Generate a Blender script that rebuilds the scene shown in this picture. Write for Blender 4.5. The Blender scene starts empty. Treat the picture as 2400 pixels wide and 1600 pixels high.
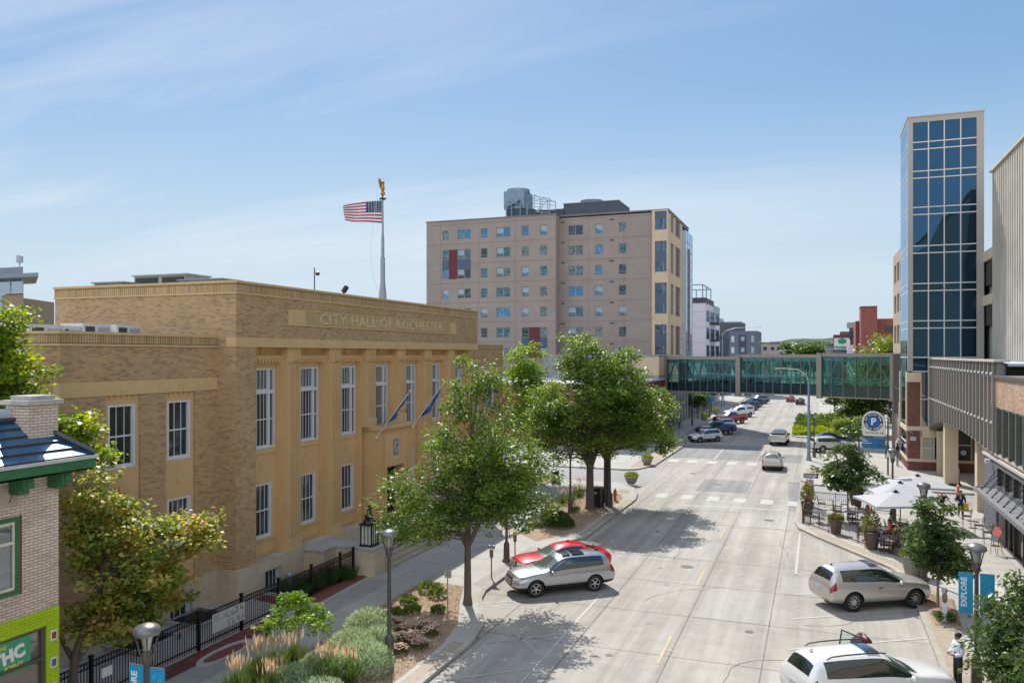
import bpy, bmesh, math, random
import numpy as np
from mathutils import Vector, Matrix
from mathutils.geometry import tessellate_polygon
random.seed(7); R = math.radians; PI = math.pi
C = bpy.context.scene.collection
# ---------- calibrated camera: level, eye 11 m above the street; the street runs along +Y ----------
CH = 11.0; F = 1900.0; HV = 830.0; TH = math.atan(720/1900.0); SN, CS = math.sin(TH), math.cos(TH)
def fac(u): a = (u-1200)/F; return -SN+a*CS, CS+a*SN
def G(u, v, z=0.0):
    d = (CH-z)*F/(v-HV); fx, fy = fac(u); return (fx*d, fy*d, z)
def YX(u, X): fx, fy = fac(u); return X*fy/fx
def XY(u, Y): fx, fy = fac(u); return Y*fx/fy
def ZX(u, v, X): return CH+(HV-v)/F*X/fac(u)[0]
def ZY(u, v, Y): return CH+(HV-v)/F*Y/fac(u)[1]
# ---------- mesh builder ----------
class MB:
    def __init__(s): s.v=[]; s.f=[]; s.M=None
    def add(s, vs, fs):
        n=len(s.v)
        if s.M is not None: vs=[tuple(s.M@Vector(p)) for p in vs]
        s.v+= [tuple(p) for p in vs]; s.f+=[tuple(i+n for i in f) for f in fs]; return s
    def box(s,x0,x1,y0,y1,z0,z1):
        if x0>x1:x0,x1=x1,x0
        if y0>y1:y0,y1=y1,y0
        if z0>z1:z0,z1=z1,z0
        return s.add([(x0,y0,z0),(x1,y0,z0),(x1,y1,z0),(x0,y1,z0),(x0,y0,z1),(x1,y0,z1),(x1,y1,z1),(x0,y1,z1)],
          [(3,2,1,0),(4,5,6,7),(0,1,5,4),(1,2,6,5),(2,3,7,6),(3,0,4,7)])
    def quad(s,a,b,c,d): return s.add([a,b,c,d],[(0,1,2,3)])
    def prism(s,poly,z0,z1):
        a=sum(poly[i][0]*poly[(i+1)%len(poly)][1]-poly[(i+1)%len(poly)][0]*poly[i][1] for i in range(len(poly)))
        if a<0: poly=poly[::-1]
        n=len(poly)
        return s.add([(p[0],p[1],z0) for p in poly]+[(p[0],p[1],z1) for p in poly],
          [tuple(range(n-1,-1,-1)),tuple(range(n,2*n))]+[(i,(i+1)%n,n+(i+1)%n,n+i) for i in range(n)])
    def sheet(s,poly,z):
        a=sum(poly[i][0]*poly[(i+1)%len(poly)][1]-poly[(i+1)%len(poly)][0]*poly[i][1] for i in range(len(poly)))
        if a<0: poly=poly[::-1]
        fs=[]
        for t in tessellate_polygon([[Vector((p[0],p[1],0)) for p in poly]]):
            A,B_,C_=[Vector((poly[i][0],poly[i][1])) for i in t]; fs.append(tuple(t if (B_.x-A.x)*(C_.y-A.y)-(B_.y-A.y)*(C_.x-A.x)>0 else t[::-1]))
        return s.add([(p[0],p[1],z) for p in poly],fs)
    def strip(s,a,b,w,z):   # painted line from a to b
        dx,dy=b[0]-a[0],b[1]-a[1]; l=math.hypot(dx,dy) or 1; nx,ny=-dy/l*w/2,dx/l*w/2
        return s.sheet([(a[0]+nx,a[1]+ny),(a[0]-nx,a[1]-ny),(b[0]-nx,b[1]-ny),(b[0]+nx,b[1]+ny)],z)
    def bar(s,a,b,w,h=None,up=(0,0,1)):
        h=h or w; a=Vector(a); b=Vector(b); d=(b-a).normalized(); u=Vector(up)
        if abs(d.dot(u))>.99: u=Vector((1,0,0))
        r=d.cross(u).normalized()*w/2; q=r.cross(d).normalized()*h/2
        vs=[a-r-q,a+r-q,a+r+q,a-r+q,b-r-q,b+r-q,b+r+q,b-r+q]
        return s.add(vs,[(0,1,2,3),(7,6,5,4),(0,4,5,1),(1,5,6,2),(2,6,7,3),(3,7,4,0)])
    def tube(s,pts,rad,n=8,cap=True):
        pts=[Vector(p) for p in pts]; m=len(pts)
        if not hasattr(rad,'__len__'): rad=[rad]*m
        vs=[]; fs=[]; ref=None
        for i,p in enumerate(pts):
            d=(pts[min(i+1,m-1)]-pts[max(i-1,0)]).normalized()
            if ref is None: ref=Vector((1,0,0)) if abs(d.x)<.8 else Vector((0,1,0))
            a=(ref-d*ref.dot(d)).normalized(); b=d.cross(a); ref=a
            for k in range(n):
                t=2*PI*k/n; vs.append(p+(a*math.cos(t)+b*math.sin(t))*rad[i])
        for i in range(m-1):
            for k in range(n):
                fs.append((i*n+k,i*n+(k+1)%n,(i+1)*n+(k+1)%n,(i+1)*n+k))
        if cap: fs.append(tuple(range(n-1,-1,-1))); fs.append(tuple((m-1)*n+k for k in range(n)))
        return s.add(vs,fs)
    def lathe(s,prof,n=16,c=(0,0,0)):
        vs=[]; fs=[]; m=len(prof)
        for r,z in prof:
            for k in range(n):
                t=2*PI*k/n; vs.append((c[0]+r*math.cos(t),c[1]+r*math.sin(t),c[2]+z))
        for i in range(m-1):
            for k in range(n): fs.append((i*n+k,i*n+(k+1)%n,(i+1)*n+(k+1)%n,(i+1)*n+k))
        fs.append(tuple(range(n-1,-1,-1))); fs.append(tuple((m-1)*n+k for k in range(n)))
        return s.add(vs,fs)
    def ball(s,c,r,n=10,m=6,sc=(1,1,1)):
        vs=[(c[0],c[1],c[2]-r*sc[2])]; fs=[]
        for i in range(1,m):
            ph=PI*i/m-PI/2
            for k in range(n):
                t=2*PI*k/n; vs.append((c[0]+r*sc[0]*math.cos(ph)*math.cos(t),c[1]+r*sc[1]*math.cos(ph)*math.sin(t),c[2]+r*sc[2]*math.sin(ph)))
        vs.append((c[0],c[1],c[2]+r*sc[2])); L=len(vs)-1
        for k in range(n):
            fs.append((0,1+(k+1)%n,1+k)); fs.append((L,L-n+k,L-n+(k+1)%n))
        for i in range(m-2):
            for k in range(n):
                a=1+i*n; fs.append((a+k,a+(k+1)%n,a+n+(k+1)%n,a+n+k))
        return s.add(vs,fs)
    # wall sheet with openings: O origin, U unit along, N outward normal, openings (u0,u1,z0,z1), reveals d deep
    def wall(s,O,U,N,W,z0,z1,holes,d=.15):
        O=Vector(O);U=Vector(U);N=Vector(N)
        us=sorted(set([0,W]+[h[i] for h in holes for i in (0,1)])); zs=sorted(set([z0,z1]+[h[i] for h in holes for i in (2,3)]))
        us=[u for u in us if 0<=u<=W]; zs=[z for z in zs if z0<=z<=z1]
        flip=U.cross(Vector((0,0,1))).dot(N)<0
        P=lambda u,z,k=0: tuple(O+U*u+Vector((0,0,z))-N*k)
        def q(a,b,c,e): s.add([a,b,c,e] if not flip else [e,c,b,a],[(0,1,2,3)])
        for i in range(len(us)-1):
            j=0
            while j<len(zs)-1:
                um=(us[i]+us[i+1])/2
                inh=lambda j:any(h[0]<um<h[1] and h[2]<(zs[j]+zs[j+1])/2<h[3] for h in holes)
                if inh(j): j+=1; continue
                k=j
                while k+1<len(zs)-1 and not inh(k+1): k+=1
                q(P(us[i],zs[j]),P(us[i+1],zs[j]),P(us[i+1],zs[k+1]),P(us[i],zs[k+1])); j=k+1
        for a,b,c,e in holes:
            q(P(a,c),P(a,c,d),P(b,c,d),P(b,c)) ; q(P(a,e,d),P(a,e),P(b,e),P(b,e,d))
            q(P(a,c),P(a,e),P(a,e,d),P(a,c,d)); q(P(b,c,d),P(b,e,d),P(b,e),P(b,c))
        return s
def mesh_of(mb,name,loc=(0,0,0)):
    me=bpy.data.meshes.new(name)
    me.from_pydata([(p[0]-loc[0],p[1]-loc[1],p[2]-loc[2]) for p in mb.v],[],mb.f); me.validate(); me.update()
    return me
def part(name,mb,mat,parent=None,smooth=None,label=None,world=True,thick=0,bev=0):
    """a mesh child; vertices are given in world space when world is True"""
    loc=(0,0,0)
    if parent is not None and world:
        loc=tuple(parent.location); pp=parent.parent
        while pp is not None: loc=tuple(a+b for a,b in zip(loc,pp.location)); pp=pp.parent
    me=mesh_of(mb,name,loc) if isinstance(mb,MB) else mb
    o=bpy.data.objects.new(name,me); C.objects.link(o)
    if mat is not None: me.materials.clear(); me.materials.append(mat)
    if smooth:
        me.polygons.foreach_set('use_smooth',[True]*len(me.polygons)); me.set_sharp_from_angle(angle=R(smooth))
    if bev:
        m=o.modifiers.new('bevel','BEVEL'); m.width=bev; m.segments=2; m.limit_method='ANGLE'
    if parent is not None: o.parent=parent
    if label: o['label']=label
    return o
def tag(o,label,cat,group=None,kind=None):
    if label:o['label']=label
    if cat:o['category']=cat
    if group:o['group']=group
    if kind:o['kind']=kind
    return o
def thing(name,label,cat,loc=(0,0,0),rz=0,group=None):
    o=bpy.data.objects.new(name,None); C.objects.link(o); o.location=loc; o.rotation_euler=(0,0,rz); o.empty_display_size=.3
    return tag(o,label,cat,group)
def solo(name,mb,mat,label,cat,loc=(0,0,0),group=None,kind=None,smooth=None,world=True):
    o=part(name,mesh_of(mb,name,loc if world else (0,0,0)),mat,None,smooth); o.location=loc
    return tag(o,label,cat,group,kind)
def struct(name,mb,mat,kind='structure',smooth=None):
    o=part(name,mb,mat,None,smooth); o['kind']=kind; return o
def kids(o): return [c for c in C.objects if c.parent==o]
def dup(o,loc,rz,label=None,group=None,tree=None,scale=None):
    tree=tree or tree_of(o)
    def rec(t,par):
        src,ch=t; c=src.copy(); C.objects.link(c)
        if par is not None: c.parent=par
        for x in ch: rec(x,c)
        return c
    r=rec(tree,None); r.location=loc; r.rotation_euler=(0,0,rz)
    if label:r['label']=label
    if group:r['group']=group
    if scale:r.scale=scale if hasattr(scale,'__len__') else (scale,)*3
    return r
def tree_of(o): return (o,[tree_of(c) for c in kids(o)])
# ---------- materials ----------
_m={}
def nm(name):
    m=bpy.data.materials.new(name); m.use_nodes=True; nt=m.node_tree; b=nt.nodes['Principled BSDF']; return m,nt,b
def N_(nt,t,**k):
    n=nt.nodes.new(t)
    for a,b in k.items():
        if a in n.inputs: n.inputs[a].default_value=b
        else: setattr(n,a,b)
    return n
def coords(nt,mode='obj'):
    tc=N_(nt,'ShaderNodeTexCoord'); return tc.outputs['Object']
def rgba(c): return (c[0],c[1],c[2],1)
def M(name,col,rough=.6,metal=0,var=.15,vs=3.0,bump=0,spec=.5,coat=0,stretch=None,var2=None,emit=None):
    """plain procedural surface with soft noise variation of value"""
    if name in _m: return _m[name]
    m,nt,b=nm(name); L=nt.links
    b.inputs['Roughness'].default_value=rough; b.inputs['Metallic'].default_value=metal
    b.inputs['Specular IOR Level'].default_value=spec; b.inputs['Coat Weight'].default_value=coat; b.inputs['Coat Roughness'].default_value=.04
    tc=coords(nt); src=tc
    if stretch:
        mp=N_(nt,'ShaderNodeMapping'); mp.inputs['Scale'].default_value=stretch; L.new(tc,mp.inputs['Vector']); src=mp.outputs[0]
    no=N_(nt,'ShaderNodeTexNoise',Scale=vs,Detail=5.0,Roughness=.62); L.new(src,no.inputs['Vector'])
    r=N_(nt,'ShaderNodeValToRGB'); e=r.color_ramp.elements
    e[0].position=.3;e[1].position=.72
    e[0].color=rgba([c*(1-var) for c in col]); e[1].color=rgba([min(1,c*(1+var)) for c in (var2 or col)])
    L.new(no.outputs['Fac'],r.inputs[0]); L.new(r.outputs[0],b.inputs['Base Color'])
    if bump:
        n2=N_(nt,'ShaderNodeTexNoise',Scale=vs*6,Detail=4.0); L.new(src,n2.inputs['Vector'])
        bp=N_(nt,'ShaderNodeBump',Strength=bump,Distance=.02); L.new(n2.outputs['Fac'],bp.inputs['Height']); L.new(bp.outputs[0],b.inputs['Normal'])
    if emit: b.inputs['Emission Color'].default_value=rgba(col); b.inputs['Emission Strength'].default_value=emit
    _m[name]=m; return m
def wallvec(nt):
    """(x+y, z) in metres: works on walls facing either axis"""
    tc=coords(nt); s=N_(nt,'ShaderNodeSeparateXYZ'); nt.links.new(tc,s.inputs[0])
    a=N_(nt,'ShaderNodeMath',operation='ADD'); nt.links.new(s.outputs[0],a.inputs[0]); nt.links.new(s.outputs[1],a.inputs[1])
    c=N_(nt,'ShaderNodeCombineXYZ'); nt.links.new(a.outputs[0],c.inputs[0]); nt.links.new(s.outputs[2],c.inputs[1]); return c.outputs[0],tc
def BR(name,c1,c2,mort,w=.22,h=.075,ms=.01,rough=.85,flat=False,var=.35,mortw=None,stain=.18):
    if name in _m: return _m[name]
    m,nt,b=nm(name); L=nt.links; b.inputs['Roughness'].default_value=rough; b.inputs['Specular IOR Level'].default_value=.25
    if flat: tc=coords(nt); vec=tc
    else: vec,tc=wallvec(nt)
    t=N_(nt,'ShaderNodeTexBrick'); t.inputs['Scale'].default_value=1.0; t.inputs['Brick Width'].default_value=w; t.inputs['Row Height'].default_value=h
    t.inputs['Mortar Size'].default_value=ms; t.inputs['Mortar Smooth'].default_value=.3; t.inputs['Bias'].default_value=0
    t.inputs['Color1'].default_value=rgba(c1); t.inputs['Color2'].default_value=rgba(c2); t.inputs['Mortar'].default_value=rgba(mort)
    L.new(vec,t.inputs['Vector'])
    # second brick tone: darker headers picked by stretched noise
    # odd darker bricks: one random value per brick cell of a half-bond grid
    sx=N_(nt,'ShaderNodeSeparateXYZ'); L.new(vec,sx.inputs[0])
    def mth(op,a,bv=None,bs=None):
        q=N_(nt,'ShaderNodeMath',operation=op); L.new(a,q.inputs[0])
        if bv is not None: q.inputs[1].default_value=bv
        if bs is not None: L.new(bs,q.inputs[1])
        return q.outputs[0]
    row=mth('FLOOR',mth('DIVIDE',sx.outputs[1],h)); half=mth('MULTIPLY',mth('MODULO',row,2.0),.5)
    colm=mth('FLOOR',mth('ADD',mth('DIVIDE',sx.outputs[0],w),bs=half)); cx=N_(nt,'ShaderNodeCombineXYZ'); L.new(colm,cx.inputs[0]); L.new(row,cx.inputs[1])
    no=N_(nt,'ShaderNodeTexWhiteNoise',noise_dimensions='2D'); L.new(cx.outputs[0],no.inputs['Vector'])
    r=N_(nt,'ShaderNodeValToRGB'); e=r.color_ramp.elements; e[0].position=.0; e[0].color=(1-var,1-var,1-var,1); e[1].position=.45; e[1].color=(1.0,1.0,1.0,1)
    L.new(no.outputs['Value'],r.inputs[0])
    n2=N_(nt,'ShaderNodeTexNoise',Scale=.45,Detail=5.0,Roughness=.6); L.new(tc,n2.inputs['Vector'])
    r2=N_(nt,'ShaderNodeValToRGB'); e=r2.color_ramp.elements; e[0].position=.3; e[0].color=(1-stain,1-stain,1-stain,1); e[1].position=.7; e[1].color=(1+stain*.5,1+stain*.5,1+stain*.5,1)
    L.new(n2.outputs['Fac'],r2.inputs[0])
    x1=N_(nt,'ShaderNodeMixRGB',blend_type='MULTIPLY'); x1.inputs[0].default_value=1; L.new(t.outputs['Color'],x1.inputs[1]); L.new(r.outputs[0],x1.inputs[2])
    x2=N_(nt,'ShaderNodeMixRGB',blend_type='MULTIPLY'); x2.inputs[0].default_value=1; L.new(x1.outputs[0],x2.inputs[1]); L.new(r2.outputs[0],x2.inputs[2])
    L.new(x2.outputs[0],b.inputs['Base Color'])
    bp=N_(nt,'ShaderNodeBump',Strength=.5,Distance=.01,invert=True); L.new(t.outputs['Fac'],bp.inputs['Height']); L.new(bp.outputs[0],b.inputs['Normal'])
    _m[name]=m; return m
def GL(name,col=(.02,.03,.035),refl=(.75,.85,.95),k=.25,rough=.03,wave=.0):
    """opaque dark window glass: dark body with a mirror layer"""
    if name in _m: return _m[name]
    m,nt,b=nm(name); L=nt.links; b.inputs['Base Color'].default_value=rgba(col); b.inputs['Roughness'].default_value=.3; b.inputs['Specular IOR Level'].default_value=.3
    g=N_(nt,'ShaderNodeBsdfGlossy'); g.inputs['Color'].default_value=rgba(refl); g.inputs['Roughness'].default_value=rough
    lw=N_(nt,'ShaderNodeLayerWeight',Blend=.35)
    ad=N_(nt,'ShaderNodeMath',operation='ADD',use_clamp=True); ad.inputs[1].default_value=k; L.new(lw.outputs['Fresnel'],ad.inputs[0])
    mx=N_(nt,'ShaderNodeMixShader'); L.new(ad.outputs[0],mx.inputs[0]); L.new(b.outputs[0],mx.inputs[1]); L.new(g.outputs[0],mx.inputs[2])
    if wave:
        tc=coords(nt); no=N_(nt,'ShaderNodeTexNoise',Scale=1.1,Detail=1.0); L.new(tc,no.inputs['Vector'])
        bp=N_(nt,'ShaderNodeBump',Strength=wave,Distance=.05); L.new(no.outputs['Fac'],bp.inputs['Height']); L.new(bp.outputs[0],g.inputs['Normal'])
    L.new(mx.outputs[0],nt.nodes['Material Output'].inputs['Surface']); _m[name]=m; return m
def CLEAR(name,tint,k=.12):
    if name in _m: return _m[name]
    m,nt,b=nm(name); L=nt.links
    t=N_(nt,'ShaderNodeBsdfTransparent'); t.inputs[0].default_value=rgba(tint)
    g=N_(nt,'ShaderNodeBsdfGlossy'); g.inputs['Color'].default_value=(.55,.85,.95,1); g.inputs['Roughness'].default_value=.02
    lw=N_(nt,'ShaderNodeLayerWeight',Blend=.3); ad=N_(nt,'ShaderNodeMath',operation='ADD',use_clamp=True); ad.inputs[1].default_value=k; L.new(lw.outputs['Fresnel'],ad.inputs[0])
    mx=N_(nt,'ShaderNodeMixShader'); L.new(ad.outputs[0],mx.inputs[0]); L.new(t.outputs[0],mx.inputs[1]); L.new(g.outputs[0],mx.inputs[2])
    L.new(mx.outputs[0],nt.nodes['Material Output'].inputs['Surface']); _m[name]=m; return m
def LEAF(name,cols,trans=.35,rough=.42,clump=.5):
    """leaf: hue picked per leaf, clumps by noise, light passing through"""
    if name in _m: return _m[name]
    m,nt,b=nm(name); L=nt.links
    g=N_(nt,'ShaderNodeNewGeometry'); r=N_(nt,'ShaderNodeValToRGB'); r.color_ramp.interpolation='LINEAR'
    el=r.color_ramp.elements
    while len(el)<len(cols): el.new(.5)
    for i,c in enumerate(cols): el[i].position=i/(len(cols)-1); el[i].color=rgba(c)
    tc=coords(nt); no=N_(nt,'ShaderNodeTexNoise',Scale=clump,Detail=3.0); L.new(tc,no.inputs['Vector'])
    mr=N_(nt,'ShaderNodeMapRange'); mr.inputs[1].default_value=.3; mr.inputs[2].default_value=.7; L.new(no.outputs['Fac'],mr.inputs[0])
    ma=N_(nt,'ShaderNodeMath',operation='MULTIPLY_ADD'); ma.inputs[1].default_value=.55; L.new(g.outputs['Random Per Island'],ma.inputs[0])
    m2=N_(nt,'ShaderNodeMath',operation='MULTIPLY'); m2.inputs[1].default_value=.45; L.new(mr.outputs[0],m2.inputs[0]); L.new(m2.outputs[0],ma.inputs[2])
    L.new(ma.outputs[0],r.inputs[0]); L.new(r.outputs[0],b.inputs['Base Color'])
    b.inputs['Roughness'].default_value=rough; b.inputs['Specular IOR Level'].default_value=.42
    t=N_(nt,'ShaderNodeBsdfTranslucent'); hs=N_(nt,'ShaderNodeHueSaturation'); hs.inputs['Saturation'].default_value=1.15; hs.inputs['Value'].default_value=1.8; hs.inputs['Hue'].default_value=.485
    L.new(r.outputs[0],hs.inputs['Color']); L.new(hs.outputs[0],t.inputs[0])
    mx=N_(nt,'ShaderNodeMixShader'); mx.inputs[0].default_value=trans; L.new(b.outputs[0],mx.inputs[1]); L.new(t.outputs[0],mx.inputs[2])
    L.new(mx.outputs[0],nt.nodes['Material Output'].inputs['Surface']); _m[name]=m; return m
def text(s,size,mat,name,parent,loc,rot,depth=.01,align='CENTER',world=True,sx=1,bold=0,space=1):
    cu=bpy.data.curves.new('t','FONT'); cu.body=s; cu.size=size; cu.align_x=align; cu.align_y='CENTER'; cu.extrude=depth; cu.offset=bold; cu.space_character=space; cu.resolution_u=2
    o=bpy.data.objects.new('t',cu); C.objects.link(o); dg=bpy.context.evaluated_depsgraph_get(); dg.update()
    me=bpy.data.meshes.new_from_object(o.evaluated_get(dg)); bpy.data.objects.remove(o)
    Mx=Matrix.Translation(Vector(loc))@rot.to_4x4()@Matrix.Diagonal((sx,1,1,1))
    if parent is not None and world:
        l=Vector(parent.location); pp=parent.parent
        while pp is not None: l+=pp.location; pp=pp.parent
        Mx=Matrix.Translation(-l)@Mx
    me.transform(Mx); me.name=name
    return part(name,me,mat,parent)
def facing(n,up=(0,0,1)):
    """rotation that stands text upright, reading toward normal n"""
    n=Vector(n).normalized(); u=Vector(up); r=u.cross(n).normalized(); u=n.cross(r)
    return Matrix((r,u,n)).transposed()
SKYG,SKYS,SKYV,SKYH=.5,1.9,1.66,.506
# ---------- world, sun, camera ----------
SUN=Vector((-.45,.75,1.0)).normalized(); SEL=math.asin(SUN.z); SAZ=math.atan2(SUN.x,SUN.y)
W=bpy.data.worlds.new("World"); bpy.context.scene.world=W; W.use_nodes=True; nt=W.node_tree; L=nt.links; bg=nt.nodes['Background']
sky=N_(nt,'ShaderNodeTexSky',sky_type='NISHITA'); sky.sun_disc=False; sky.sun_elevation=SEL; sky.sun_rotation=SAZ; sky.air_density=1.15; sky.dust_density=.5; sky.ozone_density=1.6; sky.altitude=300
# thin high cirrus, wispy, on the sky dome
tc=N_(nt,'ShaderNodeTexCoord'); sp=N_(nt,'ShaderNodeSeparateXYZ'); L.new(tc.outputs['Generated'],sp.inputs[0])
zm=N_(nt,'ShaderNodeMath',operation='ADD'); zm.inputs[1].default_value=.18; L.new(sp.outputs[2],zm.inputs[0])
dx=N_(nt,'ShaderNodeMath',operation='DIVIDE'); L.new(sp.outputs[0],dx.inputs[0]); L.new(zm.outputs[0],dx.inputs[1])
dy=N_(nt,'ShaderNodeMath',operation='DIVIDE'); L.new(sp.outputs[1],dy.inputs[0]); L.new(zm.outputs[0],dy.inputs[1])
cb=N_(nt,'ShaderNodeCombineXYZ'); L.new(dx.outputs[0],cb.inputs[0]); L.new(dy.outputs[0],cb.inputs[1])
mp=N_(nt,'ShaderNodeMapping'); mp.inputs['Rotation'].default_value=(0,0,R(-32)); mp.inputs['Scale'].default_value=(.28,1.7,1); L.new(cb.outputs[0],mp.inputs[0])
no=N_(nt,'ShaderNodeTexNoise',Scale=.55,Detail=8.0,Roughness=.58,Distortion=.5); L.new(mp.outputs[0],no.inputs['Vector'])
rp=N_(nt,'ShaderNodeValToRGB'); rp.color_ramp.elements[0].position=.45; rp.color_ramp.elements[1].position=.62; L.new(no.outputs['Fac'],rp.inputs[0])
lo=N_(nt,'ShaderNodeMapRange'); lo.inputs[1].default_value=.52; lo.inputs[2].default_value=.05; lo.inputs[3].default_value=0; lo.inputs[4].default_value=1.0; L.new(sp.outputs[2],lo.inputs[0])
lf=N_(nt,'ShaderNodeMapRange'); lf.inputs[1].default_value=.1; lf.inputs[2].default_value=-.75; lf.inputs[3].default_value=.2; lf.inputs[4].default_value=1.0; L.new(sp.outputs[0],lf.inputs[0])
mu=N_(nt,'ShaderNodeMath',operation='MULTIPLY'); L.new(rp.outputs[0],mu.inputs[0]); L.new(lo.outputs[0],mu.inputs[1])
mu2=N_(nt,'ShaderNodeMath',operation='MULTIPLY'); L.new(mu.outputs[0],mu2.inputs[0]); L.new(lf.outputs[0],mu2.inputs[1])
mu3=N_(nt,'ShaderNodeMath',operation='MULTIPLY'); mu3.inputs[1].default_value=1.7; mu3.use_clamp=True; L.new(mu2.outputs[0],mu3.inputs[0])
ga=N_(nt,'ShaderNodeGamma'); ga.inputs[1].default_value=SKYG; L.new(sky.outputs[0],ga.inputs[0])
hs=N_(nt,'ShaderNodeHueSaturation'); hs.inputs['Saturation'].default_value=SKYS; hs.inputs['Value'].default_value=SKYV; hs.inputs['Hue'].default_value=SKYH; L.new(ga.outputs[0],hs.inputs['Color'])
mx=N_(nt,'ShaderNodeMixRGB'); L.new(mu3.outputs[0],mx.inputs[0]); L.new(hs.outputs[0],mx.inputs[1]); mx.inputs[2].default_value=(5.0,5.4,5.7,1)
# added, unseen cloud bank behind the viewer, put in to fill the shade
n2=N_(nt,'ShaderNodeTexNoise',Scale=2.2,Detail=6.0,Roughness=.55); L.new(tc.outputs['Generated'],n2.inputs['Vector'])
r2=N_(nt,'ShaderNodeMapRange'); r2.inputs[1].default_value=.40; r2.inputs[2].default_value=.52; L.new(n2.outputs['Fac'],r2.inputs[0])
bk=N_(nt,'ShaderNodeMapRange'); bk.inputs[1].default_value=.05; bk.inputs[2].default_value=-.25; L.new(sp.outputs[1],bk.inputs[0])
m5=N_(nt,'ShaderNodeMath',operation='MULTIPLY'); L.new(r2.outputs[0],m5.inputs[0]); L.new(bk.outputs[0],m5.inputs[1])
# pale summer haze low on the horizon
hz=N_(nt,'ShaderNodeMapRange'); hz.inputs[1].default_value=.30; hz.inputs[2].default_value=.0; hz.inputs[3].default_value=0; hz.inputs[4].default_value=.92; L.new(sp.outputs[2],hz.inputs[0])
hm=N_(nt,'ShaderNodeMixRGB'); L.new(hz.outputs[0],hm.inputs[0]); L.new(mx.outputs[0],hm.inputs[1]); hm.inputs[2].default_value=(3.3,4.1,5.0,1)
mx2=N_(nt,'ShaderNodeMixRGB'); L.new(m5.outputs[0],mx2.inputs[0]); L.new(hm.outputs[0],mx2.inputs[1]); mx2.inputs[2].default_value=(7.6,8.2,9.2,1)
L.new(mx2.outputs[0],bg.inputs[0]); bg.inputs[1].default_value=.13
ld=bpy.data.lights.new('sun','SUN'); ld.energy=4.2; ld.angle=R(.5); ld.color=(1,.955,.88)
lo_=bpy.data.objects.new('sun',ld); C.objects.link(lo_); lo_.rotation_euler=(-SUN).to_track_quat('-Z','Y').to_euler()
cd=bpy.data.cameras.new('camera'); cam=bpy.data.objects.new('camera',cd); C.objects.link(cam); cam.location=(0,0,CH)
cam.rotation_euler=(PI/2,0,TH); cd.sensor_width=36; cd.lens=F/2400*36; cd.shift_y=30/2400; cd.clip_end=6000; cd.clip_start=.3
bpy.context.scene.camera=cam
sc=bpy.context.scene; vs_=sc.view_settings; vs_.view_transform='Standard'; vs_.look='None'; vs_.gamma=1; vs_.exposure=.42; vs_.use_curve_mapping=False
sc.cycles.max_bounces=6; sc.cycles.transparent_max_bounces=12; sc.cycles.caustics_reflective=False; sc.cycles.caustics_refractive=False; sc.cycles.sample_clamp_indirect=4
# ---------- ground, road, pavements ----------
def concrete(name,col,streak=None,var=.1,sc_=1.5,rough=.85):
    if name in _m: return _m[name]
    m,nt,b=nm(name); L=nt.links; b.inputs['Roughness'].default_value=rough; b.inputs['Specular IOR Level'].default_value=.25
    tc=coords(nt)
    def ns(scale,st,lo,hi,det=6,p0=.3,p1=.7):
        mp=N_(nt,'ShaderNodeMapping'); mp.inputs['Scale'].default_value=st; L.new(tc,mp.inputs[0])
        n=N_(nt,'ShaderNodeTexNoise',Scale=scale,Detail=float(det),Roughness=.65); L.new(mp.outputs[0],n.inputs['Vector'])
        r=N_(nt,'ShaderNodeMapRange'); r.inputs[1].default_value=p0;r.inputs[2].default_value=p1;r.inputs[3].default_value=lo;r.inputs[4].default_value=hi; L.new(n.outputs['Fac'],r.inputs[0]); return r.outputs[0]
    a=ns(sc_,(1,1,1),1-var,1+var); c=ns(.13,(1,1,1),1-var,1+var*.7,3); e=ns(60,(1,1,1),.9,1.08,2)
    parts_=[a,c,e]
    if streak:
        parts_.append(ns(1.0,streak,.86,1.08,4)); parts_.append(ns(.5,(2.2,.06,1),.82,1.04,5,.38,.6))
        parts_.append(ns(2.6,(1,.35,1),.72,1.0,3,.2,.33))
    cur=parts_[0]
    for p in parts_[1:]:
        mm=N_(nt,'ShaderNodeMath',operation='MULTIPLY'); L.new(cur,mm.inputs[0]); L.new(p,mm.inputs[1]); cur=mm.outputs[0]
    sc3=N_(nt,'ShaderNodeVectorMath',operation='SCALE'); sc3.inputs[0].default_value=col; L.new(cur,sc3.inputs['Scale']); L.new(sc3.outputs[0],b.inputs['Base Color'])
    n=N_(nt,'ShaderNodeTexNoise',Scale=25.0,Detail=4.0); L.new(tc,n.inputs['Vector']); bp=N_(nt,'ShaderNodeBump',Strength=.12,Distance=.02); L.new(n.outputs['Fac'],bp.inputs['Height']); L.new(bp.outputs[0],b.inputs['Normal'])
    _m[name]=m; return m
m_road=concrete('road_concrete',(.385,.36,.32),streak=(1.2,.12,1),var=.09)
m_asph=concrete('road_patch',(.27,.265,.26),streak=(1,.2,1),var=.1)
m_lane=concrete('lane_asphalt',(.31,.305,.30),var=.12)
m_walk=concrete('walk_concrete',(.40,.385,.355),var=.09,sc_=.8)
m_walk2=concrete('walk_band',(.33,.315,.29),var=.12,sc_=2.5)
m_tan=concrete('walk_tan',(.36,.30,.235),var=.14,sc_=3)
m_kerb=concrete('kerb_concrete',(.38,.355,.305),var=.16,sc_=2)
m_pave=BR('brick_paving',(.24,.07,.055),(.16,.055,.045),(.12,.09,.08),w=.2,h=.1,ms=.006,flat=True)
m_white=M('road_white',(.43,.425,.40),.7,var=.16,vs=7); m_yel=M('road_yellow',(.46,.385,.25),.7,var=.2,vs=6)
m_joint=M('joint_dark',(.19,.175,.155),.9,var=.4,vs=1.2)
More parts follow.
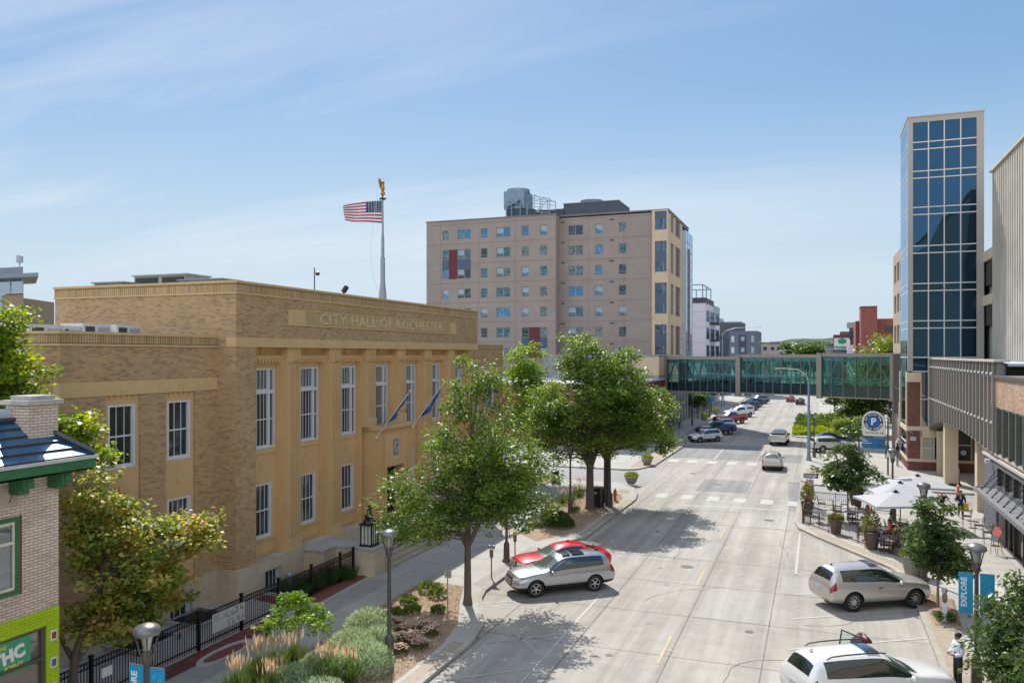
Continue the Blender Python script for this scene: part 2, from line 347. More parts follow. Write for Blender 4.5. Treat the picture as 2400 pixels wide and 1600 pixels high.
m_mulch=M('mulch',(.17,.11,.07),.95,var=.7,vs=20,bump=.9,spec=.15,var2=(.42,.31,.22)); m_mulch2=M('red_mulch',(.22,.07,.05),.95,var=.6,vs=24,bump=1)
struct('ground',MB().sheet([(-3000,-800),(3000,-800),(3000,5200),(-3000,5200)],-.03),concrete('far_ground',(.20,.22,.15),var=.3,sc_=.05))
road=MB().sheet([(-17.4,-12),(4.3,-12),(4.3,46),(4.3,120),(4.5,260),(-17.4,260)],0)
struct('road',road,m_road)
struct('side_street',MB().sheet([(-120,68.0),(-14.2,66.6),(-14.2,76.3),(-120,75.4)],.004).sheet([(-1.3,65.2),(14,65.2),(14,72.0),(-1.3,73.4)],.004),m_lane)
struct('road_patch',MB().sheet([(-15.4,87.2),(-6.2,87.0),(-6.1,101),(-15.4,101)],.004).sheet([(-9.4,66.5),(-5.4,66.5),(-5.4,73),(-9.4,73)],.004).sheet([(-2.0,60),(-1.5,60),(-1.5,74),(-2.5,74)],.004).sheet([(-6,87),(-1.7,86.8),(-1.7,94),(-6,94)],.004),m_asph)
jm=MB()
for X in (-12.2,-8.6,-5.02,-1.8): jm.strip((X,-10),(X-.6,258),.045,.008)
for k in range(54): 
    Y=-8.7+4.8*k; jm.strip((-14.3,Y),(3.9 if Y<45 else -1.6,Y-.1),.022,.008)
struct('road_joints',jm,m_joint)
# worn paint: stop lines, crosswalk bars, bay lines
wm=MB()
wm.strip((-9.6,59.7),(-2.2,60.2),.35,.012); wm.strip((-13,65.1),(-2,65.3),.15,.012)
for k in range(6): x=-11.9+1.95*k; wm.sheet([(x,62.2),(x+.9,62.2),(x+.9,64.1),(x,64.1)],.012)
for k in range(5): x=-14.6+1.95*k; wm.sheet([(x,83.4),(x+1,83.4),(x+1,85.4),(x,85.4)],.012)
wm.strip((-10.3,86.3),(-10.4,96.7),.14,.012); wm.strip((-9.35,14),(-9.35,36.3),.1,.012)
for Y in (15.2,19,22.8,26.6): wm.strip((-12.1,Y+4-2.2),(-9.4,Y+4),.1,.012)
wm.strip((-12.2,31),(-9.4,28),.09,.012); wm.strip((-14.3,32.7),(-9.4,36.2),.1,.012); wm.strip((-14.3,36.4),(-9.4,39.9),.1,.012)
wm.strip((-1.1,42.9),(-1.1,53),.13,.012)
for Y in (24.4,28.2,31.9,35.6,39.3,42.9): wm.strip((-1.1,Y),(3.9,Y+3.2),.12,.012)
for k in range(8): wm.strip((-16.6,103+3.6*k),(-11.8,106.6+3.6*k),.1,.012)
struct('road_markings',wm,m_white)
ym=MB()
for k in range(17): Y=8+10.4*k; x=lambda y:-5.25-.0075*(y-30); (None if 59<Y+1<88 or Y+3>60>Y else ym.strip((x(Y)-.14,Y),(x(Y+3)-.14,Y+3),.10,.012))
for Y in (38.6,30.2): ym.strip((-5.2,Y),(-5.2,Y+.1),.3,.012)
struct('centre_line',ym,m_yel)
# sealed cracks, manholes, repairs and drips on the old concrete
rs=random.Random(21); ck=MB()
for i in range(34):
    x,y=rs.uniform(-13.5,3),rs.uniform(16,96); a=rs.choice([rs.uniform(-.2,.2),rs.uniform(1.3,1.8),rs.uniform(-.9,.9)]); 
    for k in range(rs.randint(4,10)):
        l=rs.uniform(.25,.7); x2,y2=x+math.cos(a)*l,y+math.sin(a)*l; ck.strip((x,y),(x2,y2),rs.uniform(.012,.03),.0095); x,y=x2,y2; a+=rs.uniform(-.4,.4)
        if x>3.7 or x<-14: break
struct('road_crack',ck,M('crack_tar',(.12,.11,.10),.8,var=.3))
mh=MB()
for x,y,r in ((-6.4,42.5,.34),(-3.1,56.3,.34),(-8.0,70.3,.38),(-9.4,50.3,.16),(-2.6,33.4,.17),(-7.2,29.0,.14),(-10.9,76,.3),(-3.5,92,.34)): mh.sheet([(x+r*math.cos(2*PI*k/18),y+r*math.sin(2*PI*k/18)) for k in range(18)],.010)
struct('manhole_cover',mh,M('manhole_iron',(.13,.115,.10),.6,.4,var=.5,vs=18))
sp_=MB()
for x,y,w,l in ((-7.9,44.2,2.6,4.6),(-4.9,34.5,3.0,4.7),(-1.7,39.3,5.4,3.0),(-11.9,48.9,3.2,4.7),(-4.9,53.7,3.0,4.7),(-8.4,58.5,3.3,4.6),(-1.6,24.9,3.0,4.7)): sp_.sheet([(x,y),(x+w,y),(x+w,y+l),(x,y+l)],.0035)
struct('road_slab',sp_,concrete('road_slab_new',(.41,.39,.355),streak=(1.2,.12,1),var=.06))
rs=random.Random(5); dr_=MB()
for i in range(60):
    x,y=rs.choice([-7.1,-3.4,-12,1.5,1.0])+rs.gauss(0,.5),rs.uniform(18,95); r=rs.uniform(.05,.2)
    if x>3.6 or x<-13.8 or (x>-1.3 and y>50): continue
    dr_.sheet([(x+r*rs.uniform(.7,1.2)*math.cos(2*PI*k/9),y+r*rs.uniform(.9,1.8)*math.sin(2*PI*k/9)) for k in range(9)],.0105)
struct('oil_stain',dr_,M('oil_stain',(.24,.225,.205),.6,var=.15))
# pavements
K1=[(-12.3,-12),(-12.3,28.2),(-12.7,30.4),(-14.1,33.4),(-14.4,34.6),(-14.5,43.4),(-14.1,44.8),(-13.0,46.6),(-12.9,60.3),(-13.3,63),(-14.2,65.6),(-16.2,67.9)]
K2=[(-17.5,75.4),(-16.2,76.2),(-15.4,78.5),(-15.2,98.8),(-16.0,101.0),(-17.1,102.5),(-17.1,260)]
K3=[(3.95,-12),(3.95,43.6),(3.4,45.6),(-.1,51.7),(-1.25,54),(-1.5,56),(-1.5,63.2),(-.9,64.8),(.4,65.3)]
K4=[(.9,72.1),(-.6,72.6),(-1.5,74.4),(-1.6,90.6),(-.6,92.3),(4.1,96),(4.2,111.6),(-2.8,113.6),(-3.5,115),(-3.6,149),(-.2,152),(-.2,260)]
def offs(P,d):
    out=[]
    for i,p in enumerate(P):
        a=Vector(P[max(i-1,0)]); b=Vector(P[min(i+1,len(P)-1)]); t=(b-a).normalized(); out.append((p[0]-t.y*d,p[1]+t.x*d))
    return out
from mathutils.geometry import tessellate_polygon
def slab(m,poly,z0,z1):
    tri=tessellate_polygon([[Vector((p[0],p[1],0)) for p in poly]]); n=len(poly)
    vs=[(p[0],p[1],z0) for p in poly]+[(p[0],p[1],z1) for p in poly]
    fs=[]
    for t in tri:
        a,b,c=[Vector(poly[i][:2]) for i in t]; fs.append(tuple(n+i for i in (t if (b.x-a.x)*(c.y-a.y)-(b.y-a.y)*(c.x-a.x)>0 else t[::-1])))
    fs+=[(i,(i+1)%n,n+(i+1)%n,n+i) for i in range(n)]
    return m.add(vs,fs)
def kerb(P,d,side=None):
    Q=offs(P,d); k=MB()
    for i in range(len(P)-1): k.prism([P[i],P[i+1],Q[i+1],Q[i]],-.02,.135)
    return k,Q
kb=MB()
for P,d in ((K1,.2),(K2,.2),(K3,-.2),(K4,-.2)):
    k,Q=kerb(P,d); kb.add(k.v,k.f)
kb.prism([(-16.2,67.9),(-16.2,68.1),(-60,69),(-60,68.8)],-.02,.135); kb.prism([(.4,65.3),(.4,65.1),(14,65.1),(14,65.3)],-.02,.135); kb.prism([(.9,72.1),(.9,72.3),(14,72.1),(14,71.9)],-.02,.135)
struct('kerb',kb,m_kerb)
w1=MB(); slab(w1,offs(K1,.2)+[(-60,68.9),(-60,-12)],-.02,.13); slab(w1,offs(K2,.2)+[(-60,260),(-60,75.4)],-.02,.13)
slab(w1,offs(K3,-.2)+[(30,65.1),(30,-12)],-.02,.13); slab(w1,offs(K4,-.2)+[(60,260),(60,72.1)],-.02,.13)
struct('pavement',w1,m_walk)
# slab joints in the walks, grey side bands, red brick strip
sj=MB()
for k in range(40): Y=2+1.8*k; (sj.strip((-19.2,Y),(-16.2,Y),.02,.136) if Y<66 else None)
for X in (-17.75,-19.2): sj.strip((X,-5),(X,66),.025,.136)
for k in range(32): Y=66+2*k; sj.strip((-20.5,Y+10),(-15.5,Y+10),.02,.136)
for k in range(46): Y=5+1.5*k; (sj.strip((4.2,Y),(9.6,Y),.02,.136) if Y<64 else None)
for X in (6.2,8.0): sj.strip((X,0),(X,64),.02,.136)
for k in range(9): sj.strip((-1.3,74+2*k),(9.0,74+2*k),.02,.136)
struct('slab_joints',sj,M('slab_joint',(.22,.20,.18),.9))
struct('pavement_band',MB().sheet([(-20.35,-10),(-19.25,-10),(-19.25,34.5),(-20.35,34.5)],.134).sheet([(-15.3,35.2),(-14.75,34.9),(-14.75,43.3),(-15.3,43.3)],.134),m_walk2)
struct('pavement_edge',MB().sheet([(4.16,0),(5.1,0),(5.1,42),(4.6,45.2),(3.6,46),(4.16,43.6)],.134).sheet([(3.65,45.9),(4.6,45.4),(.4,52.6),(-.9,54.8),(-1.1,62),(-1.3,62),(-1.3,56),(.1,51.8)],.134).sheet([(-13.0,-8),(-12.52,-8),(-12.52,28),(-13.0,28)],.134).sheet([(-13.5,47),(-13.1,47),(-13.1,60),(-13.5,60)],.134).sheet([(-14.9,62.6),(-13.9,62.6),(-14.2,64),(-15,64)],.134).sheet([(-15.1,78.6),(-15.3,78.6),(-17,77),(-18,98),(-15,98)],.134).sheet([(-.9,76),(1.2,78),(1.2,84),(-1.3,82)],.134),m_tan)
struct('pavement_panel',MB().sheet([(6.4,30),(7.9,30),(7.9,35),(6.4,35)],.136).sheet([(6.6,39),(8.6,39),(8.6,44.5),(6.6,44.5)],.136).sheet([(8.0,20),(9.2,20),(9.2,28),(8.0,28)],.136),concrete('walk_light',(.46,.44,.41)))
struct('brick_paving',MB().sheet([(-21.25,-8),(-20.36,-8),(-20.36,27.4),(-20.9,28.2),(-21.25,28.2)],.136),m_pave)
# planting beds
def mound(poly,z0,h):
    cx=sum(p[0] for p in poly)/len(poly); cy=sum(p[1] for p in poly)/len(poly); n=len(poly); m=MB()
    A=[(p[0],p[1],z0) for p in poly]; B=[(cx+(p[0]-cx)*.8,cy+(p[1]-cy)*.93,z0+h) for p in poly]
    m.add(A+B,[(i,(i+1)%n,n+(i+1)%n,n+i) for i in range(n)]+[tuple(range(n,2*n))]); return m
def ccw(p):
    a=sum(p[i][0]*p[(i+1)%len(p)][1]-p[(i+1)%len(p)][0]*p[i][1] for i in range(len(p))); return p if a>0 else p[::-1]
beds=[([(-13.1,8),(-13.2,27.5),(-13.7,30),(-14.8,32.6),(-15.6,34.8),(-17.7,35.1),(-17.65,8)],m_mulch),
 ([(-15.4,44.6),(-17.1,46.2),(-18.1,54.4),(-18.2,60.6),(-14.4,62.0),(-13.8,60),(-13.7,48.2)],m_mulch),
 ([(4.3,36.4),(5.3,36.2),(5.6,40.6),(4.3,41.2)],m_mulch),([(5.1,24),(6.0,24),(6.0,31),(5.1,31)],m_mulch)]
for p,m in beds: struct('planting_bed',mound(ccw(p),.131,.06),m)
struct('red_mulch_bed',mound(ccw([(-20.5,30.4),(-20.7,34.7),(-23.4,34.6),(-23.5,29.6),(-21.0,29.2)]),.131,.05),m_mulch2)
kerbring=MB()
for a,b,r0,r1 in ((-20.2,23.9,.95,.75),):
    for k in range(20):
        t0,t1=2*PI*k/20,2*PI*(k+1)/20; s=1.5
        kerbring.prism([(a+r0*.5*math.cos(t0),b+r0*s*math.sin(t0)),(a+r0*.5*math.cos(t1),b+r0*s*math.sin(t1)),(a+r1*.45*math.cos(t1),b+r1*s*math.sin(t1)),(a+r1*.45*math.cos(t0),b+r1*s*math.sin(t0))],.131,.19)
struct('bed_edging',kerbring,m_walk)
struct('oval_bed',MB().sheet([(-20.2+.32*math.cos(t),23.9+1.1*math.sin(t)) for t in [2*PI*k/20 for k in range(20)]],.15),m_mulch2)
struct('lawn',MB().sheet([(-23.5,64.2),(-21.4,64.6),(-21.6,67.6),(-30,67.6),(-30,62)],.14),M('lawn_grass',(.12,.12,.04),.9,var=.5,vs=14,bump=.8,var2=(.3,.22,.1)))
# distant wooded hills
def hill(name,x0,x1,y,h,seed,mat,depth=300):
    rs=random.Random(seed); n=60; m=MB(); V=[];Fc=[]
    ph=[rs.uniform(0,6.28) for _ in range(5)]
    for j in range(5):
        for i in range(n+1):
            t=i/n; env=math.sin(PI*t)**.6
            hh=h*env*(.72+.2*math.sin(3.1*t*2+ph[0])+.1*math.sin(9*t+ph[1])+.04*math.sin(31*t+ph[2])+.03*math.sin(71*t+ph[3])+rs.uniform(-.02,.02))
            V.append((x0+(x1-x0)*t,y+depth*j/4,max(-1,hh*math.sin(PI*.5*min(1,j/2))) if j else -2))
    for j in range(4):
        for i in range(n): a=j*(n+1)+i; Fc.append((a,a+1,a+n+2,a+n+1))
    m.add(V,Fc); return struct(name,m,mat,smooth=60)
hg=M('hill_wood',(.06,.085,.06),.95,var=.5,vs=.03,bump=0,spec=.1,var2=(.09,.125,.075))
hill('hill',-500,900,1750,74,3,hg); hill('hill',-100,1500,2300,128,5,hg); hill('hill',-2600,-300,1900,60,9,hg)
# ---------- City Hall ----------
m_bb=BR('buff_brick',(.55,.36,.19),(.455,.295,.155),(.44,.31,.185),w=.26,h=.075,ms=.009,var=.30,stain=.09)
m_sold=BR('soldier_brick',(.60,.41,.22),(.52,.345,.175),(.24,.165,.09),w=.12,h=.38,ms=.018,var=.25)
m_stone=M('sandstone',(.60,.39,.19),.85,var=.05,vs=.9,bump=.15,spec=.2,var2=(.63,.415,.205))
m_stone2=M('sandstone_trim',(.61,.42,.215),.85,var=.07,vs=1.2,spec=.2)
m_lime=BR('plinth_limestone',(.60,.50,.37),(.54,.45,.33),(.40,.33,.25),w=1.2,h=.52,ms=.008,var=.12)
m_frame=M('white_window_paint',(.62,.65,.68),.5,var=.05); m_pane=GL('hall_pane',(.014,.015,.018),k=.02); m_blind=GL('hall_pane_blind',(.11,.135,.12),k=.03)
m_black=M('black_iron',(.012,.012,.014),.35,var=.2); m_roof=M('roof_membrane',(.33,.34,.35),.8,var=.15,vs=.4)
XF=-23.7
hall=thing('city_hall','three storey buff brick and sandstone city hall with fluted pilasters and carved name panel','building',(-29,42,0))
bays=[42+3.6*k for k in range(-3,4)]; pil=[42+3.6*(k+.5) for k in range(-3,3)]
# brick shell
b=MB()
Y0,Y1=28.7,55.3
b.wall((XF,Y0,0),(0,1,0),(1,0,0),Y1-Y0,11.75,13.72,[])
b.wall((XF,Y0,0),(0,1,0),(1,0,0),1.35,1.6,11.75,[]); b.wall((XF,Y1-1.35,0),(0,1,0),(1,0,0),1.35,1.6,11.75,[])
b.wall((XF,Y0,0),(-1,0,0),(0,-1,0),10.7,1.6,13.72,[]); b.wall((XF,Y1,0),(-1,0,0),(0,1,0),10.7,1.6,13.72,[])
b.wall((XF-10.7,Y0,0),(0,1,0),(-1,0,0),Y1-Y0,11,13.72,[])
XW=-24.7; wy=[23.55,26.5]
for a0,a1,wc in ((20.8,28.7,wy),(55.3,63.0,[57.4,60.4])):
    holes=[(c-.82-a0,c+.82-a0,1.6,9.46) for c in wc]
    b.wall((XW,a0,0),(0,1,0),(1,0,0),a1-a0,1.6,9.46,holes,.08); b.wall((XW,a0,0),(0,1,0),(1,0,0),a1-a0,9.99,11.38,[])
b.wall((XW,20.8,0),(-1,0,0),(0,-1,0),22,1.6,11.38,[]); b.wall((XW,63,0),(-1,0,0),(0,1,0),22,1.6,11.38,[])
part('brick_wall',b,m_bb,hall)
cp=MB()
cp.box(XF+.02,XF-10.72,Y0-.02,Y1+.02,13.72,14.12)
cp.box(XW+.02,XW-.3,20.78,Y0-.03,11.38,11.72); cp.box(XW-.3,XW-21,20.78,21.08,11.38,11.72); cp.box(XW+.02,XW-21,Y1+.03,63.02,11.38,11.72)
part('parapet_course',cp,m_sold,hall)
cp=MB(); cp.box(XF+.07,XF-10.77,Y0-.07,Y1+.07,14.12,14.22); cp.box(XF+.05,XF-10.75,Y0-.05,Y1+.05,13.64,13.715)
cp.box(XW+.07,XW-.36,20.73,Y0-.075,11.72,11.82); cp.box(XW-.36,XW-21,20.73,21.14,11.72,11.82); cp.box(XW+.05,XW-.3,20.75,Y0-.06,11.30,11.375); cp.box(XW-.3,XW-21,20.75,21.1,11.30,11.375); cp.box(XW+.07,XW-21,Y1+.075,63.07,11.72,11.82)
part('coping',cp,m_stone2,hall)
part('roof',MB().box(XF-.3,XF-10.4,Y0+.3,Y1-.3,14.222,14.24).box(XW-.05,XW-20.7,20.9,Y0-.02,11.2,11.24).box(XW-.3,XW-20.7,Y1+.08,62.7,11.822,11.83),m_roof,hall)
# sandstone: frieze band, recessed bays, wing surrounds
s=MB(); s.box(XF+.03,XF-.5,Y0-.03,Y1+.03,11.32,11.75)
s.box(XW+.03,XW-.3,20.77,Y0-.031,9.46,9.99); s.box(XW+.03,XW-.3,Y1+.031,63.03,9.46,9.99)
part('stone_band',s,m_stone2,hall)
XR=XF-.58
s=MB(); hol=[]
for c in bays:
    hol.append((c-.98-30.05,c+.98-30.05,6.6,10.35))
    if c!=42: hol.append((c-.72-30.05,c+.72-30.05,2.43,4.97))
    else: hol.append((c-1.0-30.05,c+1.0-30.05,1.3,4.5))
s.wall((XR,30.05,0),(0,1,0),(1,0,0),23.9,1.6,11.32,hol,.16)
for y in (30.05,53.95): s.box(XR,XF-.001,y-.001 if y>40 else y-.06,y+.06 if y>40 else y+.001,1.6,11.32)
for c in bays:
    # stepped jambs each side of the bay, dentils, medallions, sunk panels
    for sg in (-1,1):
        s.box(XR,XR+.2,c+sg*1.3,c+sg*1.12,1.6,10.75); s.box(XR,XR+.1,c+sg*1.12,c+sg*1.0,1.6,10.6)
    s.box(XR,XR+.2,c-1.3,c+1.3,10.75,10.95)
    for k in range(9): s.box(XR+.2,XR+.27,c-1.04+.24*k,c-.92+.24*k,10.6,10.75)
    s.box(XR,XR+.05,c-.17,c+.17,10.98,11.28)
    if c!=42:
        s.box(XR,XR+.06,c-.95,c+.95,6.38,6.58); s.box(XR,XR+.05,c-.16,c+.16,5.72,6.02)
        for (a,d) in ((-.85,-.8),(.8,.85)): s.box(XR,XR+.03,c+a,c+d,1.75,2.25)
        s.box(XR,XR+.03,c-.85,c+.85,1.72,1.78); s.box(XR,XR+.03,c-.85,c+.85,2.22,2.28)
        s.box(XR,XR+.05,c-.8,c+.8,2.33,2.43)
for a0,wc in ((20.8,wy),(55.3,[57.4,60.4])):
    for c in wc:
        s.wall((XW-.08,c-.82,0),(0,1,0),(1,0,0),1.64,1.6,9.46,[(.17,1.47,6.68,9.1),(.17,1.47,2.68,5.09)],.14)
        s.box(XW-.1,XW+.06,c-.16,c+.16,9.6,9.9)
        for k in range(5): s.box(XW-.08,XW-.02,c-.6+.28*k,c-.54+.28*k,9.3,9.46)
        s.box(XW-.1,XW-.03,c-.14,c+.14,5.75,6.03)
part('stone_facade',s,m_stone,hall)
for i,y in enumerate(pil):
    p=MB()
    if i in (2,3): z0=6.9
    else: z0=1.6
    p.box(XR,XF-.09,y-.5,y+.5,z0,11.32)
    for k in range(7): p.box(XF-.1,XF,y-.445+.135*k,y-.385+.135*k,z0+.7,10.55)
    p.box(XF-.09,XF,y-.5,y+.5,z0,z0+.5); p.box(XF-.09,XF-.0,y-.5,y+.5,10.6,10.64); p.box(XF-.09,XF+.02,y-.33,y-.25,10.65,11.2); p.box(XF-.09,XF+.02,y+.25,y+.33,10.65,11.2)
    for k in range(3): p.box(XF-.09,XF+.03,y-.18+.13*k,y-.1+.13*k,10.68,11.2-.08*k)
    part('pilaster',p,m_stone2,hall)
# limestone plinth and basement openings
p=MB()
def seg(xf,a0,a1,wc): p.wall((xf,a0,0),(0,1,0),(1,0,0),a1-a0,-.02,1.6,[(c-.62-a0,c+.62-a0,-.0,1.08) for c in wc],.3)
seg(XF+.06,28.64,55.36,[31.2,34.6,38.4,45.6,49.2,52.8]); seg(XW+.06,20.74,28.7,wy); seg(XW+.06,55.3,63.06,[57.4,60.4])
p.wall((XF+.06,28.64,0),(-1,0,0),(0,-1,0),1.2,-.02,1.6,[]); p.wall((XW+.06,20.74,0),(-1,0,0),(0,-1,0),22,-.02,1.6,[]); p.wall((XW+.06,63.06,0),(-1,0,0),(0,1,0),22,-.02,1.6,[])
p.wall((XF+.06,55.36,0),(-1,0,0),(0,1,0),1.2,-.02,1.6,[])
p.quad((XF+.06,28.64,1.6),(XF+.06,55.36,1.6),(XF-.5,55.36,1.6),(XF-.5,28.64,1.6)); p.quad((XW+.06,20.74,1.6),(XW+.06,28.7,1.6),(XW-.2,28.7,1.6),(XW-.2,20.74,1.6))
part('plinth',p,m_lime,hall)
def sash(c,z0,z1,w,X,n=3,tall=False,half=True,pm=None):
    f=MB(); x0,x1=X-.02,X+.09; t=.09
    f.box(x0,x1,c-w/2,c-w/2+t,z0,z1); f.box(x0,x1,c+w/2-t,c+w/2,z0,z1); f.box(x0,x1,c-w/2+t,c+w/2-t,z0,z0+t); f.box(x0,x1,c-w/2+t,c+w/2-t,z1-t,z1)
    a,b_=c-w/2+t,c+w/2-t
    def mun(a,b_,z0,z1,n,hm=None):
        for k in range(1,n): y=a+(b_-a)*k/n; f.box(X-.015,X+.025,y-.011,y+.011,z0,z1)
        if hm: f.box(X-.015,X+.045,a,b_,hm-.03,hm+.03)
        for y in (a,b_-.05): f.box(X-.018,X+.06,y,y+.04,z0,z1)
        f.box(X-.018,X+.06,a+.05,b_-.05,z0,z0+.06)
    if tall:
        zt=z0+2.55; f.box(x0,x1+.02,c-w/2+t,c+w/2-t,zt,zt+.17)
        for y in (c-w/2+.42,c+w/2-.42): f.box(x0,x1,y-.06,y+.06,z0+t,zt); f.box(x0,x1,y-.06,y+.06,zt+.17,z1-t)
        mun(c-w/2+.48,c+w/2-.48,z0+t,zt,4,z0+1.35); mun(c-w/2+.48,c+w/2-.48,zt+.17,z1-t,4)
        for sg in (-1,1): y=c+sg*(w/2-.225); f.box(X-.015,X+.045,y-.13,y+.13,z0+1.32,z0+1.38)
    else: mun(a,b_,z0+t,z1-t,n,(z0+z1)/2 if half else None)
    o=part('window',f,m_frame,hall)
    part('pane',MB().quad((X-.03,c-w/2,z0),(X-.03,c+w/2,z0),(X-.03,c+w/2,z1 if not tall else z0+2.6),(X-.03,c-w/2,z1 if not tall else z0+2.6)),m_pane,o)
    if tall: part('pane',MB().quad((X-.03,c-w/2,z0+2.62),(X-.03,c+w/2,z0+2.62),(X-.03,c+w/2,z1),(X-.03,c-w/2,z1)),m_blind,o,label='upper pane with pale green blind')
for c in bays:
    sash(c,6.6,10.35,1.96,XR-.12,tall=True)
    if c!=42: sash(c,2.43,4.97,1.44,XR-.12,n=4); sash(c if c!=34.8 else 34.6,0.0,1.08,1.24,XF-.2,n=4,half=False)
for c in wy+[57.4,60.4]:
    sash(c,6.68,9.1,1.3,XW-.18); sash(c,2.68,5.09,1.3,XW-.18,n=4); sash(c,0,1.08,1.24,XW-.2,half=False)
# carved name panel
nb=MB(); nb.box(XF,XF+.05,32.4,51.4,12.38,12.44); nb.box(XF,XF+.05,32.4,51.4,13.1,13.16)
nb.box(XF,XF+.05,32.4,33.7,12.44,13.1); nb.box(XF,XF+.05,50.5,51.4,12.44,13.1)
for k in range(5): nb.box(XF+.05,XF+.07,32.7+.18*k,32.75+.18*k,12.5,13.05)
np_=part('name_panel',nb,m_stone2,hall)
part('panel_field',MB().box(XF,XF+.012,33.7,50.5,12.44,13.1),M('panel_field',(.46,.325,.17),.85,var=.15,vs=2),np_)
text('CITY HALL OF ROCHESTER',.80,M('carved_letter',(.66,.48,.27),.8,var=.1,vs=6),'lettering',np_,(XF+.02,42.1,12.765),facing((1,0,0)),.03,sx=1.33,bold=.004,space=1.12)
# portal with city seal
p=MB(); a,e=40.05,43.95
p.wall((XF+.5,a,0),(0,1,0),(1,0,0),e-a,1.3,6.7,[(.95,2.95,1.3,4.5)],.7)
p.quad((XR,a,1.3),(XF+.5,a,1.3),(XF+.5,a,6.7),(XR,a,6.7)); p.quad((XF+.5,e,1.3),(XR,e,1.3),(XR,e,6.7),(XF+.5,e,6.7))
p.box(XR,XF+.62,a-.1,e+.1,6.7,6.9)
for k in range(16): p.box(XF+.5,XF+.57,a+.1+.23*k,a+.2+.23*k,6.5,6.68)
for k in range(4):
    p.box(XF+.5,XF+.54,a+.1+.18*k,a+.19+.18*k,1.6,6.3); p.box(XF+.5,XF+.54,e-.19-.18*k,e-.1-.18*k,1.6,6.3)
p.box(XF+.5,XF+.53,41.05,42.95,4.55,4.62)
portal=part('portal',p,m_stone,hall)
em=MB(); em.box(XF+.5,XF+.54,41.72,42.28,5.15,6.05)
part('seal_plaque',em,M('seal_blue',(.16,.19,.24),.6),portal)
pts=[(XF+.55,42+.2*math.cos(t),5.6+.3*math.sin(t)) for t in [R(60)+R(24)*k for k in range(13)]]
part('seal_emblem',MB().tube(pts,.035,6).bar((XF+.55,42.02,5.58),(XF+.55,42.2,5.58),.05).ball((XF+.52,42,4.95),.1),M('seal_light',(.5,.52,.5),.5),portal)
dm=MB()
for k in range(5): dm.box(XF-.2,XF-.12,41.0+.48*k,41.06+.48*k,1.3,4.5)
dm.box(XF-.2,XF-.12,41,43,3.35,3.45)
d=part('entrance_door',dm,M('bronze_door',(.10,.07,.045),.4,.3),hall); part('pane',MB().quad((XF-.21,41,1.3),(XF-.21,43,1.3),(XF-.21,43,4.5),(XF-.21,41,4.5)),m_pane,d)
# steps, landing and cheek walls
st=MB()
for k in range(7): st.box(XF+.05,-20.3-.3*k,35.65,48.9,(.13 if k==0 else .155*k+.13),.155*(k+1)+.13)
part('steps',st,M('step_stone',(.42,.36,.28),.8,var=.22,vs=3,stretch=(3,.6,3)),hall)
ck=MB(); ck.box(-20.3,XF+.06,34.6,35.64,.13,1.42); ck.box(-22.5,XF+.06,33.6,34.58,.13,1.42); ck.box(-20.3,XF+.06,48.92,49.96,.13,1.42)
part('cheek_wall',ck,m_lime,hall)
part('wall_cap',MB().box(-20.24,XF+.06,34.54,35.7,1.42,1.52).box(-22.44,XF+.06,33.5,34.52,1.42,1.52).box(-20.24,XF+.06,48.86,50.02,1.42,1.52),M('cap_stone',(.42,.40,.37),.8),hall)
# window wells kerbs
ww=MB()
for c in (31.2,): ww.box(XF+.1,XF+1.3,c-.9,c+.9,.131,.16); ww.box(XF+1.3,XF+1.42,c-1,c+1,.131,.3); ww.box(XF+.1,XF+1.42,c-1.0,c-.9,.131,.3); ww.box(XF+.1,XF+1.42,c+.9,c+1,.131,.3)
for c in wy: ww.box(XW+1.7,XW+1.82,c-1,c+1,.131,.3); ww.box(XW+.1,XW+1.82,c-1.0,c-.9,.131,.3); ww.box(XW+.1,XW+1.82,c+.9,c+1,.131,.3)
part('window_well',ww,M('well_concrete',(.45,.44,.42),.8),hall)
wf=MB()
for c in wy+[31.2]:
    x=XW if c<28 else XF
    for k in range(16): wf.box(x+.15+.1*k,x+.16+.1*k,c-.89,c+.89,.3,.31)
    wf.box(x+.1,x+1.3,c-.89,c+.89,.17,.18)  # black plate stands in for the shade down in the well
part('grate_and_dark_well',wf,m_black,hall)
# rooftop equipment
def acunit(x,y,w,d,h,z,label):
    t=thing('rooftop_air_conditioner',label,'air conditioner',(x,y,z),0,'air conditioners on the low wing roof')
    part('cabinet',MB().box(-w/2,w/2,-d/2,d/2,.08,h),M('ac_metal',(.62,.62,.60),.45,.2),t,world=False)
    part('louvre',MB().box(w/2,w/2+.02,-d*.42,-d*.1,.2,h-.12),M('ac_dark',(.05,.05,.055),.6),t,world=False)
    g=MB()
    for k in range(7): g.box(w/2,w/2+.03,d*.02+.06*k*d,d*.02+.06*k*d+.04,.2,h-.15)
    part('grille',g,M('ac_grille',(.35,.36,.37),.5),t,world=False)
for i,(y,w,h,x,l) in enumerate(((21.5,1.5,.86,-27.6,'dark ended air conditioner at the roof edge behind the leafy tree'),(22.6,.9,.84,-27.7,'smallest low pale air conditioner between two larger ones on the wing roof'),(23.75,1.35,.97,-27.6,'grilled air conditioner in the middle of the wing roof row'),(25.35,1.3,.97,-27.6,'pale air conditioner with a small dark vent nearest the tall brick block'))):
    acunit(x,y+.7,1.2,w,h,11.25,l)
t=thing('rooftop_vent_box','low grey louvred vent box on the high brick roof','vent',(-29.8,31.4,14.24))
part('housing',MB().box(-1.6,1.6,-.8,.8,0,.55).box(-1.68,1.68,-.88,.88,.55,.62),M('vent_box',(.36,.36,.33),.6),t,world=False)
part('louvre',MB().box(-1.5,-.1,-.83,-.8,.08,.47).box(.15,1.5,-.83,-.8,.08,.47),m_black,t,world=False)
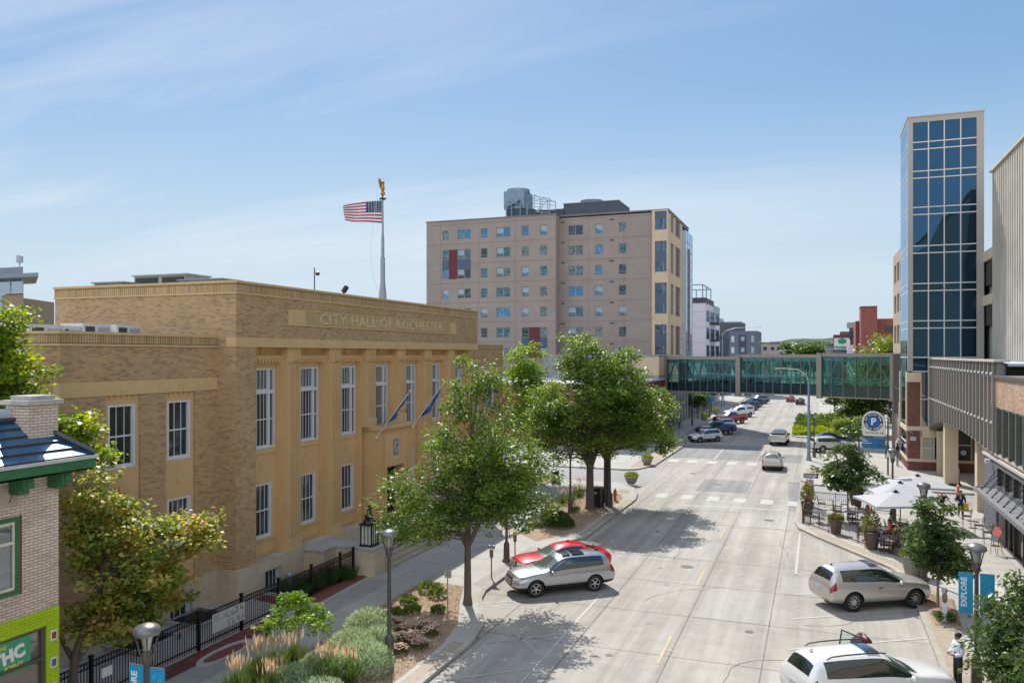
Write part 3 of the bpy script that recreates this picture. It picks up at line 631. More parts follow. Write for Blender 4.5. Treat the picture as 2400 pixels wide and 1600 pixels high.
solo('roof_hatch',MB().box(-.9,.9,-.6,.6,0,.18).box(-1,1,-.7,.7,.18,.24),M('hatch',(.30,.29,.27),.7),'flat grey roof hatch behind the vent box','hatch',(-32.0,30.2,14.24),world=False)
solo('roof_hatch',MB().box(-1.2,1.2,-.6,.6,0,.2).box(-1.3,1.3,-.7,.7,.2,.25),M('hatch',(.30,.29,.27),.7),'long flat roof hatch nearest the roof corner','hatch',(-26.8,30.6,14.24),world=False)
t=thing('camera_mast','thin dark mast with a camera on the city hall roof','camera mast',(XF-.6,YX(737,XF-.6),14.2))
part('mast',MB().tube([(0,0,0),(0,0,1.25)],.03,6),m_black,t,world=False); part('camera',MB().lathe([(.05,.85),(.11,.9),(.1,1.02),(.03,1.06)],10,(.12,.1,0)),m_black,t,world=False)
t=thing('floodlight','small dark floodlight aimed up beside the flagpole','floodlight',(XF-.6,YX(806,XF-.6),14.2))
part('bracket',MB().tube([(0,0,0),(0,0,.22)],.03,6),m_black,t,world=False); part('lamp_head',MB().bar((0,-.05,.2),(.05,.2,.5),.2,.2),m_black,t,world=False)
# flagpole with eagle
fx,fy=-27.2,None; fy=YX(897,fx); z0=14.24
fp=thing('flagpole','tall tapering grey flagpole with a gilded eagle on the city hall roof','flagpole',(fx,fy,z0))
zt=lambda v: ZX(897,v,fx)-z0
part('pole',MB().lathe([(.24,0),(.26,zt(695)),(.16,zt(660)),(.15,zt(605)),(.11,zt(602)),(.10,zt(556)),(.075,zt(553)),(.06,zt(505)),(.045,zt(468))],12),M('pole_grey',(.30,.31,.34),.45,.3),fp,30,world=False)
part('base',MB().box(-.7,.7,-.7,.7,-.05,.22),M('pole_base',(.6,.6,.58),.7),fp,world=False)
gd=M('gilt',(.50,.27,.07),.35,.7); ze=zt(466)
eg=MB().ball((0,0,ze+.35),.16,sc=(1,1,1)).ball((0,0,ze+.72),.17,sc=(.8,.8,1.7)).ball((0,.06,ze+1.1),.1,sc=(.9,1.2,1)).bar((0,.12,ze+1.1),(0,.24,ze+1.06),.04)
for sg in (-1,1): eg.add([(0,-.03,ze+.55),(sg*.12,-.2,ze+.7),(sg*.2,-.28,ze+1.25),(sg*.13,-.14,ze+1.38),(0,.0,ze+.95),(sg*.1,-.12,ze+.75)],[(0,1,2,3,4),(4,3,2,1,0)])
part('eagle',eg,gd,fp,40,world=False); part('finial',MB().bar((-.25,0,ze),(.25,0,ze),.09).bar((0,-.25,ze),(0,.25,ze),.09).tube([(0,0,ze-.2),(0,0,ze+.3)],.05,6),m_black,fp,world=False)
solo('halyard',MB().tube([(0,.0,.2),(-.35,-.75,2.2),(-.4,-.9,4.0),(-.25,-.65,6.0),(-.1,-.4,8.4)],.012,4),M('rope',(.6,.6,.6),.8),'slack white halyard hanging beside the flagpole','rope',(fx,fy,z0-.1),world=False)
# national flag, streaming to the left
fl=thing('national_flag','red white and blue striped national flag streaming from the tall pole','flag',(fx,fy,z0))
zA,zB=zt(470),zt(523); LN=2.6; nu,nv=26,13
def fpt(i,j,off=0):
    u=i/nu; v=j/nv; z=zB+.06*u+(zA-zB-.06*u)*v*(1-.12*u)-.28*v*u*u; z+=.12*u
    w=.16*math.sin(u*9+v*2)*u; return (-LN*u*.93+.1*w, -.36*LN*u*.9+w+off, z+.05*math.sin(u*7+v*3)*u)
def fmesh(sel):
    m=MB()
    for i in range(nu):
        for j in range(nv):
            if sel(i,j): m.quad(fpt(i,j),fpt(i+1,j),fpt(i+1,j+1),fpt(i,j+1))
    return m
can=lambda i,j:i<nu*.4 and j>=6
for nme,sel,col in (('canton',can,(.03,.05,.13)),('red_stripes',lambda i,j:not can(i,j) and j%2==0,(.33,.03,.05)),('white_stripes',lambda i,j:not can(i,j) and j%2==1,(.72,.70,.70))):
    part(nme,fmesh(sel),M('flag_'+nme,col,.8,var=.15,vs=1),fl,60,world=False)
stm=MB()
for r in range(5):
    for c_ in range(6):
        i=.8+c_*1.65; j=6.8+r*1.35; u=i/nu
        q=Vector(fpt(i,j,-.02))
        for s5 in range(5):
            t0=R(90+72*s5); stm.add([q,q+Vector((.07*math.cos(t0+.3),0,.07*math.sin(t0+.3)))*.5,q+Vector((.08*math.cos(t0),-.005,.08*math.sin(t0))),q+Vector((.07*math.cos(t0-.3),0,.07*math.sin(t0-.3)))*.5],[(0,1,2,3)])
part('stars',stm,M('flag_star',(.7,.7,.72),.8),fl,world=False)
# two facade flags on slanted poles
def facade_flag(y,z,lbl,drop,emb):
    t=thing('facade_flag',lbl,'flag',(XF+.6,y,z),0,'blue flags on slanted poles over the entrance')
    tip=Vector((1.55,1.1,2.6)); part('staff',MB().tube([(0,0,0),tip],[.035,.025],6).ball(tuple(tip),.07).ball((0,0,0),.1),M('staff_white',(.6,.55,.45),.5),t,world=False)
    m=MB(); n1,n2=10,6; a=tip*.95; bpt=tip*.42
    def q(i,j): u=i/n1; v=j/n2; p=a.lerp(bpt,v); s=Vector((-.5*u+.16*math.sin(v*8+u*5)*u,-.25*u+.2*math.sin(v*9)*u,-drop*u*(1-.35*v)-.02)); return p+s
    for i in range(n1):
        for j in range(n2): m.quad(q(i,j),q(i+1,j),q(i+1,j+1),q(i,j+1))
    part('cloth',m,M('flag_blue',(.03,.11,.36),.7,var=.25,vs=2),t,60,world=False)
    part('emblem',MB().add([q(3,2)+Vector((.03,-.03,0)),q(5,2)+Vector((.03,-.03,0)),q(5,4)+Vector((.03,-.03,0)),q(3,4)+Vector((.03,-.03,0))],[(0,1,2,3)]),M('flag_emblem',emb,.7),t,world=False)
facade_flag(39.6,6.35,'dark blue flag with pale emblem drooping left of the portal',1.1,(.5,.5,.45)); facade_flag(43.9,6.6,'brighter blue flag hanging beside the tree right of the portal',1.3,(.05,.2,.5))
# bronze lantern on the pedestal
lt=thing('pedestal_lantern','large dark bronze lantern with milky panes on the stair pedestal','lantern',(-20.9,35.15,1.52))
bz=M('dark_bronze',(.025,.03,.028),.45,.4)
f=MB().box(-.36,.36,-.36,.36,0,.1)
for sx in (-1,1):
    for sy in (-1,1): f.box(sx*.3-.03,sx*.3+.03,sy*.3-.03,sy*.3+.03,.1,1.05)
for q in (-.1,.1):
    for s_ in (-1,1): f.box(q-.012,q+.012,s_*.3-.015,s_*.3+.015,.1,1.05); f.box(s_*.3-.015,s_*.3+.015,q-.012,q+.012,.1,1.05)
f.box(-.38,.38,-.38,.38,1.05,1.12); part('cage',f,bz,lt,world=False)
part('milk_glass',MB().box(-.28,.28,-.28,.28,.1,1.05),M('milk_glass',(.62,.60,.52),.35),lt,world=False)
part('crown',MB().lathe([(.36,1.12),(.3,1.25),(.2,1.3),(.24,1.42),(.22,1.5),(.12,1.55),(.1,1.7),(.16,1.75),(.14,1.9),(.03,2.0)],8),bz,lt,world=False)
hr=thing('handrail','dark metal handrail on the entrance steps','handrail',(-21,40.6,.1))
h=MB()
for dy in (-.0,.28): h.tube([(.6,dy,.2),(.6,dy,1.1),(-.7,dy,1.9),(-1.3,dy,1.9),(-1.3,dy,1.15)],.025,6)
h.tube([(.6,0,1.1),(.6,.28,1.1)],.02,5).tube([(-1.3,0,1.9),(-1.3,.28,1.9)],.02,5).tube([(.6,.14,.2),(.6,.14,.6),(-.7,.14,1.4),(-1.3,.14,1.5)],.015,5)
part('rail',h,m_black,hr,40,world=False)
# ---------- corner shop with green eave ----------
m_cb=BR('cream_brick',(.74,.61,.50),(.68,.55,.44),(.30,.23,.18),w=.26,h=.082,ms=.011,var=.18)
m_lb=BR('lime_brick',(.50,.68,.02),(.46,.64,.02),(.26,.40,.02),w=.26,h=.082,ms=.009,var=.1)
m_green=M('eave_green',(.03,.14,.05),.5,var=.15); m_maroon=M('maroon_paint',(.16,.02,.02),.5)
XS=-20.0; SY=16.8
shop=thing('corner_shop','cream brick shop with lime green storefront, green eave and blue glazed roof tiles','building',(-23,12,0))
b=MB(); b.wall((XS,4,0),(0,1,0),(1,0,0),SY-4,3.97,8.3,[(15.62-3.2-4,15.62-4,4.62,6.68),(11.2-1.6-4,11.2-4,4.62,6.68)],.12)
b.wall((XS,SY,0),(-1,0,0),(0,1,0),9,-.0,8.6,[]); b.box(XS-.9,XS-.02,15.9,SY,8.3,9.62)
b.wall((XS-9,4,0),(0,1,0),(-1,0,0),SY-4,0,8.3,[])
part('brick_wall',b,m_cb,shop)
part('storefront_wall',MB().wall((XS+.012,4,0),(0,1,0),(1,0,0),SY-4+.01,.13,3.97,[(1.5,16.42-4,.5,3.5)],.2),m_lb,shop)
sf=MB()
for y in (5.55,9.2,12.9,16.36): sf.box(XS-.16,XS-.04,y-.06,y+.06,.5,3.5)
for z in (.53,2.62,3.46): sf.box(XS-.165,XS-.045,5.5,16.42,z-.05,z+.05)
w=part('storefront_window',sf,M('alu_brown',(.10,.085,.07),.4,.3),shop)
part('pane',MB().quad((XS-.12,5.5,.5),(XS-.12,16.4,.5),(XS-.12,16.4,3.5),(XS-.12,5.5,3.5)),GL('shop_pane',(.10,.085,.075),k=.1),w)
sg=part('shop_banner',MB().box(XS-.1,XS-.085,13.0,16.0,2.5,3.4),M('banner_green',(.05,.33,.17),.5,var=.06),shop)
text('THC',.46,M('letter_white',(.75,.75,.72),.5,var=.03),'lettering',sg,(XS-.07,15.35,2.98),facing((1,0,0))@Matrix.Rotation(R(9),3,'Z'),.01,bold=.025)
text('THE',.15,M('letter_lime',(.5,.55,.1),.5,var=.03),'lettering',sg,(XS-.07,15.15,3.26),facing((1,0,0)),.006,bold=.008)
text('JOINT',.2,M('letter_lime',(.5,.55,.1),.5,var=.03),'lettering',sg,(XS-.07,15.5,2.68),facing((1,0,0)),.006,bold=.01)
text('S',.75,M('letter_navy',(.08,.07,.15),.5,var=.03),'lettering',sg,(XS-.075,14.35,2.95),facing((1,0,0)),.006)
for i,(z,c1,l) in enumerate(((3.18,(.35,.03,.04),'small red square notice on the lime wall'),(2.42,(.08,.1,.25),'small blue and white diamond notice on the lime wall'),(1.72,(.3,.08,.05),'small round brown notice on the lime wall'))):
    n=part('wall_notice',MB().box(XS+.015,XS+.03,16.53,16.73,z-.14,z+.14) if i!=2 else MB().tube([(XS+.015,16.63,z),(XS+.03,16.63,z)],.14,14),M('notice%d'%i,(.7,.68,.66),.5),shop,label=l)
    part('notice_print',MB().box(XS+.03,XS+.034,16.56,16.70,z-.1,z+.09),M('noticep%d'%i,c1,.5,var=.5,vs=14),n)
def shopwin(c0,c1):
    f=MB()
    for (x0,x1,t,mm) in ((XS-.1,XS+.03,.12,0),): 
        f.box(x0,x1,c0,c0+t,4.62,6.68); f.box(x0,x1,c1-t,c1,4.62,6.68); f.box(x0,x1,c0+t,c1-t,4.62,4.74); f.box(x0,x1,c0+t,c1-t,6.56,6.68)
    o=part('upper_window',f,m_green,shop)
    part('maroon_trim',MB().box(XS,XS+.02,c1,c1+.06,4.6,6.7),m_maroon,o)
    f=MB(); n=4; W_=(c1-c0-.24)/n
    for k in range(n+1): y=c0+.12+W_*k; f.box(XS-.09,XS-.01,y-.05,y+.05,4.74,6.56)
    for z in (4.78,6.0,6.52): f.box(XS-.091,XS-.011,c0+.12,c1-.12,z-.04,z+.04)
    part('sash_frame',f,M('cream_paint',(.66,.62,.5),.5),o)
    part('pane',MB().quad((XS-.06,c0,4.62),(XS-.06,c1,4.62),(XS-.06,c1,6.68),(XS-.06,c0,6.68)),GL('shop_up_pane',(.04,.05,.055),k=.2,wave=.3),o)
shopwin(12.42,15.6); shopwin(9.6,11.18)
part('date_stone',MB().box(XS+.002,XS+.02,14.75,15.55,6.95,7.5),M('date_frame',(.42,.34,.27),.8),shop)
text('7',.5,M('date_dark',(.2,.15,.12),.8),'date_numeral',shop,(XS+.022,15.35,7.22),facing((1,0,0)),.004)
e=MB(); e.box(XS+.7,XS+.62,3.2,SY+.62,7.80,8.12); e.box(XS+.62,XS-.0,SY+.54,SY+.62,7.72,8.12); e.quad((XS,3.2,7.74),(XS+.66,3.2,7.74),(XS+.66,SY+.58,7.74),(XS,SY+.58,7.74)); e.quad((XS,3.2,8.06),(XS,SY+.55,8.06),(XS+.64,SY+.58,8.06),(XS+.64,3.2,8.06))
part('eave',e,m_green,shop); part('gutter',MB().box(XS+.705,XS+.76,3.2,SY+.68,8.06,8.15).box(XS+.7,XS-.0,SY+.625,SY+.68,8.06,8.15),M('gutter_white',(.5,.5,.5),.4),shop)
for y in (14.0,15.45,16.6):
    br=MB(); br.box(XS,XS+.55,y-.16,y+.16,7.45,7.72); br.box(XS,XS+.36,y-.16,y+.16,7.3,7.45); br.box(XS+.3,XS+.6,y-.09,y+.09,7.52,7.66); part('bracket',br,m_green,shop)
# tiled pent roof in overlapping courses
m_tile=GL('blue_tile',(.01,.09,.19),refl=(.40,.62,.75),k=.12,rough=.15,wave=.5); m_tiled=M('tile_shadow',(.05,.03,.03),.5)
rf=MB(); dk=MB(); n=5
for k in range(n):
    t0,t1=k/n,(k+1)/n; x0,x1=XS+.68-1.25*t0,XS+.68-1.25*t1; z0,z1=8.13+1.02*t0,8.13+1.02*t1; y0,y1=SY+.6-1.2*t0,SY+.6-1.2*t1
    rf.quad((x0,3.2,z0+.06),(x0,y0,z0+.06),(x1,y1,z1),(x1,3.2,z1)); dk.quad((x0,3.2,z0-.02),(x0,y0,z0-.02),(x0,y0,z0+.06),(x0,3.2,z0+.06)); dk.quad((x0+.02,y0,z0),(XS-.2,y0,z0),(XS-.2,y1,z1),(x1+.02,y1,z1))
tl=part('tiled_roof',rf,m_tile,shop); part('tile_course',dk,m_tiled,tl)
rdg=MB(); rdg.tube([(XS+.7,SY+.62,8.2),(XS-.57,SY-.6,9.24)],.075,8); rdg.tube([(XS-.57,SY-.6,9.22),(XS-.57,3.2,9.22)],.06,8); part('hip_ridge',rdg,M('ridge_tile',(.05,.05,.065),.35),tl,40)
part('parapet',MB().box(XS-.95,XS-.7,3.2,15.9,8.3,9.5),M('parapet_pale',(.50,.56,.62),.6,var=.12),shop)
cc=MB(); cc.box(XS-1.0,XS+.08,15.8,SY+.1,9.62,9.74); cc.box(XS-.85,XS-.07,16.0,SY-.05,9.74,9.86); part('chimney_cap',cc,M('cap_grey',(.42,.39,.36),.8,var=.2,vs=6),shop)
part('flat_roof',MB().box(XS-9,XS-.95,4,SY-.3,8.3,8.36),m_roof,shop)
# ---------- brown apartment tower ----------
m_bp=concrete('precast_brown',(.335,.275,.245),var=.07,sc_=.6); m_tp=concrete('precast_tan',(.64,.48,.33),var=.08,sc_=.6)
m_win=GL('apt_pane',(.02,.04,.06),refl=(.30,.46,.65),k=.12,wave=1.6); m_wf=M('apt_frame',(.30,.31,.32),.5)
WG=[GL('apt_pane_blue',(.02,.08,.14),refl=(.25,.48,.72),k=.30,wave=.8),GL('apt_pane_dark',(.015,.02,.025),refl=(.35,.42,.45),k=.10,wave=3),GL('apt_pane_mix',(.06,.07,.065),refl=(.5,.6,.6),k=.16,wave=5),GL('apt_pane_teal',(.02,.07,.08),refl=(.35,.55,.6),k=.15,wave=3)]  # pane colours differ to stand in for varied reflections
m_spa=GL('spandrel_blue',(.05,.07,.11),refl=(.4,.5,.7),k=.05,rough=.2); m_spr=M('panel_red',(.13,.012,.02),.5,var=.1)
apt=thing('apartment_tower','ten storey brown precast apartment block with dark red and blue window panels','building',(-38,128,0))
TOP=32.5; YA,YB=119.0,121.0
def zx(x): return 980+x*.2806
colA=[(203,257),(328,440),(523,580),(653,770),(865,925),(1018,1078)]; colB=[(1253,1378),(1477,1541),(1675,1740)]
XL=XY(999.6,YA); XM=XY(zx(1150),YA); XC=XY(zx(1955),YB); XE=XY(zx(2085),YB)
hA=[];hB=[];wins=[]
for ci,(a,c) in enumerate(colA):
    x0,x1=XY(zx(a),YA),XY(zx(c),YA)
    for k in range(9):
        z1=31.0-3.16*k; wins.append((x0,x1,z1-1.55,z1,YA)); hA.append((x0-XL,x1-XL,z1-1.55,z1))
for ci,(a,c) in enumerate(colB):
    x0,x1=XY(zx(a),YB),XY(zx(c),YB)
    for k in range(9):
        z1=31.0-3.16*k; wins.append((x0,x1,z1-1.55,z1,YB)); hB.append((x0-XM,x1-XM,z1-1.55,z1))
b=MB(); b.wall((XL,YA,0),(1,0,0),(0,-1,0),XM-XL,3,TOP,hA,.16); b.wall((XM,YB,0),(1,0,0),(0,-1,0),XC-XM,3,TOP,hB,.16)
b.wall((XM,YA,0),(0,1,0),(1,0,0),YB-YA,3,TOP,[]); b.wall((XL,YA,0),(0,1,0),(-1,0,0),22,3,TOP,[]); b.wall((XL,141,0),(1,0,0),(0,1,0),-21-XL,3,TOP,[])
part('precast_wall',b,m_bp,apt)
jt=MB()
for k in range(10):
    z=31.9-3.16*k; jt.box(XL,XM,YA-.012,YA,z-.02,z+.02); jt.box(XM,XC,YB-.012,YB,z-.02,z+.02)
for x in (-57.5,-50.8,-44.5): jt.box(x-.015,x+.015,YA-.011,YA,3,TOP)
for x in (-33.2,-27.7): jt.box(x-.015,x+.015,YB-.011,YB,3,TOP)
part('panel_joint',jt,M('joint_brown',(.15,.12,.11),.9),apt)
part('parapet',MB().box(XL-.1,XM+.1,YA-.1,141,TOP,TOP+.15).box(XM+.1,-21+.1,YB-.1,141.1,TOP,TOP+.15),M('parapet_metal',(.20,.18,.18),.5),apt)
for i,(x0,x1,z0,z1,Y) in enumerate(wins):
    f=MB(); yb=Y+.12; wd=x1-x0
    for (a,c,d,e) in ((x0,x0+.07,z0,z1),(x1-.07,x1,z0,z1),(x0+.07,x1-.07,z0,z0+.07),(x0+.07,x1-.07,z1-.07,z1)): f.box(a,c,yb-.05,yb,d,e)
    if wd>2: xm=(x0+x1)/2; f.box(xm-.05,xm+.05,yb-.05,yb,z0+.07,z1-.07); f.box(x0+.07,xm-.05,yb-.045,yb,z0+.42,z0+.48)
    else: f.box(x0+.07,x1-.07,yb-.045,yb,z0+.42,z0+.48)
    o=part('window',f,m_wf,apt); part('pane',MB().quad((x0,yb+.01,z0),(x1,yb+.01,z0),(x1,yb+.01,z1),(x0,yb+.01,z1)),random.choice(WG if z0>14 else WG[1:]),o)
    if random.random()<.4: part('blind',MB().quad((x0+.08,yb+.0,z1-.6-.5*random.random()),(x1-.08,yb+.0,z1-1.0),(x1-.08,yb+.0,z1-.07),(x0+.08,yb+.0,z1-.07)) if wd<2 else MB().quad((x0+.08,yb,z1-.9),((x0+x1)/2-.06,yb,z1-.9),((x0+x1)/2-.06,yb,z1-.07),(x0+.08,yb,z1-.07)),M('blind_pale',(.32,.40,.44),.5),o)
# coloured groups
def panel(xa,xb,k0,k1,Y,mat,name,z0=None,z1=None):
    x0,x1=XY(zx(xa),Y),XY(zx(xb),Y); part(name,MB().box(x0,x1,Y-.03,Y+.14,z0,z1),mat,apt)
z=lambda k:31.0-3.16*k
panel(258,327,1,2,YA,m_spr,'red_panel',z(2)-1.55,z(1)); panel(203,257,1,2,YA,m_spa,'blue_panel',z(2),z(1)-1.55); panel(328,440,1,2,YA,m_spa,'blue_panel',z(2),z(1)-1.55)
panel(926,1017,5,6,YA,m_spr,'red_panel',z(6)-1.55,z(5)); panel(865,925,5,6,YA,m_spa,'blue_panel',z(6),z(5)-1.55); panel(1018,1078,5,6,YA,m_spa,'blue_panel',z(6),z(5)-1.55)
for k in range(7):
    for a,c in ((1195,1225),(1600,1635)): x0,x1=XY(zx(a),YB),XY(zx(c),YB); part('vent_slot',MB().box(x0,x1,YB-.04,YB,z(k)+.12+.35,z(k)+.27+.35),m_black,apt)
# tan corner bay and street side
XSd=-21.0
gl=[(31.0+.7-.0,29.3,1),(26.3+1.9,23.0,0),(21.9,16.6,0),(15.5,10.2,0)]
rows=[(ZY(1550,420+345*.2806,YB),ZY(1550,420+425*.2806,YB)),(ZY(1550,420+517*.2806,YB),ZY(1550,420+775*.2806,YB)),(ZY(1550,420+865*.2806,YB),ZY(1550,420+1125*.2806,YB)),(ZY(1550,420+1213*.2806,YB),ZY(1550,420+1468*.2806,YB))]
rows=[(ZY(1550,420+268*.2806,YB),rows[0][1])]+rows[1:]
x0w,x1w=XY(zx(1980),YB),XY(zx(2078),YB)
b=MB(); b.wall((XC,YB-.25,0),(1,0,0),(0,-1,0),XSd-XC,6.5,TOP,[(x0w-XC,x1w-XC,r[1],r[0]) for r in rows],.2)
sidec=[(123.4,125.9),(127.6,132.3)]
b.wall((XSd,YB-.25,0),(0,1,0),(1,0,0),13.6,6.5,TOP,[(c0-YB+.25,c1-YB+.25,r[1],r[0]) for r in rows for c0,c1 in sidec],.2)
b.quad((XC,YB,6.5),(XC,YB-.25,6.5),(XC,YB-.25,TOP),(XC,YB,TOP))
part('tan_bay',b,m_tp,apt)
for (z1,z0) in rows:
    f=MB(); f.box(x0w,x1w,YB-.1,YB-.06,z0,z0+.1); f.box((x0w*.25+x1w*.75)-.05,(x0w*.25+x1w*.75)+.05,YB-.1,YB-.06,z0,z1)
    for (c0,c1) in sidec:
        for kk in range(1,4): y=c0+(c1-c0)*kk/4; f.box(XSd-.18,XSd-.12,y-.05,y+.05,z0,z1)
        for q in range(5): zz=z0+(z1-z0)*q/5; f.box(XSd-.18,XSd-.12,c0,c1,zz,zz+.07)
    o=part('bay_window',f,m_wf,apt)
    part('pane',MB().quad((x0w,YB-.05,z0),(x1w,YB-.05,z0),(x1w,YB-.05,z1),(x0w,YB-.05,z1)),m_win,o)
    for (c0,c1) in sidec: part('pane',MB().quad((XSd-.19,c0,z0),(XSd-.19,c1,z0),(XSd-.19,c1,z1),(XSd-.19,c0,z1)),m_win,o)
    part('red_panel',MB().box(XSd-.18,XSd-.1,sidec[1][0]+1.2,sidec[1][0]+2.5,z0,z1).box(XSd-.18,XSd-.1,sidec[0][0]+.1,sidec[0][0]+.9,z0,z1-3),m_spr,o)
    zm=(z0+z1)/2
    part('blue_panel',MB().box(x0w,x1w,YB-.11,YB-.055,zm-.8 if z1-z0>4 else z0+1.7,zm+.75 if z1-z0>4 else z1),m_spa,o)
g=MB().box(XSd-1,XSd+.6,134.3,141,10.5,TOP-1.2); part('glass_corner',g,GL('glass_corner',(.05,.14,.24),refl=(.7,.85,1),k=.35),apt)
g=MB()
for k in range(14): g.box(XSd+.6,XSd+.66,134.3,141.05,10.6+1.45*k,10.7+1.45*k)
for y in (136.2,138.6,141): g.box(XSd+.6,XSd+.67,y-.05,y+.05,10.5,TOP-1.2)
g.box(XSd-.2,XSd+.64,134.26,134.3,10.5,TOP-1.2)
part('glass_mullion',g,M('alu_light',(.5,.55,.6),.4,.4),apt); part('red_panel',MB().box(XSd+.55,XSd+.75,136.3,137.4,11.6,TOP-4),m_spr,apt)
b=MB(); b.box(XM-.01+.5,-20.65,111.5,120.4,7.0,10.9); part('podium',b,concrete('podium_grey',(.30,.30,.31)),apt)
part('podium_panel',MB().box(-24.6,-20.62,111.47,120,8.1,10.6),m_tp,apt)
part('roof',MB().box(XL,-21,YB,141,TOP-.3,TOP-.1),m_roof,apt)
# rooftop plant
m_gal=M('galvanised',(.22,.29,.37),.4,.5,var=.25,vs=2); m_dkp=M('plant_dark',(.07,.085,.11),.6)
ct=thing('cooling_tower','galvanised cooling tower with pipes and ladder frames on the brown block roof','cooling tower',(XY(1215,126),126,TOP+.1))
x0=XY(zx(752),126)-XY(1215,126); x1=XY(zx(920),126)-XY(1215,126); H=ZY(1200,455,126)-TOP
part('casing',MB().box(x0,x1,-2,2,H*.42,H),m_gal,ct,world=False); part('fan_ring',MB().lathe([(1.9,H),(1.9,H+.5),(1.7,H+.5),(1.7,H+.1)],20,(0,0,0)),m_gal,ct,30,world=False)
part('basin',MB().box(x0+.3,x1+1.4,-1.9,1.8,0,H*.4),m_dkp,ct,world=False)
pp=MB()
for x in (x0+.6,x0+1.5,x0+3,x0+4.2): pp.tube([(x,-2.3,0),(x,-2.3,H*.55)],.12,6)
pp.tube([(x0+.8,-2.35,H*.5),(x0+2.8,-2.35,H*.68)],.22,8).tube([(x0+2.6,-2.35,H*.55),(x0+.9,-2.35,H*.68)],.16,8); part('pipework',pp,m_gal,ct,30,world=False)
fr=MB()
for i in range(4):
    xx=x1+.2+i*1.35
    for y in (-1.5,1.5): fr.tube([(xx,y,0),(xx,y,H*(.95-.1*i))],.06,5)
    fr.tube([(xx,-1.5,H*(.95-.1*i)),(xx,1.5,H*(.95-.1*i))],.05,5)
for q in (.3,.5,.7,.85): 
    for y in (-1.5,1.5): fr.tube([(x1,y,H*q),(x1+4.3,y,H*q*.82)],.05,5)
fr.tube([(x1,-1.5,0),(x1+4.3,-1.5,H*.7)],.05,5); part('frame',fr,m_gal,ct,world=False)
ph=thing('roof_plant_room','dark metal plant room with a drum fan on the brown block roof','plant room',(XY(1385,128),128,TOP+.1))
xx=lambda x:XY(zx(x),128)-XY(1385,128)
part('wall',MB().box(xx(1215),xx(1675),0,8,0,ZY(1385,476,128)-TOP),m_dkp,ph,world=False); hh=ZY(1385,476,128)-TOP
part('coping',MB().box(xx(1212),xx(1678),-.1,8.1,hh,hh+.12),M('plant_cop',(.2,.22,.25),.5),ph,world=False); part('fan_drum',MB().lathe([(1.9,hh+.12),(1.9,hh+.8),(1.6,hh+.85),(1.6,hh+.5),(0.2,hh+.5)],20,(xx(1410),3,0)),M('drum_dark',(.16,.19,.23),.5,.4),ph,40,world=False)
solo('roof_plant_box',MB().box(0,4.5,0,6,0,2.4),m_dkp,'small dark plant box right of the cooling tower','plant room',(XY(1262,128),128,TOP+.1),world=False)
# ---------- low red brick row beside the bridge ----------
m_rb=BR('red_brick',(.24,.065,.045),(.19,.05,.038),(.20,.12,.10),w=.25,h=.08,ms=.008)
row=thing('brick_row','low red brick shops with arched upper windows beneath the brown block','building',(-35,104,0))
ar=[(93.5+2.1*k,95+2.1*k,3.9,6.2) for k in range(10)]
part('wall',MB().wall((-20.6,92,0),(0,1,0),(1,0,0),24,3.0,7.4,[(a-92+.3,c-92,z0,z1) for a,c,z0,z1 in ar],.15).wall((-52,92,0),(1,0,0),(0,-1,0),31.4,.1,7.4,[]).wall((-20.6,92,0),(0,1,0),(1,0,0),24,.13,3.0,[(.8+4*k,4.2+4*k,.3,2.7) for k in range(5)],.4).box(-52,-20.6,92,116,7.36,7.4),m_rb,row)
part('roof',MB().box(-52,-20.5,91.9,116,7.4,7.62),M('row_roof',(.55,.56,.57),.7),row)
for a,c,z0,z1 in ar:
    f=MB(); pts=[(-20.58,a+.3+(c-a-.3)*.5+(.68)*math.cos(t),z1-.35+.5*math.sin(t)) for t in [PI*q/6 for q in range(7)]]; f.tube(pts,.1,5); f.box(-20.76,-20.7,a+.3,a+.36,z0,z1)
    o=part('arched_window',f,m_frame,row); part('pane',MB().quad((-20.74,a+.3,z0),(-20.74,c,z0),(-20.74,c,z1),(-20.74,a+.3,z1)),m_pane,o)
for k in range(5): part('shop_window',MB().quad((-20.98,92.8+4*k,.3),(-20.98,96.2+4*k,.3),(-20.98,96.2+4*k,2.7),(-20.98,92.8+4*k,2.7)),m_pane,row)
part('awning',MB().prism([(-20.55,99),(-19.3,99),(-19.3,102.5),(-20.55,102.5)],2.7,3.0).prism([(-20.55,107),(-19.6,107),(-19.6,110),(-20.55,110)],2.8,3.1),M('awning_maroon',(.16,.03,.03),.7),row)
# continuing shops under the bridge on the left
sh=thing('shop_arcade','shaded glazed shop arcade under the left end of the bridge','building',(-28,150,0))
part('wall',MB().box(-30,-20.8,121.5,172,.1,6.4),M('arcade_wall',(.16,.13,.12),.8),sh)
cb=MB()
for k in range(16): cb.box(-20.8,-20.6,122+3.1*k,122.5+3.1*k,.13,4.2)
part('column',cb,M('arcade_col',(.32,.32,.30),.7),sh); part('pane',MB().quad((-20.78,122,.3),(-20.78,171,.3),(-20.78,171,4.2),(-20.78,122,4.2)),m_pane,sh)
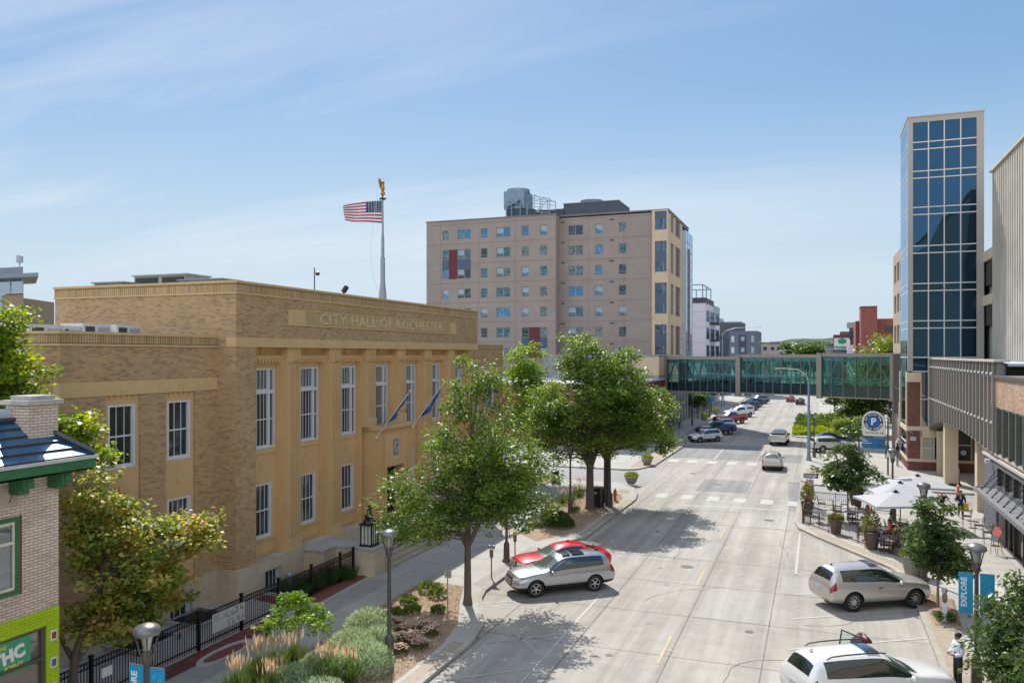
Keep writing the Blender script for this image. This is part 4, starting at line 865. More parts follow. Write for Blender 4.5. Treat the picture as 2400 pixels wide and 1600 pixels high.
# ---------- white apartment block ----------
m_wp=M('white_panel',(.62,.60,.68),.7,var=.05,vs=.2)
wb=thing('white_apartment_block','pale grey apartment block with dark roofline and stacked balconies','building',(-27,180,0))
xw=XY(1653,172); T=ZY(1653,697,172)
part('wall',MB().box(-36,xw,172,198,0,T-1.1),m_wp,wb); part('roof_band',MB().box(-36.1,xw+.1,171.9,186,T-1.1,T),M('band_dark',(.05,.06,.08),.6),wb)
part('roof_band',MB().box(xw-6,xw+.05,186,198,T-2.5,T-.8),M('band_blue',(.30,.38,.42),.5),wb)
sm=MB()
for zz in (T-3,T-6.2,T-9.4,T-12.6): sm.box(-36,xw,171.985,172,zz,zz+.05)
part('panel_joint',sm,M('joint_grey',(.28,.27,.31),.8),wb)
for k in range(5):
    zf=T-4.9-3.7*k
    part('window',MB().box(xw,xw+.04,174,178,zf,zf+2.4).box(xw,xw+.04,181,187,zf,zf+2.4).box(xw,xw+.04,190,196,zf,zf+2.4),m_win,wb)
    fr=MB()
    for y in (174,176,178,181,183,185,187,190,192,194,196): fr.box(xw+.04,xw+.1,y-.08,y+.08,zf,zf+2.4)
    part('window_frame',fr,m_black,wb)
    o=part('balcony',MB().box(xw,xw+1.9,179,189,zf-.35,zf-.1),m_black,wb); rl=MB()
    for q in range(11): rl.box(xw+1.84,xw+1.9,179+q,179.06+q,zf-.1,zf+.95)
    rl.box(xw+1.83,xw+1.91,179,189,zf+.9,zf+.98); rl.box(xw,xw+1.9,179,179.08,zf+.9,zf+.98); part('railing',rl,m_black,o)
o=thing('roof_pergola','open steel pergola on the pale apartment roof','pergola',(xw-3,183,T))
fr=MB()
for x in (-4.5,-1.5,1.8):
    for y in (-6,0,8): fr.tube([(x,y,-1),(x,y,3.1)],.12,5)
for y in (-6,8): fr.bar((-4.6,y,3.1),(1.9,y,3.1),.2)
for x in (-4.5,1.8): fr.bar((x,-6,3.1),(x,8,3.1),.2)
part('frame',fr,m_gal,o,world=False)
for x,l in ((-7.5,'left of two thin vent pipes on the pale apartment roof'),(-6.2,'right of two thin vent pipes on the pale apartment roof')): solo('vent_pipe',MB().tube([(0,0,0),(0,0,2.2)],.18,8),m_dkp,l,'pipe',(xw+x,176,T),group='vent pipes on the pale apartment roof',world=False)
# ---------- dark apartments ----------
def winbox(o,xs,zs,Y,w,h,mat):
    for x in xs:
        for zz in zs: part('window',MB().box(x,x+w,Y-.05,Y,zz,zz+h),mat,o)
m_lw=GL('light_pane',(.35,.42,.45),k=.2)
d1=thing('dark_apartment_tower','taller charcoal apartment block behind the blue grey one','building',(-25,240,0)); Tt=ZY(1735,756,235); x1_=XY(1735,235)
part('wall',MB().box(-33,x1_,235,252,0,Tt),M('charcoal',(.075,.085,.11),.7,var=.1),d1); part('coping',MB().box(-33,x1_+.1,234.9,252.1,Tt,Tt+.35),M('cop_blue',(.3,.33,.38),.6),d1)
winbox(d1,[-32,-29.4],[Tt-4-3.2*k for k in range(5)],235,1.9,1.7,m_win); 
for k in range(5): part('balcony',MB().box(-32.5,-27.5,234,235,Tt-5-3.2*k,Tt-4.7-3.2*k),m_black,d1)
d2=thing('blue_grey_apartments','blue grey cube of apartments with staggered tall windows','building',(-20,226,0)); Tt=ZY(1775,775,220); xa,xb=XY(1709,220),XY(1775,220)
part('wall',MB().box(xa,xb,220,236,0,Tt),M('blue_grey',(.105,.125,.17),.7,var=.08),d2); part('dark_strip',MB().box(xa+2.4,xa+4.4,219.97,220,0,Tt-1),M('strip_dark',(.05,.055,.075),.7),d2)
winbox(d2,[xa+.55,xa+5.6],[Tt-2.9-2.9*k for k in range(6)],219.98,.75,1.6,m_lw); winbox(d2,[xa+3.0],[Tt-2.6-2.9*k for k in range(6)],219.95,.9,1.1,m_lw)
for k in range(5): part('side_window',MB().box(xb,xb+.05,222+2.8*k,223.3+2.8*k,Tt-4,Tt-2.4).box(xb,xb+.05,222+2.8*k,223.3+2.8*k,Tt-8,Tt-6.4),m_lw,d2)
d3=thing('low_tan_block','small low tan block beyond the dark apartments before the woods','building',(-16,300,0)); 
xa,xb=XY(1782,300),XY(1826,300); Tt=ZY(1800,806,300)
part('wall',MB().box(xa,xb,300,312,0,Tt),M('tan_far',(.36,.30,.28),.8),d3); winbox(d3,[xa+1,xa+3.5,xa+5.6],[Tt-2.2,Tt-5],300,1.2,1.2,m_win); part('stair_block',MB().box(xb-3.2,xb+.05,299.9,308,Tt,Tt+.8),M('brown_far',(.2,.13,.12),.8),d3)
# ---------- right side, far: bank, brick tower ----------
bk=thing('bank_building','dark red bank building with white sign and green tree logo','building',(6,300,0)); Yb=300; xa,xb=XY(1954,Yb),XY(2012,Yb); Tt=ZY(1980,784,Yb)
part('wall',MB().box(xa,xb+2,Yb,Yb+16,0,Tt),M('bank_red',(.14,.035,.045),.8),bk); part('roof_railing',MB().box(xa+2,xb,Yb+1,Yb+1.2,Tt,Tt+1.1),M('rail_dk',(.1,.1,.1),.7),bk)
sgn=part('sign_board',MB().box(xa+.1,xb,Yb-.2,Yb,ZY(1980,819,Yb),ZY(1980,808.5,Yb)).box(xa+.1,xa+5.2,Yb-.2,Yb,ZY(1980,808.5,Yb),ZY(1980,792,Yb)),M('sign_white',(.62,.62,.60),.6),bk)
gm=M('bank_green',(.02,.22,.13),.6)
text('PREMIER BANKS',1.35,gm,'lettering',sgn,(xa+4.7,Yb-.25,ZY(1980,814.5,Yb)),facing((0,-1,0)),.03,bold=.03,sx=.92)
lg=MB()
for k,(dx,r) in enumerate(((-.8,.55),(0,.8),(.8,.55))): lg.ball((xa+2.7+dx,Yb-.25,ZY(1980,799,Yb)),r,sc=(1,.15,1.3)); lg.box(xa+2.6+dx,xa+2.8+dx,Yb-.3,Yb-.2,ZY(1980,805,Yb),ZY(1980,800,Yb))
part('tree_logo',lg,gm,sgn); winbox(bk,[xa+.3,xa+2.2,xa+4.1,xa+6],[ZY(1980,828,Yb)],Yb,1.6,1.1,m_win); part('window',MB().box(xb-1.8,xb-.3,Yb-.1,Yb,ZY(1980,803,Yb),ZY(1980,793,Yb)),m_win,bk)
part('side_awning',MB().box(xa-3,xa,Yb+1,Yb+6,Tt-1.4,Tt-1.2).box(xa-4.2,xa,Yb+1,Yb+6,Tt-3.2,Tt-3.0).box(xa-2.6,xa,Yb+2,Yb+7,0,Tt-3.2),M('awn_grey',(.25,.29,.31),.7),bk)
bt=thing('red_brick_block','red brick block with a tall windowless stair tower','building',(12,228,0)); Y=224; x0,x1=XY(2018,Y),XY(2056,Y)
m_fb=M('far_brick',(.23,.075,.055),.85,var=.14,vs=.7,stretch=(1,1,.3))
part('stair_tower',MB().box(x0,x1,Y,Y+9,0,ZY(2018,719,Y)),m_fb,bt); part('coping',MB().box(x0-.1,x1+.1,Y-.1,Y+9.1,ZY(2018,719,Y),ZY(2018,717.5,Y)),M('cop_dk',(.08,.06,.06),.7),bt)
part('wall',MB().box(x0-.9,30,Y+9,Y+24,0,ZY(2018,752,Y+9)).box(x1,30,Y+2,Y+9.02,0,ZY(2070,746.5,Y+2)),m_fb,bt); part('window',MB().box(x1+1.8,x1+4.4,Y+1.95,Y+2,ZY(2070,778,Y+2),ZY(2070,762,Y+2)),m_pane,bt)
o=thing('grey_stair_tower','small grey tower with a flat cap left of the red brick block','building',(XY(1998,262),262,0)); part('wall',MB().box(-1.4,2.4,0,4,0,ZY(1998,762,262)-6),m_wp,o,world=False); part('window',MB().box(-.9,2.2,-.05,0,ZY(1998,780,262)-2,ZY(1998,768,262)),m_win,o,world=False); part('wall_top',MB().box(-1.5,2.4,-.02,4,ZY(1998,768,262),ZY(1998,755,262)),M('cap_gr',(.33,.31,.33),.7),o,world=False)
# ---------- far left office with wide flat roof ----------
of=thing('flat_roofed_office','glass and tan office building with a wide overhanging flat roof','building',(-140,118,0)); Y=112
xr=XY(55,Y); zz=lambda v:ZY(40,v,Y)
part('glass_storey',MB().prism([(-170,Y),(xr,Y),(XY(50,Y+20),Y+20),(-170,Y+20)],zz(688),zz(652)),GL('office_glass',(.06,.12,.15),k=.35),of); part('roof_slab',MB().prism([(-170,Y-3),(XY(90,Y-3),Y-3),(XY(84,Y+8),Y+8),(-170,Y+8)],ZY(40,650,Y-3),ZY(40,641,Y-3)),M('slab_blue',(.22,.26,.32),.5),of)
part('penthouse',MB().prism([(-170,Y+2),(XY(54,Y+2),Y+2),(XY(48,Y+16),Y+16),(-170,Y+16)],zz(641),zz(622)),M('pent_grey',(.2,.22,.27),.5),of); part('wall',MB().prism([(xr-5.5,Y+.02),(xr,Y+.02),(XY(50,Y+20),Y+20),(xr-16,Y+20)],0,zz(690)),M('office_tan',(.36,.24,.16),.8),of); part('panel_wall',MB().box(-170,xr-5.6,Y,Y+.9,0,zz(690)),M('office_panel',(.42,.45,.5),.6),of)
for v in (700,757): part('window_band',MB().box(-168,xr-7,Y-.06,Y,zz(v+28),zz(v)),m_pane,of)
fr=MB()
for k in range(10): x=xr-.1-3.4*k; fr.box(x-.12,x+.12,Y-.1,Y,zz(688),zz(652)); (fr.box(x-7.1,x-6.9,Y-.12,Y,zz(785),zz(700)) if k<8 else 0)
fr.box(-170,xr,Y-.1,Y,zz(681),zz(680)); part('mullion',fr,M('mull_white',(.6,.62,.66),.5),of)
part('roof_beacon',MB().tube([(XY(46,Y+4),Y+4,zz(626)),(XY(46,Y+4),Y+4,zz(608))],.12,6).lathe([(.5,0),(.65,.2),(.65,1.3),(.45,1.5)],10,(XY(46,Y+4),Y+4,zz(608))),M('beacon',(.45,.47,.5),.5),of)
# ---------- glass stair tower, parking ramp, fin screen ----------
m_tw=M('tower_frame',(.40,.36,.32),.55,var=.05,vs=.3); m_twg=GL('tower_glass',(.004,.016,.03),refl=(.035,.11,.20),k=.45,rough=.01,wave=.03); m_mul=M('mullion_white',(.62,.60,.56),.5,var=.04)
m_trb=BR('ramp_brick',(.20,.045,.04),(.15,.04,.035),(.30,.20,.17),w=.25,h=.09,ms=.012); m_cream=M('cast_stone',(.60,.50,.36),.8,var=.06,vs=.8)
tw=thing('glass_stair_tower','tall glass stair tower with pale frame on a red brick base','building',(11,88,0))
X0,X1,YF,YK,TT=7.8,14.1,84.6,91.9,33.2
f=MB()
xa,xb=XY(2139.7,YF),XY(2289,YF)
f.box(X0,xa,YF,YF+.4,9.4,TT-.0); f.box(xb,X1,YF,YF+.4,4,TT); f.box(xa,xb,YF,YF+.4,TT-.48,TT); f.box(X0-.05,X1+.05,YF-.05,YK,TT,TT+.12)
f.box(X0,X0+.4,YK-.1,YK,4,TT); f.box(X0,X0+.4,YF+.4,YK-.1,TT-.3,TT); f.box(X1-.4,X1,YF+.4,YK,4,TT)
part('frame',f,m_tw,tw)
rows_=[335,352,402.7,419,487,504,577,594,665,682,752,769,837]; zr=[ZY(2139,v,YF) for v in rows_]
mu=MB()
for z in zr: mu.box(xa,xb,YF-.04,YF+.06,z-.05,z+.05); mu.box(X0-.012,X0+.02,YF+.16,YK-.1,z-.05,z+.05)
for u in (2176,2213,2251.5): x=XY(u,YF); mu.box(x-.05,x+.05,YF-.045,YF+.055,4.2,TT-.48)
for k in range(1,5): y=YF+.7+(YK-YF-1)*k/5; mu.box(X0-.012,X0+.018,y-.05,y+.05,4,TT-.3)
for z in (9.4,6.8): mu.box(xa,XY(2176,YF),YF-.04,YF+.06,z-.05,z+.05)
part('mullion',mu,m_mul,tw)
def tilted_panes():
    m=MB(); xs=[xa]+[XY(u,YF) for u in (2176,2213,2251.5)]+[xb]; zs=[4.2,6.8]+sorted(zr)+[TT-.48]; rs=random.Random(3)
    for i in range(4):
        for j in range(len(zs)-1):
            a,c,d,e=[YF+.1+rs.uniform(-.012,.012) for _ in range(4)]; m.quad((xs[i],a,zs[j]),(xs[i+1],c,zs[j]),(xs[i+1],d,zs[j+1]),(xs[i],e,zs[j+1]))
    return m
part('glass',tilted_panes(),m_twg,tw)
part('side_glass',MB().box(X0+.001,X0+.016,YF+.16,YK-.1,4.1,TT-.3),GL('tower_side_glass',(.02,.06,.10),refl=(.45,.65,.85),k=.35,rough=.02),tw)
part('back_wall',MB().box(X0+.5,X1,YK-.3,YK,0,TT).box(X1-.5,X1-.41,YF+.4,YK-.3,0,TT).box(X0+.5,X1-.5,YF+.5,YK-.3,TT-.3,TT-.05),m_tw,tw)
lt_=MB()
for z in (zr[1]-.3,zr[2]+.25,zr[5]-.3,zr[7]+.3): lt_.box(XY(2213,YF)+.2,XY(2235,YF)+.3,YF+.125,YF+.14,z,z+.05)
part('base_wall',MB().box(X0-.02,8.9,YF-.06,YF+.5,.13,8.6).box(X0-.02,X0+.5,YF+.5,YK,.13,4.0).box(8.9,12.9,YF-.06,YF+.4,.13,1.0),m_trb,tw)
tr=MB(); tr.box(X0-.1,8.95,YF-.12,YF+.6,8.4,9.3); tr.box(X0-.08,10.1,YF-.1,YF+.5,3.85,4.25); tr.box(X0-.08,10.2,YF-.1,YF+.5,.95,1.22); tr.box(X0-.08,X0+.5,YF+.5,YK,.95,1.22); tr.box(X0-.08,X0+.5,YF+.5,YK,3.7,4.1)
tr.box(8.9,10.2,YF-.09,YF+.4,3.25,3.85); tr.box(8.86,8.96,YF-.09,YF+.4,1.22,8.4)
for y in (YF+.55,YK-.3): tr.box(X0-.12,X0+.4,y-.25,y+.25,4.1,9.3)
part('stone_trim',tr,m_cream,tw)
w=part('base_window',MB().box(8.96,9.04,YF-.05,YF,1.22,3.25).box(9.95,10.05,YF-.05,YF,1.22,3.25).box(9.04,9.95,YF-.05,YF,2.2,2.27).box(X0-.06,X0-.0,YF+1.2,YK-1.2,2.6,2.7),m_mul,tw)
part('pane',MB().box(9.0,10,YF-.02,YF+.1,1.22,3.25).box(8.98,XY(2176,YF)+.3,YF-.0,YF+.1,4.25,9.4).box(X0-.03,X0+.1,YF+1.0,YK-1,1.25,3.7).box(X0-.03,X0+.1,YF+.9,YK-.9,4.2,9.2),GL('base_pane',(.02,.03,.035),k=.2),w)
wl=thing('wall_lamp','grey gooseneck wall lamp on the brick base of the glass tower','lamp',(8.1,YF-.1,3.2)); part('arm',MB().tube([(-.3,0,.6),(0,-.25,.55),(.1,-.3,.3)],.04,6),m_gal,wl,world=False); part('shade',MB().box(-.1,.35,-.5,-.15,-.25,.1),M('lamp_grey',(.5,.48,.46),.5),wl,world=False)
# parking ramp
rp=thing('parking_ramp','concrete parking ramp with ribbed wall, metal fin screen and columned walk','building',(20,75,0))
part('ribbed_wall',MB().box(14.0,40,8,80.3,10.3,26.7),concrete('ribbed_concrete',(.47,.43,.37),var=.12,sc_=.5),rp)
rb=MB()
for k in range(90): y=8.3+.8*k; rb.box(13.94,14,y,y+.3,10.4,26.6)
part('rib',rb,concrete('ribbed_concrete',(.40,.35,.29)),rp); part('roof_cap',MB().box(13.8,40.2,7.8,80.5,26.7,26.85),m_cream,rp)
part('rear_block',MB().box(14.6,40,80.3,112,0,20.2),concrete('ramp_concrete',(.40,.37,.32)),rp)
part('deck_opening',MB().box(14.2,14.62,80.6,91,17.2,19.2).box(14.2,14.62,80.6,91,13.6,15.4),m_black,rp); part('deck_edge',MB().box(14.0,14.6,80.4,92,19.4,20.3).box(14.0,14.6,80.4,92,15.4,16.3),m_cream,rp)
# ramp wing seen left of the glass tower
rw=MB(); rw.wall((8.05,YK+.02,0),(0,1,0),(-1,0,0),12,.13,22.3,[(.8+3.6*j,3.4+3.6*j,12.2+3.4*k,14.2+3.4*k) for j in range(3) for k in range(3)],.5); rw.wall((8.05,103.9,0),(1,0,0),(0,1,0),10,.13,22.3,[])
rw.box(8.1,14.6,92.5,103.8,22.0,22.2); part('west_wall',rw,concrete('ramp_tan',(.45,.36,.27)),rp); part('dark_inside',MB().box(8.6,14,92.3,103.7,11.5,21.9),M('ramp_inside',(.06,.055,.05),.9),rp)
lk=MB(); lk.box(8.0,8.03,92,102.3,4.5,11.0); part('link_glass',lk,GL('link_glass',(.02,.06,.07),refl=(.5,.7,.75),k=.2),rp)
lk=MB()
for k in range(8): lk.box(7.9,8.05,92.1+1.4*k,92.2+1.4*k,4.4,11.1)
for z in (4.4,7.2,11.0): lk.box(7.9,8.05,92,102.4,z,z+.12)
part('link_mullion',lk,M('bridge_frame',(.16,.14,.125),.5,.2),rp)
# fin screen over the walk
XN=9.6
def soff(y):
    if y>=74.4: t=(y-74.4)/(84.4-74.4); return 5.35-1.4*t*t
    if y>=66: return 5.35+.15*math.sin((74.4-y)/8.4*PI*.5)
    return 5.5-.45*((66-y)/12)**1.3
fn=MB(); y=84.3; i=0
while y>54:
    zb=soff(y); fn.box(XN-.02,XN+.55,y-.13,y+.13,zb,10.55); y-=1.33/2 if 0 else 1.33; i+=1
y=84.3-.665
while y>54: fn.box(XN+.12,XN+.5,y-.06,y+.06,soff(y),10.5); y-=1.33
part('fin_screen',fn,M('fin_metal',(.29,.265,.235),.5,.25,var=.06),rp)
bp_=MB(); ys=[84.4-.4*k for k in range(77)]
for a,c in zip(ys[:-1],ys[1:]): bp_.quad((XN+.5,a,soff(a)),(XN+.5,c,soff(c)),(XN+.5,c,10.5),(XN+.5,a,10.5)); bp_.quad((XN,c,soff(c)),(XN,a,soff(a)),(XN+1.2,a,soff(a)),(XN+1.2,c,soff(c)))
part('screen_back',bp_,M('screen_back',(.15,.135,.115),.6),rp)
part('screen_cap',MB().box(XN-.1,XN+.7,54,84.5,10.55,10.68),M('cap_light',(.55,.52,.46),.5),rp)
db=MB(); y=84.3
while y>54:
    for z in (9.85,6.95): db.ball((XN-.06,y,z),.09,6,4)
    y-=1.33
part('fixing',db,M('fix_white',(.75,.74,.70),.4),rp)
part('lower_roof',MB().box(XN+.6,14,54,84.5,10.3,10.45),M('roof_bluegrey',(.40,.47,.55),.6),rp)
part('soffit_block',MB().box(10.8,14.5,58.6,84.4,5.6,10.3),m_cream,rp)
for (y,x) in ((76.5,10.3),(64.2,10.7),(83.2,10.6)):
    c=MB(); c.box(x-.5,x+.5,y-.45,y+.45,.13,5.6 if y<80 else 4.0)
    for z in (1.9,3.6): c.box(x-.51,x+.51,y-.46,y+.46,z,z+.03)
    part('column',c,m_cream,rp)
bw=MB().wall((10.9,84.3,0),(1,0,0),(0,-1,0),4,.13,5.6,[(.6,2.2,1.25,4.1)],.2); part('back_wall',bw,m_trb,rp); part('back_trim',MB().box(10.9,14.5,84.2,84.28,1.0,1.25).box(10.9,14.5,84.2,84.28,4.1,5.6).box(13.3,13.6,84.1,84.29,.13,4.1),m_cream,rp)
o=part('back_window',MB().box(11.5,13.1,84.35,84.42,2.6,2.7).box(11.5,11.6,84.35,84.42,1.25,4.1).box(13,13.1,84.35,84.42,1.25,4.1),m_mul,rp); part('pane',MB().box(11.5,13.1,84.43,84.5,1.25,4.1),m_pane,o); part('round_decal',MB().tube([(12.4,84.4,1.95),(12.4,84.42,1.95)],.24,16),m_frame,o)
part('side_wall',MB().wall((14.4,58.6,0),(0,1,0),(-1,0,0),25.7,.13,5.6,[]),m_cream,rp)
# ---------- glazed pedestrian bridge ----------
br=thing('pedestrian_bridge','glazed teal pedestrian bridge with diagonal trusses spanning the street','bridge',(-6,109,0))
A=Vector((8.0,102.5)); B=Vector((-20.65,116.2)); dv=(B-A).normalized(); nv=Vector((-dv.y,dv.x)); nv=nv if nv.y<0 else -nv; LB=(B-A).length; DP=3.6
m_bf=M('bridge_beige',(.30,.265,.23),.5,.15); m_bg=CLEAR('bridge_glass',(.68,.86,.85),.015); m_dkg=GL('bridge_dark_glass',(.008,.03,.04),refl=(.3,.55,.6),k=.05); m_tr=M('truss_teal',(.50,.62,.60),.5); m_mb=M('mull_brown',(.20,.17,.15),.5,.2)
def bp(s,k,z): p=A+dv*s-nv*k; return (p.x,p.y,z)     # k=0 front face, k=DP back face
def bbar(m,s0,s1,k0,k1,z0,z1):
    a=[bp(s0,k0,0)[:2],bp(s1,k0,0)[:2],bp(s1,k1,0)[:2],bp(s0,k1,0)[:2]]; m.prism(a,z0,z1)
def s_of(u):  # along-bridge coordinate seen in column u
    fx,fy=fac(u); # (A+dv*s) parallel to (fx,fy)
    return -(A.x*fy-A.y*fx)/(dv.x*fy-dv.y*fx)
s1,s2=s_of(1921),s_of(1731)
secs=[(0.0,s1,11.12,5.75),(s1,s2,11.0,5.85),(s2,LB,10.72,5.75)]
fr=MB(); mu=MB()
for i,(a,c,zt_,zb_) in enumerate(secs):
    for k0,k1 in ((-.12,.12),(DP-.12,DP+.12)):
        bbar(fr,a,c,k0,k1,zt_-.42,zt_); bbar(fr,a,c,k0,k1,zb_,zb_+.14)
    bbar(fr,a,c,.12,DP-.12,zt_-.12,zt_-.04); bbar(fr,a,c,.12,DP-.12,zb_+.02,zb_+.4)
    n=(6,9,10)[i]
    for q in range(1,n):
        s=a+(c-a)*q/n
        for k in (-.05,DP): bbar(mu,s-.045,s+.045,k,k+.1,zb_+.1,zt_-.4)
for s in (.15,s1,s2,LB-.2): 
    w_=.32 if s in (s1,s2) else .22
    for k0,k1 in ((-.25,.25),(DP-.25,DP+.25)): bbar(fr,s-w_,s+w_,k0,k1,5.6,11.16 if s<s2 else 10.9)
part('frame',fr,m_bf,br); part('mullion',mu,m_mb,br)
g=MB(); dg_=MB(); ts=MB(); fl_=MB(); ce=MB()
for i,(a,c,zt_,zb_) in enumerate(secs):
    for k in (.0,DP): bbar(g,a,c,k-.01,k+.01,zb_+1.35,zt_-.4)
    bbar(dg_,a,c,-.02,.02,zb_+.1,zb_+1.35); bbar(dg_,a,c,DP-.02,DP+.02,zb_+.1,zb_+1.35)
    n=(2,3,4)[i]; W_=(c-a)/n
    for k in (.45,DP-.45):
        for q in range(n):
            s0=a+W_*q
            for (p,r) in ((0,.5),(1,.5)): ts.bar(bp(s0+W_*p,k,zb_+.7),bp(s0+W_*r,k,zt_-.6),.16)
        ts.bar(bp(a,k,zb_+1.9),bp(c,k,zb_+1.9),.06); ts.bar(bp(a,k,zb_+2.3),bp(c,k,zb_+2.3),.06)
    bbar(ce,a,c,.3,DP-.3,zt_-.95,zt_-.5)
part('glazing',g,m_bg,br); part('spandrel',dg_,m_dkg,br); part('truss',ts,m_tr,br); part('ceiling_duct',ce,M('duct_teal',(.30,.55,.54),.6),br)
cl=MB(); px,py=8.3,93.3
cl.box(px-.55,px+.55,py-.5,py+.5,1.9,5.9); cb_=MB().box(px-.8,px+.8,py-.75,py+.75,.13,1.9).box(px-.7,px+.7,py-.65,py+.65,1.9,2.15)
part('column',cl,m_bf,br); part('column_base',cb_,concrete('col_base',(.40,.40,.42)),br)
part('column',MB().box(8.0-.2,8.0+.6,101.6,102.6,.13,5.8),m_bf,br)
# ---------- tan brick restaurant, lower right ----------
m_tb=BR('tan_brick',(.58,.41,.28),(.46,.28,.18),(.46,.36,.28),w=.24,h=.08,ms=.012,var=.3); m_gb=BR('grey_brick',(.13,.135,.15),(.10,.105,.12),(.30,.31,.33),w=.32,h=.095,ms=.014,var=.2)
rs=thing('tan_brick_restaurant','tan and charcoal brick restaurant with steel entrance canopy','building',(14,45,0)); XB=9.72; YE=58.4
w0=[(YE-YX(2326,XB),0)]
ya,yb_=34.0,YX(2326.5,XB)
part('tan_wall',MB().wall((XB,20,0),(0,1,0),(-1,0,0),YE-20,4.87,9.6,[(ya-20,yb_-20,5.2,7.9)],.25).wall((XB,YE,0),(1,0,0),(0,1,0),14,.13,9.6,[]).wall((XB,20,0),(1,0,0),(0,-1,0),14,.13,9.6,[]),m_tb,rs)
part('grey_wall',MB().wall((XB-.012,20,0),(0,1,0),(-1,0,0),YE-20-.0,.13,4.78,[(25,52.6-20,3.55,4.35) ,(16,52.4-20,.2,3.15)] if 0 else [(18,YX(2335,XB)-20,.2,2.95),(18,YX(2340,XB)-20-.0,3.4,4.4)],.2),m_gb,rs)
part('string_course',MB().box(XB-.1,XB,20,YE+.05,4.75,4.9).box(XB-.06,XB,20,YE,5.08,5.2),M('course_light',(.5,.47,.44),.7),rs); part('coping',MB().box(XB-.1,XB+14,19.9,YE+.1,9.6,9.78),M('coping_dark',(.12,.115,.11),.5),rs); part('roof',MB().box(XB+.3,XB+14,20.2,YE-.2,9.5,9.62),m_roof,rs)
n=13
wf=MB()
for k in range(n+1): y=ya+(yb_-ya)*k/n; wf.box(XB-.12,XB+.12,y-.1,y+.1,5.2,7.9)
wf.box(XB+.0,XB+.12,ya,yb_,5.2,5.28); wf.box(XB,XB+.12,ya,yb_,7.8,7.9)
o=part('upper_window',wf,M('olive_metal',(.14,.14,.115),.5,.2),rs); part('pane',MB().box(XB+.1,XB+.12,ya,yb_,5.2,7.9),GL('rest_pane',(.05,.11,.12),refl=(.7,.9,.9),k=.25,wave=.4),o)
yS=YX(2340,XB); wf=MB()
for k in range(9): y=yS-2.1*k; wf.box(XB-.06,XB+.14,y-.08,y+.02,.2,2.95) if k else None; wf.box(XB-.07,XB+.13,y-1.0*k*0-.1,y,3.4,4.4)
wf.box(XB,XB+.14,38,yS,2.85,2.95)
wf.box(XB-.05,XB+.14,38,yS,.2,.34)
o=part('shopfront',wf,M('front_black',(.03,.028,.028),.4),rs); part('pane',MB().box(XB+.12,XB+.14,38,yS,.3,2.9).box(XB+.12,XB+.14,38,yS,3.4,4.4),GL('front_pane',(.16,.14,.12),refl=(.8,.75,.65),k=.22,wave=.3),o)
part('door_recess',MB().box(XB+.02,XB+.11,yS-2.9,yS-.1,.3,2.9),M('door_dark',(.03,.03,.035),.4),o)
part('sill',MB().box(XB-.35,XB,38,YE-6.5,.13,.2),m_walk,rs)
cn=MB(); yc0,yc1=36,YX(2290,XB)-1.1; yc1=54.6
cn.box(XB-1.15,XB-.02,yc0,yc1,3.02,3.14); cn.box(XB-1.2,XB-1.1,yc0,yc1+.04,2.98,3.2); cn.box(XB-1.1,XB,yc1-.04,yc1+.04,2.98,3.2)
o=part('canopy',cn,M('canopy_grey',(.24,.24,.25),.5,.3),rs)
rd=MB(); y=yc1-.7
while y>37: rd.tube([(XB,y+.5,4.25),(XB-.85,y,3.16)],.022,5).tube([(XB,y-.5,4.25),(XB-.85,y,3.16)],.022,5).ball((XB-.85,y,3.18),.06,6,4); y-=1.5
part('tie_rod',rd,m_black,o)
wl=thing('floodlight','small white floodlight on the charcoal brick above the canopy','lamp',(XB-.1,YX(2322,XB-.1),4.6)); part('bracket',MB().box(-.05,.1,-.04,.04,-.05,.05),m_gal,wl,world=False); part('lamp_head',MB().box(-.3,-.05,-.12,.12,-.1,.12),m_frame,wl,world=False)
# ---------- foliage ----------
rng=np.random.default_rng(11)
def leaf_mesh(P,D,Nn,Ln,Wd,name,fold=.25):
    """P base points, D directions, Nn normals (n,3); Ln lengths, Wd widths"""
    n=len(P); D=D/np.linalg.norm(D,axis=1,keepdims=True); S=np.cross(D,Nn); S/=np.linalg.norm(S,axis=1,keepdims=True)+1e-9; U=np.cross(S,D)
    L_=Ln[:,None]; Wq=Wd[:,None]
    V=np.empty((n,4,3)); V[:,0]=P; V[:,1]=P+D*L_*.5+S*Wq*.5+U*Wq*fold; V[:,2]=P+D*L_; V[:,3]=P+D*L_*.5-S*Wq*.5+U*Wq*fold
    me=bpy.data.meshes.new(name); me.vertices.add(n*4); me.loops.add(n*4); me.polygons.add(n)
    me.vertices.foreach_set('co',V.reshape(-1).astype(np.float32)); me.loops.foreach_set('vertex_index',np.arange(n*4,dtype=np.int32))
    me.polygons.foreach_set('loop_start',np.arange(0,n*4,4,dtype=np.int32)); me.polygons.foreach_set('loop_total',np.full(n,4,dtype=np.int32)); me.update(calc_edges=True); me.validate(); return me
def rdir(n): v=rng.normal(size=(n,3)); return v/np.linalg.norm(v,axis=1,keepdims=True)
def leaves(centers,sig,per,size,name,up=.9,asp=.62,droop=.2):
    c=np.repeat(np.array(centers),per,axis=0); n=len(c); sg=np.repeat(np.array(sig),per)[:,None]
    g=rdir(n)*(rng.random((n,1))**.45)*1.5; g[:,2]*=.62
    P=c+g*sg
    N=rdir(n)*.75; N[:,2]+=up; D=rdir(n); D[:,2]=D[:,2]*.5-droop
    D=D-N*(np.sum(D*N,axis=1)/np.sum(N*N,axis=1))[:,None]*.8
    s=size*rng.uniform(.5,1.4,n)
    return leaf_mesh(P,D,N,s,s*asp,name)
m_bark=M('bark',(.13,.10,.08),.95,var=.35,vs=9,bump=.6,stretch=(3,3,.6)); m_barkl=M('bark_light',(.26,.20,.15),.9,var=.3,vs=8,stretch=(3,3,.5))
